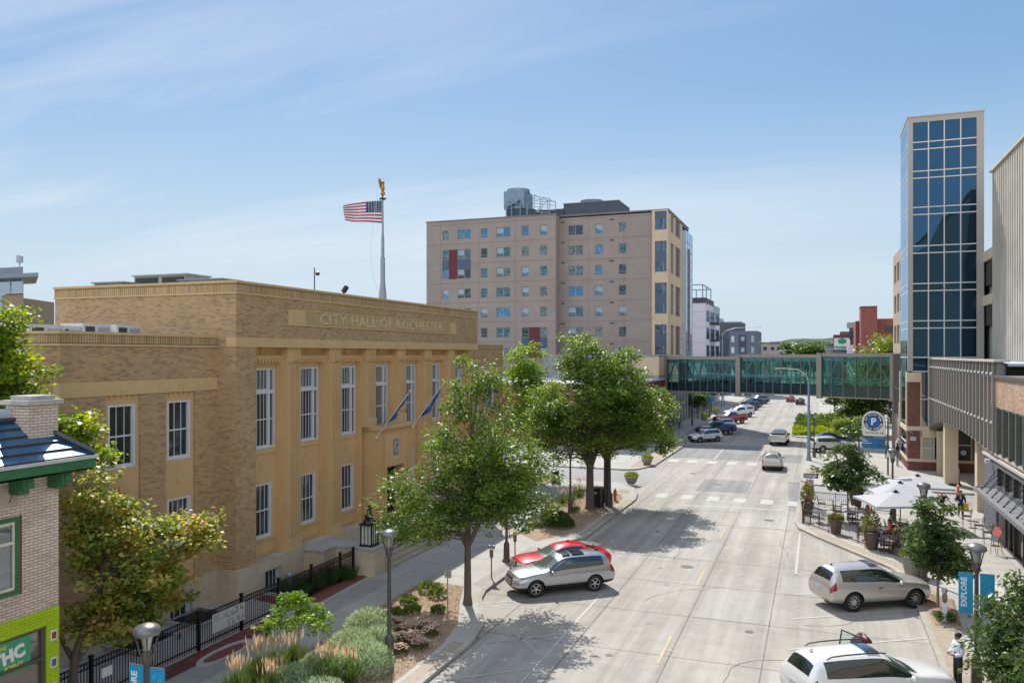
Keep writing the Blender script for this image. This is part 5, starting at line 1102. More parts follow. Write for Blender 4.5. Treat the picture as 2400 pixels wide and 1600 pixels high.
G_lin=LEAF('leaf_linden',[(.045,.085,.018),(.09,.16,.03),(.17,.25,.05),(.30,.36,.09)],trans=.42)
G_loc=LEAF('leaf_locust',[(.04,.08,.014),(.085,.15,.026),(.17,.25,.045),(.32,.36,.08)],trans=.42)
G_map=LEAF('leaf_maple',[(.06,.11,.025),(.13,.20,.045),(.27,.31,.08),(.48,.40,.12),(.60,.27,.07)],clump=.9,trans=.5)
G_mapg=LEAF('leaf_green_maple',[(.06,.11,.02),(.13,.21,.03),(.26,.34,.045),(.42,.42,.07)],clump=.8,trans=.45)
G_mag=LEAF('leaf_dark',[(.03,.06,.02),(.055,.10,.03),(.11,.17,.05),(.24,.26,.09)],rough=.32)
G_yel=LEAF('leaf_sapling',[(.08,.16,.015),(.17,.29,.02),(.28,.40,.03)],trans=.45)
G_far=LEAF('leaf_far',[(.03,.06,.015),(.07,.12,.025),(.12,.18,.04)]); G_lime=LEAF('leaf_lime',[(.10,.16,.03),(.18,.25,.04),(.27,.33,.06)])
G_sage=LEAF('leaf_sage',[(.20,.27,.14),(.34,.42,.25),(.48,.55,.38)],trans=.35,rough=.6,clump=1.5); G_grass=LEAF('leaf_grass',[(.05,.10,.02),(.11,.17,.04),(.2,.24,.07)],clump=2); G_plume=LEAF('plume',[(.42,.30,.17),(.55,.42,.26),(.68,.56,.38)],trans=.3,rough=.8)
G_dgr=LEAF('leaf_dark_grass',[(.03,.07,.02),(.06,.12,.03),(.10,.15,.05)]); G_pink=LEAF('sedum_flower',[(.50,.30,.22),(.66,.45,.35),(.74,.58,.46)],trans=.15,rough=.8)
def tree(name,label,loc,th,tr,lobes,ncl,per,size,mat,bark=None,sig=.42,group=None,cat='tree',asp=.62,lean=(0,0),up=.9,forks=1,twig=1.0,droop=.2,shell=.42):
    t=thing(name,label,cat,loc,0,group); W_=np.array([l[3]*l[4]*l[5] for l in lobes])**.8; W_/=W_.sum()
    cs=[];sg=[]
    for l,w in zip(lobes,W_):
        k=max(3,int(round(ncl*w))); d=rdir(k); r=rng.random((k,1))**shell
        p=np.array(l[:3])+d*r*np.array(l[3:6])*rng.uniform(.82,1.12,(k,1)); cs.append(p); sg.append(np.full(k,sig)*rng.uniform(.6,1.35,k))
    cs=np.vstack(cs); sg=np.concatenate(sg)
    cz=max(l[2] for l in lobes); top=Vector((lobes[0][0]*.6+lean[0],lobes[0][1]*.6+lean[1],lobes[0][2]+lobes[0][5]*.55))
    b=MB(); tk=[Vector((0,0,-.05)),Vector((0,0,.35)),Vector((lean[0]*.25,lean[1]*.25,th*.6)),Vector((lean[0]*.5,lean[1]*.5,th)),Vector((lean[0],lean[1],th)).lerp(top,.5),top]
    b.tube(tk,[tr*1.35,tr,tr*.88,tr*.8,tr*.45,tr*.12],9)
    for f in range(forks-1):
        a=R(40+f*150); e=tk[3]+Vector((math.cos(a)*1.2,math.sin(a)*1.2,(top.z-th)*.62)); b.tube([tk[3]-Vector((0,0,.3)),tk[3].lerp(e,.35)+Vector((math.cos(a)*.25,math.sin(a)*.25,0)),e],[tr*.6,tr*.42,tr*.1],7)
    for i in rng.choice(len(cs),min(len(cs),int(70*twig)),replace=False):
        p=Vector(cs[i]); s=min(.92,max(.0,(p.z-th)/(max(top.z-th,.1))*.75)); a=tk[3].lerp(tk[5],s); mid=a.lerp(p,.5)+Vector((0,0,.12*(p-a).length*(.5 if p.z>a.z else 1))); rr=tr*.30*(1-s*.6)
        b.tube([a,mid,p],[rr,rr*.6,rr*.2],5,cap=False)
    part('trunk',b,bark or m_bark,t,50,world=False)
    me=leaves(cs,sg,per,size,'crown',asp=asp,up=up,droop=droop); part('crown',me,mat,t,world=False); return t
# big street trees
tree('street_tree','round crowned linden in the mulch bed in front of the city hall steps','',0,0,[],0,0,0,None) if 0 else None
tree('street_tree','linden tree with a slim trunk in front of the city hall steps',(-14.3,32.3,.15),2.7,.17,
 [(.3,.2,6.0,2.7,2.8,2.6),(-1.6,-1.0,4.3,2.4,2.2,1.5),(1.5,1.2,4.6,2.4,2.4,1.6),(.2,.3,8.9,1.3,1.3,1.9),(-2.5,-.9,3.4,1.2,1.3,.8),(2.3,.6,5.6,1.3,1.3,1.2)],290,98,.155,G_lin,sig=.46,forks=4,twig=2.4,shell=.42)
tree('street_tree','largest tree at the street corner, beside the black bin cabinet',(-15.0,55,.15),3.1,.30,
 [(0,.2,7.8,3.9,4.1,3.3),(-3.0,-.5,6.2,2.6,2.8,2.4),(2.6,.6,6.4,2.8,2.8,2.4),(-.6,0,10.9,1.9,1.9,1.6),(1.9,.3,10.2,1.5,1.5,1.3),(-1,-1,4.6,3.4,3,1.2)],370,98,.20,G_loc,sig=.54,forks=4,twig=2.2,shell=.35)
tree('street_tree','leaning street tree behind the black bin cabinet with a crown over the kerb',(-14.5,57.6,.15),3.4,.20,
 [(1.0,.8,6.6,4.0,3.6,2.6),(2.9,1.6,5.0,2.3,2.2,1.5),(3.9,1.4,4.3,.9,.9,.7),(.8,.6,9.0,2.5,2.5,1.8)],235,90,.20,G_loc,sig=.5,forks=3,twig=1.6,shell=.35)
tree('street_tree','pale green tree on the lawn beyond the city hall corner',(-23.2,65.8,.12),2.6,.22,[(0,0,7.4,3.2,3.2,3.0),(1.2,-.6,5.2,2.8,2.8,2),(-.8,.4,10,1.8,1.8,1.8)],200,80,.24,LEAF('leaf_light_locust',[(.08,.15,.02),(.17,.27,.04),(.30,.40,.07)],trans=.45),sig=.6,forks=3)
tree('maple_tree','maple turning orange between the shop and the city hall fence',(-20.85,17.95,.13),1.9,.14,
 [(.7,1.7,4.6,1.8,1.9,1.6),(.9,2.2,3.3,1.5,1.7,1.1),(.0,.9,5.9,1.2,1.3,1.5),(1.4,3.3,4.9,.9,1.1,.9),(.4,.6,2.9,1.4,1.4,.8),(1.6,3.9,5.3,.4,.7,.3),(1.5,3.7,4.6,.4,.6,.3)],200,85,.155,G_map,sig=.34,asp=.85,lean=(.1,.15),forks=3)
tree('maple_tree','tall yellow green maple behind the blue tiled shop roof',(-24.1,18.6,.13),4.6,.20,
 [(0,0,9.2,1.5,1.1,1.9),(-.5,-.2,11.0,.9,.9,1.7),(.8,.5,7.9,1.3,.9,1.0),(1.5,1.2,8.6,.6,.5,.6),(-.5,-.6,7.4,1.5,1.2,1.0),(2.0,1.4,7.7,.5,.5,.4)],200,80,.165,G_mapg,sig=.38,asp=.85,forks=3)
tree('sapling','small bright green sapling in the planting bed',(-16.4,23.0,.19),1.2,.03,[(0,0,2.15,.95,.95,.5),(-.75,-.3,1.7,.55,.55,.32),(.55,.3,1.8,.6,.55,.42),(-.2,0,2.55,.55,.55,.3)],85,30,.13,G_yel,m_barkl,sig=.14,asp=.5,twig=.5)
tree('street_tree','dark leafed young tree beside the silver car on the right pavement',(4.75,38.9,.15),1.15,.06,[(0,0,3.0,1.25,1.3,1.3),(.4,.1,1.8,1.2,1.2,.6),(-.3,-.1,4.2,.7,.7,.6),(-.2,.4,2.2,1.1,1.0,.6)],100,50,.25,G_mag,m_barkl,sig=.28,asp=.42,up=.6,droop=.5)
tree('street_tree','dark leafed young tree at the lower right corner of the pavement',(5.55,28.0,.15),1.0,.06,[(.1,0,2.5,1.35,1.4,1.2),(.2,-.3,1.5,1.4,1.4,.6),(.5,.1,3.7,.9,.9,.7)],150,62,.19,G_mag,m_barkl,sig=.28,asp=.42,up=.6,droop=.5)
tree('street_tree','dark leafed young tree nearest the lower right edge with yellow green tips',(5.9,25.6,.15),1.0,.06,[(0,0,2.2,1.25,1.25,1.1),(0,0,1.3,1.3,1.3,.6)],110,60,.19,G_mag,m_barkl,sig=.28,asp=.42,up=.6,droop=.5)
tree('street_tree','pyramid shaped young tree inside the patio fence',(1.75,57.4,.15),1.7,.065,[(0,0,2.9,2.0,2.0,1.05),(0,0,4.3,1.2,1.2,1.0),(.1,0,5.6,.6,.6,.8),(-.7,-.3,2.6,1.4,1.2,.7)],120,55,.24,G_mag,m_barkl,sig=.3,asp=.5,droop=.4)
# beyond the bridge
tree('street_tree','light green tree behind the right end of the bridge',(10.5,139,.1),3,.3,[(0,0,9.5,4.2,4.2,4.6),(-2.5,0,8,3.2,3,3)],170,60,.5,G_lime,sig=.9)
tree('street_tree','dark green tree under the right end of the bridge',(6.5,119,.1),1.6,.2,[(0,0,4.6,3.6,3.4,2.9),(-2.2,1,3,2.2,2,1.8)],170,60,.36,G_far,sig=.7)
tree('street_tree','shrubby tree in front of the dark tree below the bridge',(4.2,112.5,.1),.6,.12,[(0,0,1.6,2.6,1.8,1.3)],70,60,.3,G_lime,sig=.5)
for i,(x,y,h,l) in enumerate(((-19.3,140,4.8,'small street tree in the shade just past the bridge on the left'),(-19.0,156,5.6,'second shaded street tree past the bridge on the left pavement'),(-18.8,176,6.2,'third shaded street tree past the bridge, the farthest on the left'),(2.6,160,4.0,'small street tree on the sunny right pavement beyond the bridge'),(5.5,185,6.2,'farthest street tree on the right pavement beyond the bridge'))):
    tree('street_tree',l,(x,y,.1),h*.4,.1,[(0,0,h*.68,1.8,1.8,h*.32)],45,45,.32,G_far,sig=.5,twig=.4)
# trees far down the valley
k=0
fb=None
for i in range(46):
    u=1762+ (i*37)%255+rng.uniform(-4,4); Dd=rng.uniform(330,1150); fx,fy=fac(u); h=11+Dd*.011+rng.uniform(-2,3)
    if fb is None:
        fb=tree('valley_tree','distant valley tree',(fx*Dd,fy*Dd,-1),3,.4,[(0,0,9,5,5,5),(2.5,1,7,4,4,4),(-2.4,0,7.2,4,4,4)],70,34,1.5,G_far,sig=1.7,group='distant trees down the valley',twig=.3); fb['label']='one of the many small distant trees down the valley'; fbt=tree_of(fb); fb.scale=(h/14,)*3
    else: dup(fb,(fx*Dd,fy*Dd,-1),rng.uniform(0,6),tree=fbt,scale=h/14)
# ---------- shrubs and grasses ----------
def shrub_mesh(n,r,h,ln,wd,name,spread=.9,tip=0):
    a=rng.random(n)*6.283; rr=np.sqrt(rng.random(n))*r; hh=h*np.sqrt(np.clip(1-(rr/r)**2*.8,0,1))*rng.uniform(.25,1,n)
    P=np.stack([rr*np.cos(a),rr*np.sin(a),hh*.9],1); D=np.stack([np.cos(a)*rr/r*spread,np.sin(a)*rr/r*spread,np.full(n,.8)],1)+rng.normal(size=(n,3))*.33; N=rdir(n)
    s=ln*rng.uniform(.6,1.2,n); return leaf_mesh(P,D,N,s,s*wd,name)
def blade_mesh(n,r0,h,lean,w,name,z0=0,jit=.3):
    a=rng.random(n)*6.283; q=rng.random(n); P=np.stack([np.cos(a)*r0*q,np.sin(a)*r0*q,np.full(n,z0)],1)
    D=np.stack([np.cos(a)*lean*q,np.sin(a)*lean*q,np.ones(n)],1)+rng.normal(size=(n,3))*np.array([jit*.4,jit*.4,.05]); s=h*rng.uniform(.6,1.05,n); return leaf_mesh(P,D,rdir(n),s,np.full(n,w),name,.1)
def stems(r,h,n=9):
    b=MB()
    for i in range(n): a=6.28*i/n; b.tube([(0,0,0),(math.cos(a)*r*.4,math.sin(a)*r*.4,h*.6)],[.02,.01],4)
    return b
def shrub(x,y,r,h,label,mat=None,z=.17,n=2600,ln=.17,wd=.22,group=None,name='shrub'):
    t=thing(name,label,'shrub',(x,y,z),0,group); part('foliage',shrub_mesh(n,r,h,ln,wd,'foliage'),mat or G_sage,t,world=False); part('stem',stems(r,h),m_bark,t,world=False); return t
shrub(-14.5,24.0,.95,1.15,'grey green bushy shrub right of the lamp post shadow, nearest the kerb',n=5200); shrub(-15.6,25.0,.85,1.1,'grey green bushy shrub in the middle of the bed behind the nearest one',n=4200)
shrub(-16.1,27.0,.85,1.25,'grey green shrub at the back of the bed beside the pavement',n=4200); shrub(-15.4,22.9,.9,1.0,'grey green shrub in front of the small sapling',n=4200); shrub(-15.2,26.2,.6,.9,'smallest grey green shrub against the lamp post',n=2000)
shrub(-15.9,21.9,.8,.85,'grey green shrub at the lower end of the bed in front of the sapling',n=3600); shrub(-14.6,21.6,.75,.7,'low grey green shrub at the bottom edge near the kerb',n=3000)
shrub(-15.3,48.6,.95,.8,'low dark green spreading shrub behind the red car',G_dgr,n=3000,ln=.14,wd=.4); shrub(-16.0,50.2,.9,.75,'low dark green shrub between the bench and the second bed lamp',G_dgr,n=2600,ln=.14,wd=.4)
def reed(x,y,h,label,z=.17,n=420,plume=48,mat=None,group='feather reed grasses in the front bed',r=.22):
    t=thing('ornamental_grass',label,'ornamental grass',(x,y,z),rng.uniform(0,6),group); part('blades',blade_mesh(n,r,h*.72,.45,.022,'blades'),mat or G_grass,t,world=False)
    if plume:
        a=rng.random(plume)*6.28; q=rng.random(plume)*r*1.1; hz=h*rng.uniform(.62,.8,plume); P=np.stack([np.cos(a)*q*1.7,np.sin(a)*q*1.7,hz],1); D=np.stack([np.cos(a)*q*.8,np.sin(a)*q*.8,np.ones(plume)],1)+rng.normal(size=(plume,3))*.07
        part('plumes',leaf_mesh(P,D,rdir(plume),h*rng.uniform(.2,.34,plume),np.full(plume,.045),'plumes',.3),G_plume,t,world=False)
    return t
for x,y,h,l in ((-17.2,20.9,1.35,'feather reed grass with tan plumes at the lower end of the bed'),(-17.2,21.9,1.6,'tallest tan plumed reed grass left of the sapling'),(-17.1,22.7,1.45,'tan plumed reed grass just left of the sapling trunk'),(-17.0,23.6,1.3,'small tan plumed reed grass behind the sapling'),(-14.95,22.6,1.55,'dense golden plumed reed grass in front of the grey green shrubs'),(-14.5,23.0,1.3,'golden plumed reed grass closest to the lamp post shadow'),(-16.6,22.0,1.0,'short reed grass at the foot of the sapling'),(-16.2,21.2,1.2,'reed grass cut by the bottom edge of the picture')):
    reed(x,y,h,l)
for x,y,h,l in ((-17.3,55.8,1.2,'tall green grass left of the slim lamp post in the corner bed'),(-17.0,56.8,1.1,'tall green grass behind the slim lamp post'),(-17.3,60.2,1.4,'upright green grass left of the large tree trunk'),(-17.0,59.2,.9,'short green grass beside the upright one in the corner bed'),(-15.7,53.6,.8,'small green grass tuft right of the lamp base')): reed(x,y,h,l,n=220,plume=30,group='green grasses in the corner bed',r=.3)
for x,y,h,l in ((-21.7,30.3,1.0,'dark grass clump nearest the first basement window'),(-21.8,31.5,1.15,'dark grass clump in the middle by the iron fence'),(-21.7,32.7,1.2,'dark grass clump behind the fence end'),(-21.3,33.6,1.0,'dark grass clump against the stair wall'),(-22.4,31.0,1.0,'dark grass clump tucked behind the others by the wall')): reed(x,y,h*1.15,l,n=620,plume=0,mat=G_dgr,group='dark grasses by the city hall fence',r=.45)
def sedum(x,y,r,label,group='pink flowering sedums in the mulch'):
    t=thing('sedum',label,'plant',(x,y,.18),0,group); part('foliage',shrub_mesh(260,r,.32,.1,.6,'foliage'),G_grass,t,world=False)
    k=170; a=rng.random(k)*6.28; q=np.sqrt(rng.random(k))*r; c=np.round(q*np.cos(a)/.13)*.13; d=np.round(q*np.sin(a)/.13)*.13
    P=np.stack([c+rng.normal(size=k)*.03,d+rng.normal(size=k)*.03,.34-.1*(q/r)**2+rng.random(k)*.03],1); part('flower_heads',leaf_mesh(P,rdir(k)*np.array([1,1,.15]),np.tile([0,0,1.],(k,1))+rdir(k)*.3,np.full(k,.07),np.full(k,.07),'fl',.1),G_pink,t,world=False)
sl=['nearest the bottom of the mulch','beside the kerb strip','left of the sign post','at the foot of the lamp post','in the middle of the flower patch','behind the middle clump','near the sign post base','at the back edge of the patch','farthest up the bed','nearest the pavement edge','between two larger clumps','right of the lamp post']
for i,(x,y) in enumerate(((-14.2,26.0),(-13.8,26.7),(-14.3,27.4),(-15.0,26.6),(-14.7,27.1),(-15.0,28.0),(-14.0,28.1),(-15.6,27.6),(-15.9,28.5),(-14.7,25.5),(-14.1,27.0),(-14.4,28.6))): sedum(x,y,.27+.05*(i%3),'pink flowering sedum clump '+sl[i])
def leafy(x,y,r,h,label,mat=G_grass): 
    t=thing('leafy_plant',label,'plant',(x,y,.18),0,'broad leafed plants in the mulch bed'); part('foliage',shrub_mesh(170,r,h,.2,.55,'foliage'),mat,t,world=False); part('stem',stems(r,h,5),m_bark,t,world=False)
for x,y,r,h,l in ((-16.6,33.2,.45,.5,'broad leafed green plant at the far end of the bed'),(-15.9,32.6,.35,.5,'broad leafed plant left of the tree trunk'),(-16.7,31.4,.35,.3,'bright green low tuft near the pavement'),(-15.9,30.2,.3,.35,'low green plant in the bare mulch'),(-16.4,29.6,.3,.35,'low green plant behind the sedums'),(-14.9,30.6,.25,.3,'tiny green plant near the sign post'),(-16.5,48.0,.3,.3,'low green plant in the corner bed by the bench'),(-15.0,58.5,.3,.3,'low green plant near the orange hydrant'),(4.8,37.0,.3,.35,'low leafy plant in the small mulch pit on the right')): leafy(x,y,r,h,l)
# ground cover bed beyond the bridge, right
def cover(x0,x1,y0,y1,n,h,s,mat,name,label):
    P=np.stack([rng.uniform(x0,x1,n),rng.uniform(y0,y1,n),np.zeros(n)],1); bump=.55+.45*np.sin(P[:,0]*2.1+1)*np.sin(P[:,1]*.9); P[:,2]=.1+rng.random(n)*h*np.clip(bump,.25,1)
    N=rdir(n); N[:,2]+=.8; o=part(name,leaf_mesh(P,rdir(n)+np.array([0,0,.4]),N,s*rng.uniform(.6,1.3,n),s*.5*rng.uniform(.6,1.3,n),name),mat); tag(o,label,'ground cover',kind='stuff')
cover(-3.3,2.4,115.5,123,5200,.9,.42,LEAF('leaf_lime_grass',[(.16,.24,.02),(.28,.36,.03),(.38,.42,.05)]),'ornamental_grasses','bright lime ornamental grasses filling the bed beyond the parked cars')
cover(-3.3,3.4,123,147,9000,1.0,.5,G_far,'mixed_planting','mixed green planting filling the far half of the long bed')
cover(-2.6,4.0,123,147,1500,1.3,.5,G_lime,'mixed_planting','scattered pale green tops in the far long bed')
cover(-29,-22,62.5,67.4,5000,.12,.12,G_grass,'lawn_grass','short grass around the pale green tree')
# fallen leaves and wood chips in the beds (countless small litter)
P=np.concatenate([np.stack([rng.uniform(-17.5,-13.3,5200),rng.uniform(20,34.6,5200),np.full(5200,.2)],1),np.stack([rng.uniform(-18,-14,3600),rng.uniform(46.5,61.5,3600),np.full(3600,.2)],1),np.stack([rng.uniform(4.35,5.3,500),rng.uniform(36.4,40.8,500),np.full(500,.2)],1)])
def inpoly(x,y,poly):
    c=np.zeros(len(x),bool); n=len(poly)
    for i in range(n):
        (x1,y1),(x2,y2)=poly[i],poly[i-1]; k=((y1>y)!=(y2>y)); c^=k&(x<(x2-x1)*(y-y1)/((y2-y1) if y2!=y1 else 1e-9)+x1)
    return c
P=P[np.any([inpoly(P[:,0],P[:,1],[((q[0]-sum(a[0] for a in p)/len(p))*.93+sum(a[0] for a in p)/len(p),(q[1]-sum(a[1] for a in p)/len(p))*.97+sum(a[1] for a in p)/len(p)) for q in p]) for p,_ in beds],axis=0)]
N=rdir(len(P))*.5; N[:,2]+=1
o=part('wood_chips',leaf_mesh(P,rdir(len(P))*np.array([1,1,.2]),N,rng.uniform(.04,.11,len(P)),rng.uniform(.02,.05,len(P)),'chips'),LEAF('chips',[(.08,.04,.025),(.20,.12,.07),(.42,.31,.22),(.60,.50,.40)],trans=0,rough=.9)); tag(o,'wood chips strewn over the planting beds','mulch',kind='stuff')
# ---------- vehicles: subdivided cage, wheel arches cut, then split into parts ----------
SUVT=[[(2.33,.52,.30),(2.46,.60,.48),(2.48,.60,.72),(2.40,.58,.88),(2.30,.48,.95),(2.36,0,.97)],
[(2.17,.84,.26),(2.26,.93,.48),(2.24,.94,.74),(2.14,.90,.90),(1.98,.76,1.0),(2.05,0,1.08)],
[(1.9,.90,.25),(1.92,.985,.48),(1.9,.99,.78),(1.85,.95,.95),(1.75,.80,1.05),(1.8,0,1.13)],
[(1.5,.91,.25),(1.5,.99,.5),(1.5,.995,.82),(1.45,.955,1.0),(1.4,.82,1.09),(1.4,0,1.16)],
[(1.12,.91,.25),(1.12,.99,.5),(1.12,.995,.84),(1.08,.96,1.04),(1.02,.84,1.11),(1.14,0,1.18)],
[(.95,.91,.25),(.95,.99,.5),(.95,.995,.85),(.92,.96,1.05),(.80,.82,1.17),(.95,0,1.2)],
[(.32,.91,.25),(.32,.99,.5),(.32,.995,.87),(.28,.955,1.08),(.14,.69,1.60),(.28,0,1.66)],
[(.05,.91,.25),(.05,.99,.5),(.05,.995,.88),(.03,.955,1.09),(-.02,.68,1.68),(.05,0,1.73)],
[(-.38,.91,.25),(-.38,.99,.5),(-.38,.995,.89),(-.38,.955,1.10),(-.38,.68,1.70),(-.38,0,1.76)],
[(-.48,.91,.25),(-.48,.99,.5),(-.48,.995,.89),(-.48,.955,1.10),(-.48,.68,1.70),(-.48,0,1.76)],
[(-1.28,.91,.25),(-1.28,.99,.5),(-1.28,.995,.91),(-1.28,.95,1.13),(-1.28,.67,1.69),(-1.28,0,1.75)],
[(-1.38,.91,.25),(-1.38,.99,.5),(-1.38,.995,.91),(-1.38,.95,1.13),(-1.38,.67,1.69),(-1.38,0,1.75)],
[(-1.95,.91,.26),(-1.98,.98,.5),(-2.0,.985,.93),(-1.98,.93,1.17),(-1.92,.64,1.64),(-1.95,0,1.72)],
[(-2.12,.90,.28),(-2.2,.97,.5),(-2.24,.965,.93),(-2.2,.90,1.19),(-2.14,.62,1.60),(-2.22,0,1.69)],
[(-2.22,.88,.3),(-2.38,.95,.52),(-2.43,.93,.88),(-2.38,.88,1.10),(-2.36,.74,1.18),(-2.44,0,1.19)],
[(-2.26,.82,.3),(-2.46,.90,.5),(-2.49,.88,.80),(-2.46,.84,.97),(-2.46,.72,1.05),(-2.5,0,1.06)],
[(-2.3,.7,.3),(-2.5,.78,.48),(-2.52,.76,.64),(-2.5,.7,.72),(-2.5,.6,.75),(-2.53,0,.75)]]
SUVtag=dict(ws=[(4,5),(5,6)],sw=[(5,6),(6,7),(7,8),(9,10),(11,12)],sb=[(8,9),(10,11)],rw=[(13,14)],hl=[(0,1,2)],tl=[(14,15,2),(13,14,2)],roof=(7,13))
def lowered(T,kz,tail=None):
    out=[]
    for r in T:
        out.append([(x,y,.25+(z-.25)*kz) for x,y,z in r])
    return out
SEDT=[ [(x,y*.96,.2+(z-.25)*.80) for x,y,z in r] for r in SUVT]
def setp(T,i,vals):
    for j,v in vals.items(): T[i][j]=v
# sedan and coupe: roof falls away early, then a boot deck
setp(SEDT,6,{4:(.30,.64,1.24),5:(.45,0,1.28)}); setp(SEDT,7,{4:(.05,.62,1.33),5:(.12,0,1.38)})
for i,(xe,ze,xt,zt) in {8:(-.35,1.37,-.35,1.43),9:(-.45,1.37,-.45,1.43),10:(-1.0,1.33,-1.0,1.39),11:(-1.1,1.31,-1.12,1.37),12:(-1.6,1.08,-1.7,1.13),13:(-1.85,.99,-1.95,1.03),14:(-2.3,.98,-2.36,1.02),15:(-2.42,.88,-2.46,.92)}.items():
    SEDT[i][4]=(xe,.62 if i<12 else .72,ze); SEDT[i][5]=(xt,0,zt)
for i in (12,13,14): x,y,z=SEDT[i][3]; SEDT[i][3]=(x,y,.93)
for i in (12,13,14,15): x,y,z=SEDT[i][2]; SEDT[i][2]=(x,y,.76)
SEDtag=dict(ws=[(4,5),(5,6)],sw=[(5,6),(6,7),(7,8),(9,10)],sb=[(8,9)],rw=[(11,12),(12,13)],hl=[(0,1,2)],tl=[(14,15,2)],roof=(7,10))
PICT=[ [(x*1.16+.02,y*1.0,.32+(z-.25)*1.08) for x,y,z in r] for r in SUVT]
def pr(x,zt,ze,yt=.84,yb=.955,zb=1.12,top=None): return [(x,.91,.42),(x,1.0,.62),(x,1.0,.98),(x,yb,zb+.12),(x,yt,ze),(x,0,zt)]
PICT=PICT[:8]+[pr(-.15,1.92,1.87,.70,.965,1.1),pr(-.25,1.92,1.87,.70,.965,1.1),pr(-.85,1.90,1.85,.69,.96,1.12),pr(-1.0,1.86,1.80,.69,.96,1.14),pr(-1.12,1.38,1.38,.86,.97,1.18),pr(-1.3,1.36,1.37,.88,.98,1.18),pr(-2.7,1.36,1.37,.88,.98,1.18),[(-2.85,.84,.48),(-2.93,.94,.62),(-2.93,.94,.98),(-2.9,.92,1.3),(-2.88,.86,1.37),(-2.92,0,1.36)],[(-2.87,.76,.52),(-2.96,.84,.64),(-2.96,.84,.95),(-2.94,.8,1.2),(-2.93,.74,1.28),(-2.96,0,1.28)]]
PICtag=dict(ws=[(4,5),(5,6)],sw=[(5,6),(6,7),(7,8),(9,10)],sb=[(8,9)],rw=[(11,12)],hl=[(0,1,2)],tl=[(14,15,2)],roof=(7,10),bed=1)
KINDS={'suv':(SUVT,SUVtag,1.47,-1.45,.39),'sedan':(SEDT,SEDtag,1.42,-1.42,.34),'pickup':(PICT,PICtag,1.78,-1.86,.42)}
def eval_mesh(o):
    dg=bpy.context.evaluated_depsgraph_get(); dg.update(); return bpy.data.meshes.new_from_object(o.evaluated_get(dg))
_ck={}
def car_shell(kind,sc_):
    key=(kind,sc_)
    if key in _ck: return _ck[key]
    T,tg,wf,wr,wrad=KINDS[kind]; sx,sy,sz=sc_; V=[];Fc=[];mi=[]
    n=len(T)
    for r in T:
        ring=[(x,y,z) for x,y,z in r]+[(x,-y,z) for x,y,z in r[4::-1]]
        V+=[(x*sx*1.015,y*sy*1.02,z*sz+(.01 if z>.9 else 0)) for x,y,z in ring]
    W_=11
    def tagof(i,j):
        if j==4 and (i,i+1) in tg['ws']: return 1
        if j==3 and (i,i+1) in tg['sw']: return 2
        if j==3 and (i,i+1) in tg['sb']: return 2
        if j==4 and (i,i+1) in tg['rw']: return 3
        if (i,i+1,j) in tg['hl']: return 4
        if (i,i+1,j) in tg['tl']: return 5
        if j==0 and kind!='sedan': return 6
        return 0
    for i in range(n-1):
        for j in range(10):
            jj=j if j<5 else 9-j; Fc.append((i*W_+j,i*W_+j+1,(i+1)*W_+j+1,(i+1)*W_+j)); mi.append(tagof(i,jj))
        Fc.append((i*W_+10,i*W_,(i+1)*W_,(i+1)*W_+10)); mi.append(6)
    for e,rev in ((0,1),(n-1,0)):
        b=e*W_
        for j in range(4):
            f=(b+j,b+10-j,b+9-j,b+j+1); Fc.append(f if rev else f[::-1]); mi.append(6 if (rev and j in (1,2)) or j==0 else 0)
        f=(b+4,b+6,b+5); Fc.append(f if rev else f[::-1]); mi.append(0)
    me=bpy.data.meshes.new('cage'); me.from_pydata(V,[],Fc); me.polygons.foreach_set('material_index',mi)
    for k in range(8): me.materials.append(None)
    bm=bmesh.new(); bm.from_mesh(me); bmesh.ops.recalc_face_normals(bm,faces=bm.faces); bm.to_mesh(me); bm.free()
    o=bpy.data.objects.new('cage',me); C.objects.link(o); m=o.modifiers.new('s','SUBSURF'); m.levels=2; m.render_levels=2
    me2=eval_mesh(o); o.modifiers.clear(); o.data=me2
    cut=MB()
    for x in (wf*sx,wr*sx):
        for s in (-1,1): cut.tube([(x,s*.62*sy,wrad*sz),(x,s*1.3,wrad*sz)],wrad*sz*1.17,28)
    if kind=='pickup': cut.box(-2.83*sx,-1.22*sx,-.80*sy,.80*sy,.95*sz,1.8)
    mc=mesh_of(cut,'cut')
    for k in range(8): mc.materials.append(None)
    mc.polygons.foreach_set('material_index',[7]*len(mc.polygons)); bmc=bmesh.new(); bmc.from_mesh(mc); bmesh.ops.recalc_face_normals(bmc,faces=bmc.faces); bmc.to_mesh(mc); bmc.free()
    oc=bpy.data.objects.new('cut',mc); C.objects.link(oc); m=o.modifiers.new('b','BOOLEAN'); m.operation='DIFFERENCE'; m.object=oc; m.solver='EXACT'; m.material_mode='INDEX'
    me3=eval_mesh(o); bpy.data.objects.remove(o); bpy.data.objects.remove(oc)
    out={}
    for nm_,idx,side in (('body',0,0),('windshield',1,0),('side_window',2,1),('side_window',2,-1),('rear_window',3,0),('headlight',4,1),('headlight',4,-1),('tail_light',5,1),('tail_light',5,-1),('trim',6,0),('wheel_arch',7,0)):
        bm=bmesh.new(); bm.from_mesh(me3); kill=[f for f in bm.faces if f.material_index!=idx or (side and f.calc_center_median().y*side<0)]
        bmesh.ops.delete(bm,geom=kill,context='FACES')
        if len(bm.faces)==0: bm.free(); continue
        for f in bm.faces: f.material_index=0; f.smooth=True
        m4=bpy.data.meshes.new(nm_); bm.to_mesh(m4); bm.free(); m4.materials.clear(); m4.set_sharp_from_angle(angle=R(38)); out.setdefault(nm_,[]).append(m4)
    _ck[key]=out; return out
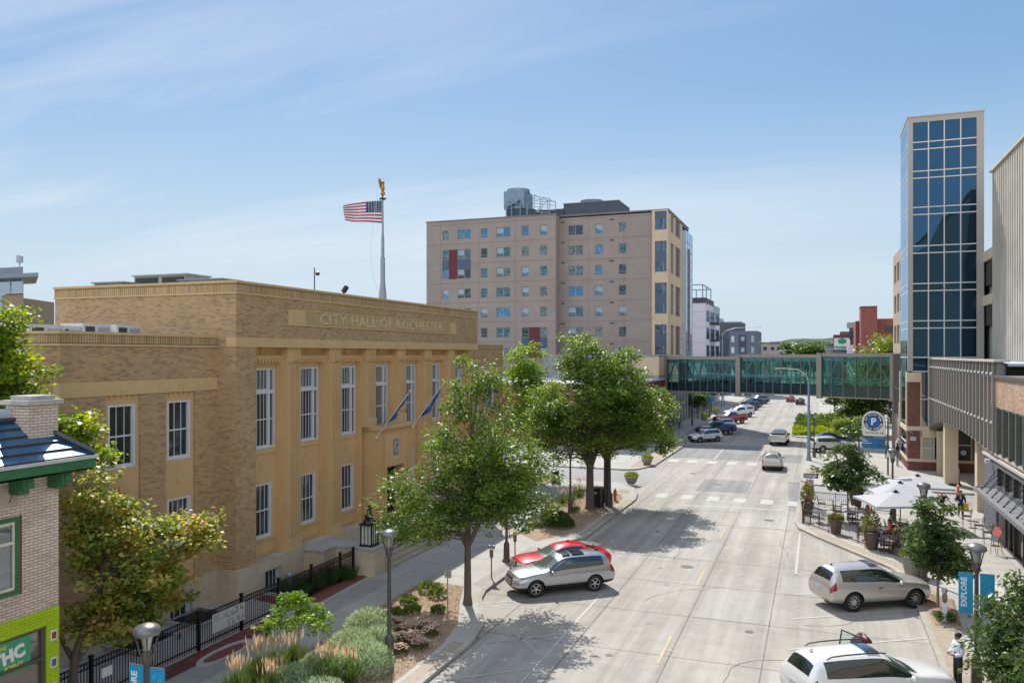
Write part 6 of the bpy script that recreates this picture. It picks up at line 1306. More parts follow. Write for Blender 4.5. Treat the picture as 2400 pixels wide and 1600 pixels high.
m_tyre=M('tyre',(.018,.018,.02),.85,var=.2); m_rim=M('alloy',(.55,.56,.58),.25,.85,var=.05); m_trim=M('car_trim',(.03,.03,.033),.5); m_arch=M('wheel_well',(.006,.006,.006),.9)
m_cg=GL('car_glass',(.012,.016,.018),refl=(.75,.9,.95),k=.10); m_cgw=GL('windshield_glass',(.05,.09,.085),refl=(.8,.95,.95),k=.16); m_hl=M('headlamp',(.75,.78,.82),.12,.3,coat=1); m_tl=M('taillamp',(.33,.012,.02),.2,coat=1); m_chr=M('chrome',(.6,.6,.62),.12,1)
def paint(name,c,metal=.45,rough=.32): return M('paint_'+name,c,rough,metal,var=.03,vs=.8,coat=.8,spec=.5)
_wh={}
def wheel_meshes(r,w,sp):
    k=(r,w,sp)
    if k in _wh: return _wh[k]
    ty=MB(); prof=[(r*.66,-w/2),(r*.9,-w/2),(r*.985,-w*.42),(r,-w*.25),(r,w*.25),(r*.985,w*.42),(r*.9,w/2),(r*.66,w/2)]; n=28; m=len(prof); V=[];F_=[]
    for a,b in prof:
        for q in range(n): t=2*PI*q/n; V.append((a*math.cos(t),b,a*math.sin(t)))
    for i in range(m):
        for q in range(n): F_.append((i*n+q,i*n+(q+1)%n,((i+1)%m)*n+(q+1)%n,((i+1)%m)*n+q))
    ty.add(V,F_); rm=MB(); y=w*.36
    for a0,a1 in ((.58,.67),): 
        for q in range(n):
            t0,t1=2*PI*q/n,2*PI*(q+1)/n; P=lambda a,t,y:(r*a*math.cos(t),y,r*a*math.sin(t)); rm.quad(P(a0,t0,y),P(a0,t1,y),P(a1,t1,y),P(a1,t0,y)); rm.quad(P(a1,t0,y),P(a1,t1,y),P(a1,t1,-w*.3),P(a1,t0,-w*.3)); rm.quad(P(a0,t0,y-.03),P(a0,t1,y-.03),P(a0,t1,y),P(a0,t0,y))
    for q in range(sp):
        t=2*PI*q/sp; hw=.34/sp*1.9
        rm.add([(r*.1*math.cos(t-1),y-.01,r*.1*math.sin(t-1)),(r*.1*math.cos(t+1),y-.01,r*.1*math.sin(t+1)),(r*.6*math.cos(t+hw*.55),y-.0,r*.6*math.sin(t+hw*.55)),(r*.6*math.cos(t-hw*.55),y-.0,r*.6*math.sin(t-hw*.55))],[(0,1,2,3),(3,2,1,0)])
    rm.tube([(0,y-.04,0),(0,y+.01,0)],r*.13,12)
    bk=MB().tube([(0,-w*.3,0),(0,y-.09,0)],r*.62,20)
    a,b,c=mesh_of(ty,'tyre'),mesh_of(rm,'rim'),mesh_of(bk,'brake_disc')
    for me in (a,b,c): me.polygons.foreach_set('use_smooth',[True]*len(me.polygons)); me.set_sharp_from_angle(angle=R(35))
    a.materials.append(m_tyre); b.materials.append(m_rim); c.materials.append(m_arch); _wh[k]=(a,b,c); return _wh[k]
def car(name,label,kind,loc,rz,col,sc_=(1,1,1),spokes=10,cat='car',sunroof=0,rails=None,group=None,clad=None,plate=(.6,.62,.66),topper=0,trimcol=None,detail=True):
    t=thing(name,label,cat,loc,rz,group); S=car_shell(kind,sc_); T,tg,wf,wr,wrad=KINDS[kind]; sx,sy,sz=sc_
    mats=dict(body=col,windshield=m_cgw,side_window=m_cg,rear_window=m_cg,headlight=m_hl,tail_light=m_tl,trim=clad or m_trim,wheel_arch=m_arch)
    for nm_,ms in S.items():
        for me in ms:
            o=bpy.data.objects.new(nm_,me); C.objects.link(o); o.parent=t
            if not me.materials: me.materials.append(mats[nm_])
            o.material_slots[0].link='OBJECT'; o.material_slots[0].material=mats[nm_]
    ty,rm,bk=wheel_meshes(round(wrad*sz,3),.25,spokes)
    for x in (wf*sx,wr*sx):
        for s in (1,-1):
            w=bpy.data.objects.new('wheel',ty); C.objects.link(w); w.parent=t; w.location=(x,s*(.86*sy),wrad*sz); w.rotation_euler=(0,.3,0 if s>0 else PI)
            for nn,me in (('rim',rm),('brake_disc',bk)): q=bpy.data.objects.new(nn,me); C.objects.link(q); q.parent=w
    zt=T[4][3][2]*sz
    for s in (1,-1):
        b=MB().ball((.72*sx,s*1.08*sy,zt+.05),.13,10,6,(.6,.9,.75)); b.bar((.74*sx,s*.92*sy,zt+.02),(.74*sx,s*1.05*sy,zt+.03),.06); part('mirror',b,col if kind!='pickup' else m_trim,t,50,world=False)
    if detail:
        sm=MB(); hd=MB()
        for xx in ((.95,-.43,-1.3) if kind=='suv' else (.95,-.5,) if kind=='sedan' else (1.05,-.2,-1.05)):
            for s in (1,-1):
                i=min(range(len(T)),key=lambda i:abs(T[i][2][0]-xx)); r=T[i]
                sm.tube([(r[0][0]*sx,s*(r[0][1]+.045)*sy,r[0][2]*sz+.05),(r[1][0]*sx,s*r[1][1]*sy*1.003,r[1][2]*sz),(r[2][0]*sx,s*r[2][1]*sy*1.003,r[2][2]*sz),(r[3][0]*sx,s*(r[3][1]+.006)*sy,r[3][2]*sz-.02)],.006,4)
                if xx<.9: hd.box((xx+.1)*sx,(xx+.3)*sx,s*.985*sy,s*1.025*sy,.92*sz if kind!='sedan' else .74*sz,.95*sz if kind!='sedan' else .77*sz)
        part('door_seam',sm,m_trim,t,world=False); part('door_handle',hd,m_chr if kind!='sedan' else col,t,world=False)
    xr=T[-1][1][0]*sx
    part('licence_plate',MB().box(xr*1.005-.03,xr*1.005-.045,-.17,.17,.80*sz if kind=='suv' else .62*sz,.93*sz if kind=='suv' else .76*sz),M('plate%.2f'%plate[0],plate,.5),t,world=False)
    xf=T[0][2][0]*sx
    g=MB()
    for k in range(4): g.box(xf*.985,xf*1.012,-.42*sy,.42*sy,(.52+.08*k)*sz,(.545+.08*k)*sz)
    part('grille',g,m_chr,t,world=False)
    i0,i1=tg['roof']
    def topz(x,y):
        pts=sorted((r[5][0],r[5][2],r[4][2],r[4][1]) for r in T[i0:i1+1]); 
        for a,b in zip(pts[:-1],pts[1:]):
            if a[0]<=x/sx<=b[0]: f=(x/sx-a[0])/(b[0]-a[0]+1e-9); zc=a[1]+(b[1]-a[1])*f; ze=a[2]+(b[2]-a[2])*f; yw=a[3]+(b[3]-a[3])*f; return (zc-(zc-ze)*(abs(y)/sy/yw)**2)*sz+.0
        return pts[-1][1]*sz
    def patch(x0,x1,w,up,name,mat,nx=6,ny=6,y0=None):
        m=MB()
        for a in range(nx):
            for b in range(ny):
                P=lambda i,j:(x0+(x1-x0)*i/nx,(-w if y0 is None else y0)+((2*w if y0 is None else w-y0))*j/ny,0)
                q=[P(a,b),P(a+1,b),P(a+1,b+1),P(a,b+1)]; m.add([(x,y,topz(x,y)+up) for x,y,_ in q],[(0,1,2,3)])
        return part(name,m,mat,t,60,world=False)
    if sunroof:
        patch(-.42*sx,.0*sx,.48*sy,.004,'sunroof',GL('sunroof',(.012,.02,.03),refl=(.5,.7,.9),k=.18))
        if sunroof>1: patch(-1.12*sx,-.5*sx,.48*sy,.004,'sunroof',GL('sunroof',(.012,.02,.03)))
    if kind=='suv' and rails is not None:
        for s in (1,-1):
            pts=[(x*sx,s*.62*sy,topz(x*sx,.62*sy)+(.06 if -1.7<x<0.0 else .0)) for x in (.1,-.05,-.6,-1.2,-1.65,-1.8)]; part('roof_rail',MB().tube(pts,.022,6),rails,t,40,world=False)
    if kind!='pickup':
        part('antenna',MB().ball((T[i1-1][5][0]*sx,0,topz(T[i1-1][5][0]*sx,0)+.03),.08,8,5,(1.2,.35,.6)),m_trim if sunroof>1 else col,t,40,world=False)
    if topper:
        m=MB().prism([(-2.86*sx,-.86),(-1.15*sx,-.86),(-1.15*sx,.86),(-2.86*sx,.86)],1.36*sz,1.86*sz); part('truck_topper',m,col,t,world=False,bev=.06); part('topper_window',MB().box(-2.6*sx,-1.35*sx,-.875,-.862,1.48*sz,1.76*sz).box(-2.6*sx,-1.35*sx,.862,.875,1.48*sz,1.76*sz).box(-2.885*sx,-2.862*sx,-.7,.7,1.45*sz,1.78*sz),m_cg,t,world=False)
    elif kind=='pickup': part('bed_floor',MB().box(-2.8*sx,-1.25*sx,-.79*sy,.79*sy,.94*sz,.97*sz),m_trim,t,world=False); part('bumper',MB().box(-3.08*sx,-2.93*sx,-.9*sy,.9*sy,.5*sz,.68*sz),m_chr,t,world=False,bev=.03)
    return t
AL=R(218); AR=R(31)
car('parked_suv','silver grey SUV parked nose in beside the red car','suv',(-11.45,36.35,0),R(220),paint('silver',(.44,.45,.47),.8,.28),(1.0,.985,.98),5,sunroof=2,group=None)
car('parked_car','bright red car parked behind the silver grey SUV','sedan',(-12.35,39.4,0),R(219),paint('red',(.62,.012,.03),.1,.25),(1.0,.99,1.03),5,rails=None)
car('parked_suv','champagne silver SUV parked on the right beside the patio, red tail lights','suv',(2.15,39.1,0),R(31),paint('champagne',(.56,.53,.49),.5,.3),(1.0,.985,1.06),10,sunroof=1,clad=paint('champagne',(.5,.47,.43)))
tv=car('parked_suv','white SUV with black roof rails and its driver door open at the bottom edge','suv',(1.5,27.9,0),R(31),paint('white',(.74,.73,.71),.1,.25),(1.04,1.0,1.04),10,sunroof=1,rails=m_trim,clad=paint('white',(.70,.69,.67),.1))
# open driver door with window frame
dr=MB(); dr.box(0,1.05,-.03,.03,.42,1.05); part('open_door',dr,paint('white',(.70,.69,.67),.1),tv,world=False,bev=.02); od=kids(tv)[-1]; od.location=(.62,.98,0); od.rotation_euler=(0,0,R(180-62)+0)
wfm=MB().tube([(0,0,1.05),(.28,0,1.62),(.95,0,1.70),(1.05,0,1.05)],.03,5); part('door_frame',wfm,m_trim,od,world=False); part('door_window',MB().add([(0,0,1.05),(.28,0,1.6),(.95,0,1.68),(1.05,0,1.05)],[(0,1,2,3)]),CLEAR('door_glass',(.8,.9,.88),.1),od,world=False)
car('moving_pickup','beige silver pickup truck driving away before the bridge','pickup',(-4.55,105.2,0),R(88),paint('beige',(.52,.48,.43),.4,.3),(1,1,.97),8,cat='pickup truck')
car('moving_suv','beige SUV with dark lower bumper driving away, brake lights on','suv',(-4.2,82.2,0),R(91),paint('beige2',(.52,.46,.39),.4,.3),(.93,.93,.97),8,rails=m_chr)
gp='cars parked nose in along the far left kerb'
car('parked_suv','white compact SUV, nearest of the cars parked beyond the crossing','suv',(-13.5,104.1,0),R(224),paint('white2',(.66,.66,.68),.1),(.90,.93,.93),5,group=gp)
car('parked_pickup','dark blue pickup behind the white compact SUV','pickup',(-13.3,113.2,0),R(224),paint('blue',(.015,.05,.20),.5,.3),(1,1,1),6,cat='pickup truck',group=gp)
car('parked_car','small white hatchback between the blue and red pickups','suv',(-13.6,123.4,0),R(224),paint('white2',(.66,.66,.68)),(.84,.9,.84),8,group=gp)
car('parked_pickup','red pickup parked between white vehicles','pickup',(-13.4,133.0,0),R(224),paint('dred',(.33,.015,.015),.4,.3),(.98,1,1),6,cat='pickup truck',group=gp)
car('parked_pickup','white pickup with a windowed bed topper','pickup',(-13.3,147,0),R(224),paint('white2',(.66,.66,.68)),(1,1,1),6,cat='pickup truck',group=gp,topper=1)
car('parked_suv','white roofed SUV just past the pickup with the topper','suv',(-13.6,156,0),R(224),paint('white2',(.66,.66,.68)),(.95,.95,.95),8,group=gp,detail=False)
car('parked_suv','dark maroon SUV under the middle of the bridge','suv',(-13.2,166,0),R(224),paint('maroon',(.10,.015,.02),.4),(1,.97,1),8,group=gp,detail=False)
car('parked_suv','navy SUV second from the far end of the parked row','suv',(-13.2,177,0),R(224),paint('navy',(.02,.035,.07),.5),(1,.97,1.05),8,group=gp,detail=False)
car('parked_van','taupe van at the far end of the parked row','suv',(-12.8,188,0),R(224),paint('taupe',(.22,.19,.17),.5),(1.08,1,1.12),8,cat='van',group=gp,detail=False)
car('moving_car','black car with red tail lights driving under the bridge','suv',(-3.9,189,0),R(90),paint('black',(.02,.02,.025),.4),(.98,.95,.9),8,detail=False)
car('moving_car','dark red car ahead of the black car beyond the bridge','suv',(-6.2,199,0),R(90),paint('dred',(.33,.015,.015)),(.95,.95,.9),8,detail=False)
gq='cars parked nose in on the right before the bridge'
car('parked_suv','pearl white SUV parked behind the street light mast on the right','suv',(1.25,98.6,0),R(27),paint('pearl',(.62,.61,.59),.2),(1.0,.97,1.0),8,group=gq)
car('parked_car','silver car squeezed between the pearl white SUV and the navy car','sedan',(1.3,102.4,0),R(27),paint('silver',(.44,.45,.47)),(.97,.95,1.05),8,group=gq)
car('parked_car','navy blue car beside the lime green grass bed','sedan',(1.5,106.2,0),R(27),paint('navy2',(.015,.03,.10),.5),(1,.97,1.1),8,group=gq)
# ---------- people: one skinned body each, clothing as children ----------
def skin(chains,name,mat,parent,sub=1,smooth=True):
    """chains: list of lists of (point, radius); first chain starts at the pelvis root; points shared by value join"""
    bm=bmesh.new(); lay=bm.verts.layers.skin.verify(); idx={}
    def v(p,r):
        k=tuple(round(c,4) for c in p)
        if k not in idx: q=bm.verts.new(p); q[lay].radius=(r,r) if not hasattr(r,'__len__') else r; idx[k]=q
        return idx[k]
    first=True
    for ch in chains:
        prev=None
        for p,r in ch:
            q=v(p,r)
            if first: q[lay].use_root=True; first=False
            if prev is not None and prev is not q and bm.edges.get((prev,q)) is None: bm.edges.new((prev,q))
            prev=q
    me=bpy.data.meshes.new(name); bm.to_mesh(me); bm.free(); o=bpy.data.objects.new(name,me); C.objects.link(o)
    o.modifiers.new('k','SKIN'); m=o.modifiers.new('s','SUBSURF'); m.levels=sub; m.render_levels=sub
    me2=eval_mesh(o); bpy.data.objects.remove(o); me2.name=name; me2.polygons.foreach_set('use_smooth',[True]*len(me2.polygons)); return part(name,me2,mat,parent,world=False)
def person(label,loc,rz,h,hair,skinc,top,bottom,pose,shoes=(.02,.02,.02),long=0,extra=None,group=None):
    """faces +X; pose gives limb points in metres for a 1.75 m body"""
    k=h/1.75; t=thing('person',label,'person',loc,rz,group); S=lambda p:(p[0]*k,p[1]*k,p[2]*k); dz=pose.get('dz',0)
    sk=M('skin%.2f'%skinc[0],skinc,.55,var=.05)
    lean=pose.get('lean',0); U=lambda p:(p[0]+lean*(p[2]-.95),p[1],p[2]+dz)
    pel=U((0,0,.95)); wst=U((0,0,1.10)); ch=U((0,0,1.32)); nb=U((0,0,1.46)); nk=U((.01,0,1.53)); hd=U((.02,0,1.64)); ht=U((.01,0,1.73))
    ch1=[[(S(pel),.13*k),(S(wst),.12*k),(S(ch),.135*k),(S(nb),.075*k),(S(nk),.055*k),(S(U((.02,0,1.585))),.07*k),(S(hd),.088*k),(S(ht),.06*k)]]
    body=[c[:] for c in ch1]; shirt=[[(S(pel),.155*k),(S(wst),.15*k),(S(ch),.168*k),(S(nb),.09*k)]]; trou=[[(S(wst),.122*k),(S(pel),.15*k)]]
    shoe=MB()
    for sd,kk in (('L',1),('R',-1)):
        hip=U((0,.09*kk,.90)); kn,an=pose['leg'+sd]; toe=(an[0]+.16,an[1],an[2]-.045)
        kn=(kn[0],kn[1]*kk,kn[2]+dz*0); an=(an[0],an[1]*kk,an[2]); toe=(toe[0],an[1],toe[2])
        body.append([(S(pel),.13*k),(S(hip),.085*k),(S(kn),.055*k),(S(an),.035*k),(S(toe),.03*k)])
        trou.append([(S(pel),.15*k),(S(hip),.10*k),(S(kn),.072*k),(S((an[0]*.9+kn[0]*.1,an[1]*.9+kn[1]*.1,an[2]*.9+kn[2]*.1)),.06*k)])
        shoe.ball(S((an[0]+.06,an[1],an[2]-.035)),.06*k,10,6,(2.2,.8,.75))
        sh=U((0,.175*kk,1.43)); el,wr,ha=pose['arm'+sd]; el=(el[0],el[1]*kk,el[2]+dz); wr=(wr[0],wr[1]*kk,wr[2]+dz); ha=(ha[0],ha[1]*kk,ha[2]+dz)
        body.append([(S(ch),.135*k),(S(sh),.055*k),(S(el),.042*k),(S(wr),.026*k),(S(ha),.032*k)])
        shirt.append([(S(ch),.152*k),(S(sh),.08*k),(S(el),.066*k),(S((wr[0]*.93+el[0]*.07,wr[1]*.93+el[1]*.07,wr[2]*.93+el[2]*.07)),.043*k)])
        d=(Vector(ha)-Vector(wr)).normalized(); sdv=d.cross(Vector((0,0,1))); sdv=sdv.normalized() if sdv.length>.1 else Vector((1,0,0)); nv_=d.cross(sdv)
        for f,(o_,ln_) in enumerate(((-.028,.06),(-.009,.075),(.01,.07),(.028,.055))):
            b0=Vector(ha)+sdv*o_+d*.02; b1=b0+d*ln_*.55+nv_*.008; b2=b1+d*ln_*.4+nv_*.025; body.append([(S(ha),.032*k),(S(b0),.010*k),(S(b1),.009*k),(S(b2),.008*k)])
        th=Vector(wr).lerp(Vector(ha),.45)+sdv*.035*kk; body.append([(S(ha),.032*k),(S(th),.011*k),(S(th+d*.05+sdv*.015*kk),.009*k)])
    skin(body,'body',sk,t,1); skin(shirt,'shirt' ,top,t,1); skin(trou,'trousers',bottom,t,1)
    part('shoes',shoe,M('shoe%.2f'%shoes[0],shoes,.5),t,50,world=False)
    hc=Vector(S(hd)); fc=MB().ball(tuple(hc+Vector((.088*k,0,-.012*k))),.017*k,8,5,(1.2,.7,1.3))
    for s in (-1,1): fc.ball(tuple(hc+Vector((0,s*.083*k,-.01*k))),.022*k,8,5,(.7,.4,1.2))
    part('nose_and_ears',fc,sk,t,50,world=False); ey=MB()
    for s in (-1,1): ey.ball(tuple(hc+Vector((.078*k,s*.032*k,.02*k))),.011*k,6,4)
    ey.box(hc.x+.083*k,hc.x+.089*k,-.022*k,.022*k,hc.z-.052*k,hc.z-.045*k); part('eyes_and_mouth',ey,M('eye_dark',(.03,.015,.012),.4),t,world=False)
    if hair:
        hm=MB().ball(tuple(hc+Vector((-.022*k,0,.035*k))),.098*k,14,9,(1,.95,.95))
        if long: hm.ball(tuple(hc+Vector((-.055*k,0,-.06*k))),.095*k,12,8,(.75,1.05,1.5))
        part('hair',hm,M('hair%.2f%.2f'%(hair[0],hair[1]),hair,.7,var=.3,vs=20),t,50,world=False)
    if extra: extra(t,S,U,k)
    return t
ST=dict(legL=((.02,.10,.50),(0,.11,.09)),legR=((.02,.10,.50),(-.02,.12,.09)),armL=((-.02,.26,1.14),(.10,.27,.92),(.14,.25,.84)),armR=((-.02,.26,1.14),(.12,.24,.95),(.17,.2,.90)))
WK=dict(legL=((.16,.10,.52),(.22,.10,.09)),legR=((-.04,.10,.49),(-.28,.10,.14)),armL=((-.08,.25,1.15),(-.02,.27,.92),(.02,.26,.84)),armR=((.02,.25,1.16),(.22,.18,1.06),(.29,.12,1.06)))
EYE=dict(legL=((.10,.08,.51),(.12,.08,.09)),legR=((-.02,.08,.49),(-.16,.08,.12)),armL=((.14,.34,1.40),(.10,.17,1.60),(.10,.12,1.68)),armR=((.14,.34,1.40),(.10,.17,1.60),(.10,.12,1.68)))
HOLD=dict(legL=ST['legL'],legR=ST['legR'],armL=((.02,.25,1.16),(.22,.14,1.10),(.28,.08,1.12)),armR=((.02,.25,1.16),(.22,.14,1.10),(.28,.08,1.12)))
SIT=dict(dz=-.42,legL=((.40,.10,.50),(.38,.10,.09)),legR=((.40,.12,.50),(.42,.12,.09)),armL=((.06,.26,1.16),(.28,.16,1.12),(.34,.12,1.12)),armR=((.06,.26,1.16),(.28,.16,1.12),(.34,.12,1.12)),lean=.1)
cloth=lambda n,c:M('cloth_'+n,c,.85,var=.12,vs=5)
def suit(t,S,U,k):
    part('white_shirt',MB().bar(S(U((.125,0,1.44))),S(U((.155,0,1.2))),.075*k,.02),M('shirt_white',(.7,.72,.78),.7),t,world=False); part('tie',MB().bar(S(U((.15,0,1.43))),S(U((.168,0,1.2))),.028*k,.02),cloth('tie',(.05,.1,.3)),t,world=False)
person('man in a navy suit striding along the right pavement',(8.8,61.0,.13),R(-98),1.83,(.10,.07,.05),(.50,.28,.20),cloth('navy',(.015,.025,.06)),cloth('navy2',(.02,.03,.065)),WK,extra=suit)
person('woman in black shading her eyes with both hands on the right pavement',(7.65,60.7,.13),R(-95),1.70,(.45,.32,.18),(.55,.33,.25),cloth('black',(.012,.012,.014)),cloth('black2',(.02,.018,.018)),EYE,shoes=(.35,.2,.15))
def phone(t,S,U,k): part('badge',MB().box(.15*k,.16*k,.03,.08,1.15*k,1.2*k),m_black,t,world=False)
person('man in a white shirt and dark trousers standing at the lower right kerb',(4.22,29.75,.13),R(205),1.84,(.02,.015,.012),(.20,.095,.06),cloth('white',(.66,.70,.78)),cloth('char',(.025,.025,.03)),HOLD,extra=phone)
person('bald person in a maroon top standing behind the white SUV door',(1.3,29.75,0),R(-80),1.68,None,(.42,.2,.14),cloth('maroon',(.12,.02,.04)),cloth('char',(.025,.025,.03)),EYE)
person('person in teal scrubs standing beside the stone column base',(6.6,93.0,.13),R(-60),1.72,(.05,.03,.03),(.4,.22,.16),cloth('teal',(.02,.22,.28)),cloth('navy3',(.02,.03,.08)),ST)
person('person in a black top and grey trousers beside the person in teal',(7.5,92.0,.13),R(150),1.72,(.03,.02,.02),(.45,.26,.2),cloth('black',(.012,.012,.014)),cloth('grey',(.25,.21,.20)),ST,long=1)
ps_=[(2.95,56.4,R(180),(.16,.04,.03),(.2,.03,.05),'long reddish haired diner sitting beside the blue grey table',1),(4.0,54.2,R(0),(.05,.03,.02),(.45,.4,.35),'diner in a pale top half hidden under the middle umbrella',0),(3.9,52.0,R(180),(.03,.02,.02),(.55,.12,.08),'diner in a red top half hidden under the front umbrella',1),(4.15,49.0,R(180),(.04,.02,.02),(.05,.02,.03),'dark haired diner leaning at the mottled table by the lower fence',1),(2.35,52.4,R(0),(.02,.02,.02),(.5,.5,.55),'diner in a pale grey shirt left of the umbrella edge table',0)]
for x,y,rz,hr_,tc_,l,lg in ps_: person(l,(x,y,.13),rz,1.68,hr_,(.48,.27,.2),cloth('d%.2f'%tc_[0],tc_),cloth('char',(.025,.025,.03)),SIT,long=lg,group='diners on the patio')
for i,(x,y,rz,c1) in enumerate(((-19.0,98.6,R(-90),(.35,.33,.38)),(-18.4,107.8,R(0),(.03,.03,.04)),(-19.6,111.0,R(90),(.05,.04,.05)),(-18.0,99.6,R(200),(.25,.05,.06)))):
    person(['standing person in a grey top on the shaded left pavement','person in black standing near the parked cars in the shade','person in dark clothes by the shaded arcade tables','person in a dark red top near the brick row corner'][i],(x,y,.13),rz,1.72,(.03,.02,.02),(.35,.2,.15),cloth('e%d'%i,c1),cloth('char',(.025,.025,.03)),(ST,WK,ST,HOLD)[i],group='people on the shaded left pavement')
# ---------- give every far-apart piece of these parts its own object ----------
RENAME={'nose_and_ears':'face_feature','shoes':'shoe','icons':'icon','armrest':'armrest','grate_and_dark_well':'grate_and_dark_well','door_handle':'door_handle','door_seam':'door_seam','wheel_arch':'wheel_arch'}
NAMES={'cheek_wall','wall_cap','grate_and_dark_well','window_well','column','awning','bay_window','side_window','armrest','door_handle','door_seam','wheel_arch','shoes','rod','red_panel','icons','fixing','column_base','nose_and_ears','flat_roof','window_frame','arm_bracket'}
def pieces_of(me):
    n=len(me.vertices); co=np.empty(n*3,np.float32); me.vertices.foreach_get('co',co); co=co.reshape(n,3); par=list(range(n))
    def f(a):
        while par[a]!=a: par[a]=par[par[a]]; a=par[a]
        return a
    for e in me.edges:
        a,b=f(e.vertices[0]),f(e.vertices[1])
        if a!=b: par[a]=b
    root=np.array([f(i) for i in range(n)]); ids,isl=np.unique(root,return_inverse=True); k=len(ids)
    if k<2 or k>800: return None
    lo=np.full((k,3),np.inf); hi=-lo; np.minimum.at(lo,isl,co); np.maximum.at(hi,isl,co); size=(hi-lo).max(1)
    gap=np.maximum(0,np.maximum(lo[:,None]-hi[None],lo[None]-hi[:,None])); near=np.sqrt((gap**2).sum(2))<=np.maximum(.02,.5*np.maximum(size[:,None],size[None]))
    q=list(range(k))
    def g(a):
        while q[a]!=a: a=q[a]
        return a
    for a,b in zip(*np.nonzero(np.triu(near,1))):
        a,b=g(a),g(b)
        if a!=b: q[a]=b
    r=np.array([g(i) for i in range(k)]); pid,pc=np.unique(r,return_inverse=True)
    return None if len(pid)<2 else (pc[isl],len(pid))
_sp={}
for o in list(C.objects):
    st_=o.name.split('.')[0]
    if o.type!='MESH' or st_ not in NAMES or o.parent is None: continue
    me=o.data
    if me.name not in _sp:
        r=pieces_of(me)
        if r is None: _sp[me.name]=[me]
        else:
            lab,k=r; out=[]
            for i in range(k):
                bm=bmesh.new(); bm.from_mesh(me); bm.verts.ensure_lookup_table(); bmesh.ops.delete(bm,geom=[bm.verts[j] for j in np.nonzero(lab!=i)[0]],context='VERTS')
                m2=me.copy(); bm.to_mesh(m2); bm.free(); out.append(m2)
            _sp[me.name]=out
    L_=_sp[me.name]
    if len(L_)<2: continue
    nn=RENAME.get(st_,st_)
    for i,m2 in enumerate(L_):
        if i==0: o.data=m2; o.name=nn
        else:
            c=o.copy(); c.data=m2; c.name=nn; C.objects.link(c); c.parent=o.parent
# ---------- street furniture ----------
m_lp=M('lamp_taupe',(.10,.085,.08),.45,.4,var=.1); m_lcap=M('lamp_cap',(.20,.19,.19),.35,.5)
def lamp(label,loc,group='street lamps with four curved arms',first=[None]):
    if first[0] is None:
        t=thing('street_lamp',label,'street lamp',loc,0,group); first[0]=t
        part('base',MB().lathe([(.24,0),(.24,.08),(.17,.14),(.15,.9),(.12,1.0),(.08,1.06)],14),m_lp,t,40,world=False)
        part('pole',MB().lathe([(.075,1.0),(.062,3.75),(.10,3.8),(.12,3.86),(.11,4.05),(.07,4.1)],12),m_lp,t,40,world=False)
        a=MB()
        for k in range(4): q=PI/4+PI/2*k; c,s=math.cos(q),math.sin(q); a.tube([(c*.08,s*.08,3.9),(c*.15,s*.15,4.05),(c*.19,s*.19,4.25),(c*.27,s*.27,4.5)],.02,6)
        part('arm',a,m_lp,t,40,world=False)
        part('lens',MB().lathe([(.05,4.05),(.08,4.15),(.14,4.42),(.17,4.5)],12),GL('lamp_lens',(.30,.30,.27),k=.15),t,40,world=False)
        part('cap',MB().lathe([(.28,4.47),(.305,4.5),(.305,4.58),(.25,4.65),(.13,4.70),(.03,4.72)],20),m_lcap,t,40,world=False)
        first.append(tree_of(t)); return t
    return dup(first[0],loc,0,label,group,first[1])
lamp('street lamp with blue banners beside the lower left iron fence',(-14.4,14.4,.13)); lamp('street lamp standing among the grey green shrubs',(-14.15,25.15,.13)); lamp('street lamp behind the nose of the red car',(-15.35,39.7,.13))
lamp('street lamp between tall grasses in the corner bed',(-15.9,53.2,.13)); lamp('street lamp behind the patio umbrellas',(4.5,58.5,.13)); lamp('street lamp rising between the patio umbrella and the young tree',(4.7,43.5,.13)); lamp('street lamp with blue banners on the right pavement',(4.8,30.1,.13))
lamp('street lamp beside the tall street light mast across the side street',(-.5,91.5,.13)); lamp('street lamp with blue banners in shade beyond the bridge',(-17.6,142,.13))
for k,(y,l) in enumerate(((108,'first of the dark lamps along the shaded left pavement'),(126,'second of the dark lamps along the shaded left pavement'))): lamp(l,(-18.2,y,.13))
m_ban=M('banner_blue',(.01,.27,.48),.6,var=.06); m_bw=M('banner_white',(.75,.78,.8),.5,var=.02); m_bl=M('banner_light',(.10,.45,.68),.5,var=.02)
def banner(x,y,side,label,txt,z=3.85):
    t=thing('street_banner',label,'banner',(x+side*.1,y,z),0,'blue banners on the street lamps'); x0,x1=(0,.42) if side>0 else (-.42,0)
    part('cloth',MB().box(x0,x1,-.008,.008,-1.32,0),m_ban,t,world=False); part('rod',MB().tube([(0,0,.01),(x0+x1,0,.01)],.014,6).tube([(0,0,-1.33),(x0+x1,0,-1.33)],.014,6),m_lcap,t,world=False)
    if txt:
        text(txt,.235,m_bw,'lettering',t,((x0+x1)/2-.05,-.012,-.62),facing((0,-1,0))@Matrix.Rotation(PI/2,3,'Z'),.002,world=False,bold=.006)
        text('DOWNTOWN ROCHESTER',.06,m_bl,'small_lettering',t,((x0+x1)/2+.12,-.012,-.55),facing((0,-1,0))@Matrix.Rotation(PI/2,3,'Z'),.002,world=False) if 0 else None
    else:
        g=MB()
        for i,zz in enumerate((-.25,-.5,-.8,-1.05)):
            for xx in (.13,.29): c=(xx,-.014,zz+(.04 if xx<.2 else -.03)); g.tube([(c[0]+.05*math.cos(q),c[1],c[2]+.05*math.sin(q)) for q in [2*PI*k/8 for k in range(7)]],.009,4)
        part('icons',g,m_bl,t,world=False)
banner(-14.4,14.4,-1,'blue banner reading EXPLORE left of the lower left lamp','EXPLORE'); banner(-14.4,14.4,1,'blue banner with pale icons right of the lower left lamp',None)
banner(4.8,30.1,-1,'blue banner reading EXPLORE on the right pavement lamp','EXPLORE'); banner(4.8,30.1,1,'blue banner with pale icons half hidden by leaves on the right pavement',None)
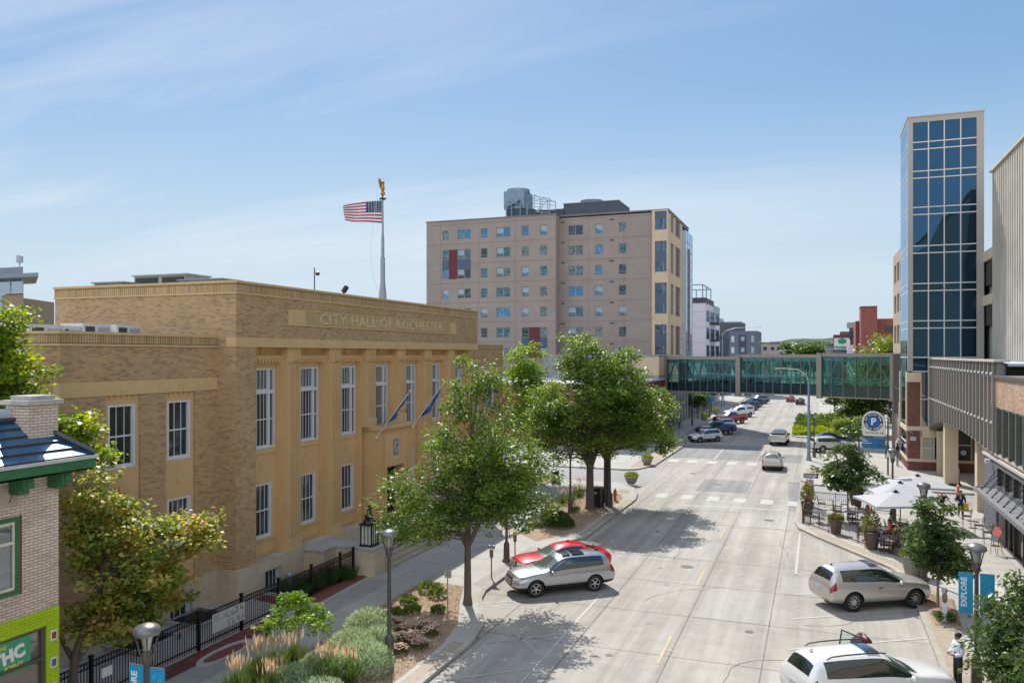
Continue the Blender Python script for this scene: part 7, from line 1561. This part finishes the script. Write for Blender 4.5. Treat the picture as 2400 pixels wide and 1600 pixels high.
banner(-17.6,142,-1,'left of two small blue banners in the shade past the bridge',None,z=4.0); banner(-17.6,142,1,'right of two small blue banners in the shade past the bridge',None,z=4.0)
def mast(x,y,h,L_,dirx,label,diry=0):
    t=thing('street_light_mast',label,'street light',(x,y,.1)); part('mast',MB().tube([(0,0,0),(0,0,.5),(0,0,h)],[.3,.17,.1],10),m_gal,t,40,world=False)
    pts=[(0,0,h-.3),(dirx*L_*.1,diry*L_*.1,h+.5),(dirx*L_*.4,diry*L_*.4,h+1.05),(dirx*L_,diry*L_,h+1.15)]; part('arm',MB().tube(pts,[.07,.05,.045,.04],8),M('mast_light',(.5,.5,.48),.4,.4),t,40,world=False); part('lamp_head',MB().bar(pts[-1],(dirx*(L_+.8),diry*(L_+.8),h+1.12),.2,.10),M('mast_light',(.5,.5,.48)),t,world=False)
mast(-1.0,88.4,8.3,2.6,-1,'tall grey street light mast with a curved arm in front of the bridge')
mast(-18.5,170,15.2,7,1,'tall curved street light rising above the bridge roof on the left'); mast(8.5,235,11.2,5.5,-1,'white curved street light rising before the bank sign')
mast(-12.5,260,11.0,4,1,'small far curved street light beyond the bridge near the woods')
t=thing('signal_pole','thick dark pole with a flared base beside the orange hydrant','pole',(-14.05,56.6,.13)); part('shaft',MB().tube([(0,0,0),(0,0,.9),(0,0,1.1),(0,0,7)],[.3,.26,.16,.11],12),M('dark_pole',(.045,.045,.055),.5),t,40,world=False)
# meters and posts
def meter(x,y,label,head,double=False,h=1.5):
    t=thing('parking_meter',label,'parking meter',(x,y,.13)); part('post',MB().tube([(0,0,0),(0,0,h*.62)],.035,8),M('meter_post',(.20,.16,.13),.6),t,world=False); part('housing',MB().lathe([(.05,h*.6),(.09,h*.64),(.10,h*.82),(.06,h*.86)],10),M('meter_body',(.16,.13,.12),.5),t,40,world=False)
    b=MB()
    if double: b.ball((-.09,0,h*.93),.1,sc=(1,.7,1.1)).ball((.1,0,h*.93),.1,sc=(1,.7,1.1))
    else: b.ball((0,0,h*.93),.12,sc=(1,.7,1.1))
    part('head',b,head,t,40,world=False); return t
meter(-14.9,36.5,'double headed grey parking meter at the kerb before the silver SUV',M('meter_grey',(.35,.35,.37),.35,.5),True,1.62); meter(-15.1,40.3,'yellow headed parking meter between the lamp post and the red car',M('meter_yellow',(.65,.48,.03),.4),h=1.5)
meter(4.75,36.9,'parking meter with a white sleeve in the small mulch pit',M('meter_grey',(.35,.35,.37)),h=1.4)
solo('meter_sleeve',MB().box(-.09,.09,-.06,.06,0,.75),M('sleeve_white',(.68,.66,.74),.6),'white printed sleeve around the right pavement meter post','sleeve',(4.75,36.9,.2),world=False)
def signpost(x,y,h,label,board,mat,w,hh,rz=0):
    t=thing('sign_post',label,'sign',(x,y,.13),rz); part('post',MB().tube([(0,0,0),(0,0,h)],.03,6),M('post_steel',(.33,.31,.28),.5,.4),t,world=False); part('board',MB().box(-w/2,w/2,.035,.05,h-hh,h),mat,t,world=False); return t
signpost(-13.85,29.3,2.3,'back of a grey sign plate on a thin post in the mulch bed',0,M('sign_back',(.42,.41,.36),.5,.3),.3,.34)
signpost(-21.3,66.2,3.2,'thin pale pole beside the dark trash bin',0,M('sign_back',(.42,.41,.36)),.2,.25)
# one way sign
ow=thing('one_way_sign','black ONE WAY arrow sign above a no turn sign at the patio corner','sign',(-.55,60.6,.13)); part('post',MB().tube([(0,0,0),(0,0,2.55)],.03,6),M('post_steel',(.33,.31,.28)),ow,world=False)
part('board',MB().box(-.48,.48,-.05,-.03,2.2,2.52),m_black,ow,world=False); part('arrow',MB().add([(-.42,-.055,2.27),(.2,-.055,2.27),(.2,-.055,2.22),(.44,-.055,2.36),(.2,-.055,2.5),(.2,-.055,2.45),(-.42,-.055,2.45)],[(0,1,2,3,4,5,6)]),m_bw,ow,world=False)
text('ONE WAY',.15,m_black,'lettering',ow,(-.08,-.06,2.36),facing((0,-1,0)),.002,world=False,bold=.004)
part('no_turn_board',MB().box(-.2,.2,-.05,-.03,1.72,2.12),m_bw,ow,world=False); part('no_turn_ring',MB().tube([(.15*math.cos(q),-.06,1.92+.15*math.sin(q)) for q in [2*PI*k/16 for k in range(17)]],.018,5,cap=False).bar((-.1,-.06,2.02),(.1,-.06,1.82),.03),M('sign_red',(.5,.03,.03),.5),ow,world=False); part('turn_arrow',MB().bar((-.02,-.058,1.85),(-.02,-.058,1.98),.03).bar((-.02,-.058,1.97),(.08,-.058,1.97),.03),m_black,ow,world=False)
# public parking sign
ps=thing('parking_sign','arched white public parking sign with blue P and blue board below','sign',(4.6,80.4,.13),R(-6))
x0,x1=-1.02,1.02; zb,zt=3.45,5.75
poly=[(-.98,zb)]+[(.98*math.cos(q),zt-.98+.98*math.sin(q)+.0) for q in [PI-PI*k/14 for k in range(15)]]+[(.98,zb)]
pn=MB(); pn.add([(x,-.06,z) for x,z in poly]+[(x,.06,z) for x,z in poly],[tuple(range(len(poly))),tuple(range(2*len(poly)-1,len(poly)-1,-1))]+[(i,len(poly)+i,len(poly)+(i+1)%len(poly),(i+1)%len(poly)) for i in range(len(poly))])
part('panel',pn,M('sign_cream',(.66,.64,.58),.5,var=.03),ps,world=False)
part('panel_edge',MB().tube([(x*1.0,-.03,z) for x,z in poly+[poly[0]]],.035,5,cap=False),M('edge_black',(.03,.03,.035),.5),ps,world=False)
cz=zt-1.0
def disc(r,y,mat,name): part(name,MB().tube([(0,y,cz),(0,y-.01,cz)],r,28),mat,ps,world=False)
disc(.80,-.062,M('ring_navy',(.02,.025,.05),.5),'ring'); disc(.52,-.074,M('p_blue',(.01,.11,.38),.5),'blue_disc'); text('P',.85,m_bw,'letter_p',ps,(0,-.09,cz),facing((0,-1,0)),.003,world=False,bold=.03)
def arc(s,r,a0,a1,size,inv=False):
    for i,ch in enumerate(s):
        q=a0+(a1-a0)*(i/(len(s)-1))
        if ch==' ': continue
        rot=facing((0,-1,0))@Matrix.Rotation((q-PI/2) if not inv else (q+PI/2),3,'Z'); text(ch,size,m_bw,'ring_letter',ps,(r*math.cos(q),-.078,cz+r*math.sin(q)),rot,.002,world=False,bold=.008)
arc('2nd Street Ramp',.66,R(168),R(12),.2); arc('PUBLIC PARKING',.66,R(195),R(345),.19,True)
text('ENTRANCE',.21,M('text_dark',(.06,.05,.05),.6),'lettering',ps,(-.12,-.07,zb+.3),facing((0,-1,0)),.003,world=False); part('arrow',MB().box(.55,.75,-.072,-.062,zb+.27,zb+.31).add([(.72,-.07,zb+.2),(.72,-.07,zb+.38),(.84,-.07,zb+.29)],[(0,2,1),(0,1,2)]),M('text_dark',(.06,.05,.05)),ps,world=False)
part('blue_board',MB().box(-1.0,1.0,-.05,.05,2.35,3.3),M('board_blue',(.01,.13,.32),.5,var=.04),ps,world=False)
text('CITY',.14,m_bw,'board_lettering',ps,(-.75,-.055,3.1),facing((0,-1,0)),.002,world=False) if 0 else None
bt_=MB()
for i,(z,w) in enumerate(((3.12,.35),(2.98,.6),(2.78,.85))): 
    for k in range(int(w/.09)): bt_.box(-.95+.09*k,-.89+.09*k,-.056,-.05,z,z+.07)
part('small_print',bt_,m_bw,ps,world=False); rb_=MB()
for k in range(3): rb_.box(.45,.98,-.056,-.05,2.5+.24*k,2.6+.24*k)
part('dark_bars',rb_,M('bar_dark',(.06,.06,.09),.5),ps,world=False)
for s in (-1,1): part('post',MB().box(s*1.2-.07,s*1.2+.07,-.07,.07,0,5.0).box(min(s*.98,s*1.15),max(s*.98,s*1.15),-.03,.03,4.7,4.76).box(min(s*.98,s*1.15),max(s*.98,s*1.15),-.03,.03,2.6,2.66).box(min(s*.98,s*1.15),max(s*.98,s*1.15),-.03,.03,3.6,3.66),M('post_brown',(.07,.05,.045),.5),ps,world=False)
signb=thing('small_notice','small white notice on the parking sign post','notice',(5.9,80.1,2.1)); part('plate',MB().box(-.2,.2,-.03,-.01,-.3,.3),m_bw,signb,world=False); part('print',MB().box(-.12,.12,-.035,-.03,-.02,.2),M('np',(.35,.38,.5),.5),signb,world=False)
# bench
def bench(loc,rz,label):
    t=thing('park_bench',label,'bench',loc,rz); m_b=M('bench_bronze',(.035,.022,.018),.4,.5)
    s=MB()
    for k in range(7): y=.42-.065*k; s.box(-.85,.85,y-.02,y+.02,.43,.45)
    part('seat',s,m_b,t,world=False); s=MB()
    for k in range(8): s.box(-.85,.85,-.04-.02*k,-.03-.02*k,.5+.055*k,.54+.055*k)
    part('backrest',s,m_b,t,world=False)
    for x in (-.87,.87): part('leg',MB().tube([(x,.45,0),(x,.4,.44),(x,.42,.62),(x,.2,.68),(x,-.08,.66)],.02,6).tube([(x,-.12,0),(x,-.03,.44),(x,-.22,.95)],.022,6),m_b,t,world=False)
bench((-17.6,46.0,.13),R(-96),'slatted dark metal bench at the end of the city hall shadow')
# bins, cabinet, hydrant, planters
tb=thing('trash_bin','round slatted dark trash bin beside the lawn','trash bin',(-20.9,65.4,.13)); s=MB()
for k in range(20): a=2*PI*k/20; s.bar((.33*math.cos(a),.33*math.sin(a),.05),(.36*math.cos(a),.36*math.sin(a),.95),.06,.02)
part('slats',s,M('bin_grey',(.07,.07,.075),.5,.3),tb,world=False); part('liner',MB().lathe([(.28,.04),(.3,.9)],16),m_black,tb,world=False); part('lid',MB().lathe([(.38,.93),(.38,1.0),(.25,1.08),(.2,1.08)],18),M('bin_grey',(.07,.07,.075)),tb,40,world=False)
cbn=thing('recycling_cabinet','tall black double recycling cabinet next to the large tree trunk','bin',(-14.7,56.0,.13),R(-12)); part('body',MB().box(-.35,.35,-.35,.35,.05,1.35),M('cab_black',(.02,.02,.022),.35,.3),cbn,world=False,bev=.02); part('slot',MB().box(-.2,.1,-.37,-.35,1.0,1.15),M('slot_pale',(.35,.36,.38),.4),cbn,world=False); part('lid',MB().box(-.4,.4,-.4,.4,1.42,1.46).box(-.34,-.3,-.34,-.3,1.35,1.42).box(.3,.34,.3,.34,1.35,1.42).box(-.34,-.3,.3,.34,1.35,1.42).box(.3,.34,-.34,-.3,1.35,1.42),M('cab_black',(.02,.02,.022)),cbn,world=False)
hy=thing('fire_hydrant','orange fire hydrant at the corner of the mulch bed','fire hydrant',(-14.15,58.9,.13)); og=M('hydrant_orange',(.55,.12,.03),.5)
part('barrel',MB().lathe([(.17,0),(.17,.06),(.11,.08),(.11,.6),(.15,.63),(.15,.68),(.1,.8),(.03,.86)],14),og,hy,40,world=False); part('outlet',MB().tube([(-.2,0,.5),(.2,0,.5)],.055,10).tube([(0,0,.45),(0,-.2,.45)],.075,10),og,hy,40,world=False); part('cap',MB().ball((.02,0,.9),.06),M('hyd_cap',(.05,.06,.1),.4),hy,world=False)
def bowl(loc,label,r=.55,h=.6,cols=1,group=None,square=0,fh=.5,mt=None):
    t=thing('flower_planter',label,'planter',loc,0,group); part('bowl',MB().lathe([(r*.55,0),(r*.85,h*.45),(r,h*.9),(r*1.04,h),(r*.92,h),(r*.9,h*.9),(0.05,h*.88)] if not square else [(r*.62,0),(r,h),(r*.9,h),(r*.88,h*.9),(.05,h*.9)],20),mt or M('planter_grey',(.27,.24,.22),.8,var=.12),t,40,world=False)
    part('foliage',shrub_mesh(420,r*1.0,fh,.16,.5,'foliage'),G_yel if cols==1 else G_grass,t,world=False); o=kids(t)[-1]; o.location=(0,0,h*.85)
    part('flowers',shrub_mesh(130,r*.8,fh*1.15,.12,.7,'flowers'),LEAF('flower_red',[(.45,.05,.03),(.55,.22,.05),(.5,.1,.15)],trans=.2) if cols!=1 else LEAF('coleus',[(.22,.04,.05),(.35,.12,.1),(.4,.3,.15)]),t,world=False); kids(t)[-1].location=(0,0,h*.85); return t
bowl((-14.75,67.2,.13),'round grey bowl planter with yellow green leaves at the near side of the side street'); bowl((-15.9,79.6,.13),'round grey bowl planter across the side street near the crossing')
m_pb=M('planter_brown',(.12,.085,.075),.8)
bowl((-.75,58.7,.13),'tall flowering planter at the sharp corner of the patio',.45,.85,2,square=1,fh=1.5,mt=m_pb); bowl((2.45,62.6,.13),'brown square planter with red flowers at the back patio fence',.5,1.1,2,square=1,fh=.7,mt=m_pb)
bowl((.95,52.9,.13),'brown planter with orange flowers against the middle of the patio fence',.42,.95,2,square=1,fh=.4,mt=m_pb); bowl((2.75,49.5,.13),'brown planter with tall white flowers inside the patio fence',.45,.95,2,square=1,fh=1.5,mt=m_pb)
bowl((4.35,44.3,.13),'large grey planter with orange flowers outside the patio end',.6,.95,2,square=1,fh=.7); bowl((-.7,61.9,.13),'slim flowering planter behind the one way sign',.3,.7,2,square=1,fh=1.5,mt=m_pb); bowl((5.0,24.6,.13),'grey planter with lime leaves beside the man in the white shirt',.5,.8,1,square=1,fh=.5)
for x,y,l in ((-17.6,136,'flower planter with yellow blooms in shade by the red pickup'),(-17.4,150,'flower planter with yellow blooms near the topper pickup'),(2.4,128,'stone planter on the sunny far right pavement'),(3.2,152,'farthest stone planter on the right pavement')): bowl((x,y,.13),l,.6,.7,1,fh=.8)
# iron fence with banner
fence=thing('iron_fence','black iron fence with ring frieze in front of city hall','fence',(-21.3,26,.13)); m_if=M('fence_black',(.01,.01,.012),.35,.3)
y0,y1=12.0,34.3; posts=[y0+2.35*k for k in range(10)]+[y1]
r_=MB()
for z in (.18,1.08,1.26): r_.box(-.02,.02,y0-26,y1-26,z,z+.04)
part('rail',r_,m_if,fence,world=False); b=MB(); y=y0
while y<y1: b.box(-.01,.01,y-26-.01,y-26+.01,.05,1.28); y+=.115
o=part('pickets',b,m_if,fence,world=False)
b=MB(); y=y0
while y<y1: b.tube([(0,y-26+.055*math.cos(q),1.19+.05*math.sin(q)) for q in [2*PI*k/6 for k in range(7)]],.008,3,cap=False); y+=.14
part('ring_frieze',b,m_if,fence,world=False)
for y in posts: part('post',MB().box(-.05,.05,y-26-.05,y-26+.05,0,1.42).box(-.065,.065,y-26-.065,y-26+.065,1.42,1.47),m_if,fence,world=False)
fb_=thing('fence_banner','white banner of old photographs tied to the iron fence','banner',(-21.24,25.25,.13)); part('cloth',MB().box(0,.012,-.86,.98,.42,1.12),M('banner_paper',(.55,.54,.54),.7,var=.1,vs=3),fb_,world=False)
ph=MB()
rs=random.Random(4)
for i in range(5): y=-.4+.27*i; ph.box(.012,.02,y,y+.23,.8,1.08) ; (ph.box(.012,.02,y+.05,y+.28,.46,.72) if i else None)
part('photographs',ph,M('photo_print',(.18,.14,.12),.7,var=.9,vs=9,var2=(.5,.45,.42)),fb_,world=False)
ln=MB()
for k in range(6): ln.box(.012,.018,-.8,-.48,.84+.04*k,.852+.04*k)
part('print_lines',ln,M('print_grey',(.25,.25,.26),.7),fb_,world=False)
solo('fence_notice',MB().box(0,.01,-.2,.2,0,.3),m_bw,'small white notice low on the iron fence','notice',(-21.24,19.6,.75),world=False)
solo('ash_receptacle',MB().tube([(0,0,0),(0,0,.9)],.07,10).ball((0,0,.95),.1),M('ash_blue',(.25,.32,.42),.5),'slim blue grey post behind the fence by the first basement window','bollard',(-22.3,30.6,.13),world=False)
# ---------- patio ----------
m_pf=M('patio_fence_brown',(.10,.045,.035),.5,.2); pf=thing('patio_fence','brown metal railing around the restaurant patio','fence',(1.5,54,.13))
def railrun(P,rails,bal):
    for a,c in zip(P[:-1],P[1:]):
        A_=Vector((a[0]-1.5,a[1]-54,0)); B_=Vector((c[0]-1.5,c[1]-54,0)); Lq=(B_-A_).length
        for z in (.1,.93): rails.bar(A_+Vector((0,0,z)),B_+Vector((0,0,z)),.045)
        k=int(Lq/.13)
        for i in range(k+1): p=A_.lerp(B_,i/k); bal.box(p.x-.009,p.x+.009,p.y-.009,p.y+.009,.1,.93)
r_=MB(); b=MB(); PF=[(-1.0,55.4),(.55,53.1),(2.1,50.8),(3.6,48.6),(4.4,47.1)]; PB=[(-.75,62.6),(1.1,62.2),(3.4,61.6),(4.6,61.2)]; PL=[(-1.0,55.4),(-.9,59),(-.75,62.6)]
for P in (PF,PB,PL): railrun(P,r_,b)
part('rail',r_,m_pf,pf,world=False); part('balusters',b,m_pf,pf,world=False)
for p in PF+PB+[(-.9,59)]: part('post',MB().box(p[0]-1.5-.03,p[0]-1.5+.03,p[1]-54-.03,p[1]-54+.03,0,1.0),m_pf,pf,world=False)
def umbrella(x,y,rz,label,s=1.75,z=2.55,h=.55):
    t=thing('patio_umbrella',label,'umbrella',(x,y,.13),rz,'square pale patio umbrellas'); m=MB(); n=8; ap=(0,0,z+h)
    R_=[]
    for k in range(8):
        q=PI/4*k; rr=s if k%2==0 else s*math.sqrt(2); R_.append((rr*math.cos(q),rr*math.sin(q),z+(.05 if k%2==0 else 0)))
    for k in range(8): m.add([ap,R_[k],R_[(k+1)%8]],[(0,1,2)])
    part('canopy',m,LEAF('canvas_pale',[(.46,.46,.48),(.52,.52,.54)],trans=.2,rough=.8),t,world=False); v=MB()
    for k in range(8): a,c=R_[k],R_[(k+1)%8]; v.quad(a,c,(c[0],c[1],c[2]-.12),(a[0],a[1],a[2]-.12))
    part('valance',v,M('canvas_valance',(.42,.42,.45),.8),t,world=False); b=MB().tube([(0,0,0),(0,0,z+h+.1)],.035,8)
    part('pole',b,M('umb_pole',(.12,.10,.09),.5),t,world=False); b=MB()
    for k in range(8): b.bar((0,0,z+h-.06),(R_[k][0],R_[k][1],R_[k][2]-.03),.025)
    part('rib',b,M('umb_pole',(.12,.10,.09)),t,world=False); part('finial',MB().ball((0,0,z+h+.06),.07).box(-.14,.14,-.14,.14,z+h-.01,z+h+.03),m_black,t,world=False); part('base',MB().lathe([(.35,0),(.35,.07),(.06,.1)],14),m_black,t,world=False)
umbrella(4.05,50.6,R(18),'front square pale umbrella over the patio tables',1.75); umbrella(4.6,54.3,R(12),'middle square pale umbrella over the patio',1.75); umbrella(5.9,57.8,R(10),'rear square pale umbrella nearest the brick base',1.7)
def chair(first=[None]):
    pass
m_ch=M('chair_dark',(.05,.035,.03),.5,.2); m_ch2=M('chair_tan',(.40,.20,.08),.6)
def mk_chair(name,label,loc,rz,mat,h=1.0,group='patio chairs around the tables'):
    t=thing(name,label,'chair',loc,rz,group)
    part('seat',MB().box(-.22,.22,-.2,.24,.43*h,.46*h),mat,t,world=False)
    s=MB()
    for k in range(4): s.tube([(-.22,-.2-.02*k,(.55*h+.1*k)),(0,-.27-.02*k,.56*h+.1*k),(.22,-.2-.02*k,.55*h+.1*k)],.016,5)
    s.tube([(-.22,-.2,.45*h),(-.23,-.27,.45*h+.46)],.016,5).tube([(.22,-.2,.45*h),(.23,-.27,.45*h+.46)],.016,5); part('backrest',s,mat,t,world=False)
    for x in (-.21,.21):
        for y in (-.19,.22): part('leg',MB().tube([(x*1.1,y*1.1,0),(x,y,.44*h)],.014,5),mat,t,world=False)
    s=MB()
    for x in (-.24,.24): s.tube([(x,-.22,.66*h),(x,.2,.66*h),(x,.22,.44*h)],.013,5)
    part('armrest',s,mat,t,world=False); return t
def mk_table(label,loc,rz,top,s=.4,h=.74,rnd=0,group='patio tables'):
    t=thing('patio_table',label,'table',loc,rz,group); part('tabletop',MB().box(-s,s,-s,s,h-.03,h) if not rnd else MB().lathe([(s,h-.03),(s,h)],24),top,t,world=False); part('pedestal',MB().tube([(0,0,.04),(0,0,h-.03)],.035,8).lathe([(.26,0),(.26,.03),(.05,.06)],12),m_ch,t,world=False); return t
tt=M('top_grey',(.22,.23,.25),.4,var=.3,vs=10); tw_=M('top_white',(.55,.53,.50),.4); td=M('top_dark',(.06,.05,.05),.5)
tabs=[(.9,60.9,tt,1,'round grey patio table against the back fence'),(1.9,58.4,tw_,0,'white topped patio table nearest the patio tree'),(2.0,56.6,tt,0,'blue grey square patio table beside the tree trunk'),(.0,55.9,td,0,'dark patio table inside the sharp fence corner'),(3.1,52.0,tt,1,'grey round table under the front umbrella edge'),(3.35,49.4,tt,0,'mottled grey square table close to the lower fence'),(4.7,53.6,td,0,'dark table under the middle umbrella'),(4.9,50.6,td,0,'dark table under the front umbrella')]
where=['left of','right of']
ch0=None; ci=0
desc=['the round table at the back fence','the white topped table','the blue grey table by the tree','the dark table in the fence corner','the table at the umbrella edge','the mottled table by the lower fence','the table under the middle umbrella','the dark table under the front umbrella']
for i,(x,y,tm,rd,l) in enumerate(tabs):
    mk_table(l,(x,y,.13),R(15),tm,rnd=rd)
    for k,(dx,dy,rz,wd) in enumerate(((-.75,0,R(-90),'left'),(.75,0,R(90),'right'))+(((0,.75,R(180),'far'),) if i in (2,4,6,7) else ())+(((0,-.75,0,'near'),) if i in (5,2) else ())):
        mt=m_ch2 if (i,k) in ((5,0),(7,0)) else m_ch; lb=('tan wicker' if mt is m_ch2 else 'dark metal')+' patio chair on the %s side of %s'%(wd,desc[i])
        if mt is m_ch2: mk_chair('patio_chair',lb,(x+dx,y+dy,.13),rz,mt)
        elif ch0 is None: ch0=mk_chair('patio_chair',lb,(x+dx,y+dy,.13),rz,mt); cht=tree_of(ch0)
        else: dup(ch0,(x+dx,y+dy,.13),rz+rng.uniform(-.3,.3),lb,None,cht)
for (x,y,l) in ((8.75,58.2,'black tall bistro chair nearest the walking man by the charcoal wall'),(8.95,55.3,'black tall bistro chair in the middle beside the charcoal wall'),(9.1,53.3,'black tall bistro chair closest to the menu board')): mk_chair('bistro_chair',l,(x,y,.13),R(90),m_black,1.45,'tall black bistro chairs by the charcoal wall')
mn=thing('menu_board','red and grey menu board on gold legs beside the shop door','menu board',(8.95,50.4,.13),R(-60)); gd_=M('gold_leg',(.45,.28,.06),.35,.6)
for x in (-.25,.25): part('leg',MB().tube([(x,-.12,0),(x,.0,1.1)],.018,5).tube([(x,.25,0),(x,.0,.95)],.018,5),gd_,mn,world=False)
part('board',MB().add([(-.3,-.12,.75),(.3,-.12,.75),(.3,.22,1.5),(-.3,.22,1.5),(-.3,-.09,.73),(.3,-.09,.73),(.3,.25,1.48),(-.3,.25,1.48)],[(0,1,2,3),(7,6,5,4),(0,4,5,1),(1,5,6,2),(2,6,7,3),(3,7,4,0)]),M('menu_red',(.50,.12,.10),.5,var=.4,vs=6),mn,world=False); part('menu_header',MB().add([(-.28,-.13,.76),(.28,-.13,.76),(.28,-.0,1.04),(-.28,-.0,1.04)],[(0,1,2,3)]),M('menu_grey',(.12,.14,.16),.5),mn,world=False)
ab=thing('pavement_sign','blank white sandwich board in a black frame beside the cream column','sign',(10.55,76.2,.13),R(8)); part('frame',MB().box(-.42,.42,-.03,.03,.12,.2).box(-.42,.42,-.03,.03,1.4,1.46).box(-.42,-.37,-.03,.03,.2,1.4).box(.37,.42,-.03,.03,.2,1.4).box(-.45,.45,-.3,.3,0,.12),m_black,ab,world=False); part('panel',MB().box(-.37,.37,-.02,.02,.2,1.4),M('aboard',(.55,.56,.60),.5),ab,world=False)
cn_=thing('traffic_cone','tall orange traffic cone behind the man in the suit','cone',(9.75,68.8,.1)); part('cone',MB().lathe([(.17,.05),(.05,1.25),(.05,1.35),(.02,1.4)],14),M('cone_orange',(.75,.14,.06),.5),cn_,40,world=False); part('band',MB().lathe([(.155,.18),(.135,.32)],14).lathe([(.115,.52),(.10,.66)],14).lathe([(.09,.72),(.085,.8)],14) if 0 else MB().lathe([(.09,1.0),(.075,1.12)],14),m_bw,cn_,world=False); part('base',MB().box(-.25,.25,-.25,.25,0,.05),m_black,cn_,world=False)
yb=thing('yellow_object','unidentified bright yellow plastic object behind the man in the suit','unidentified object',(9.4,64.2,.13)); yp=M('plastic_yellow',(.62,.42,.02),.5); part('block',MB().box(-.35,.35,-.2,.2,0,.28).box(-.2,.3,-.15,.15,.28,.5),yp,yb,world=False,bev=.04); part('hook',MB().tube([(.3,0,.3),(.45,0,.4),(.4,0,.5)],.03,6),yp,yb,world=False)  # unidentified yellow object; its block and hook shape is made up
struct('kerb_paint',MB().strip((5.2,65.0),(9.0,64.7),.25,.142),m_yel)
bk2=thing('bicycle_rack','thin metal bicycle rack against the brick base','bicycle rack',(7.1,86.0,.13)); s=MB()
for k in range(4): s.tube([(0,.5*k,0),(0,.5*k,.75),(.0,.5*k+.35,.75),(.0,.5*k+.35,0)],.025,5)
part('hoops',s,m_gal,bk2,world=False)
for i,(x,y) in enumerate(((-18.9,104),(-19.2,106.5),(-19.4,109.4),(-19.2,112.5),(-19.5,116.5),(-19.3,120.5))):
    t=mk_table(['first','second','third','fourth','fifth','sixth'][i]+' small dark table along the shaded arcade, counting from the crossing',(x,y,.13),0,td,.35,.74,1,'tables along the shaded arcade')
    for s in (-1,1): dup(ch0,(x,y+.7*s,.13),R(180) if s>0 else 0,('far' if s>0 else 'near')+' chair at the '+['first','second','third','fourth','fifth','sixth'][i]+' small table along the shaded arcade','chairs along the shaded arcade',cht)
bbp=thing('arcade_poster','tan and maroon poster panel on the brick row under the bridge','poster',(-20.45,100.5,.13)); part('board',MB().box(0,.05,-.1,1.9,1.2,3.9),M('poster_tan',(.45,.33,.2),.6,var=.2),bbp,world=False); part('picture',MB().box(.05,.07,.2,1.5,2.3,3.7),M('poster_maroon',(.14,.03,.03),.6,var=.6,vs=3),bbp,world=False)
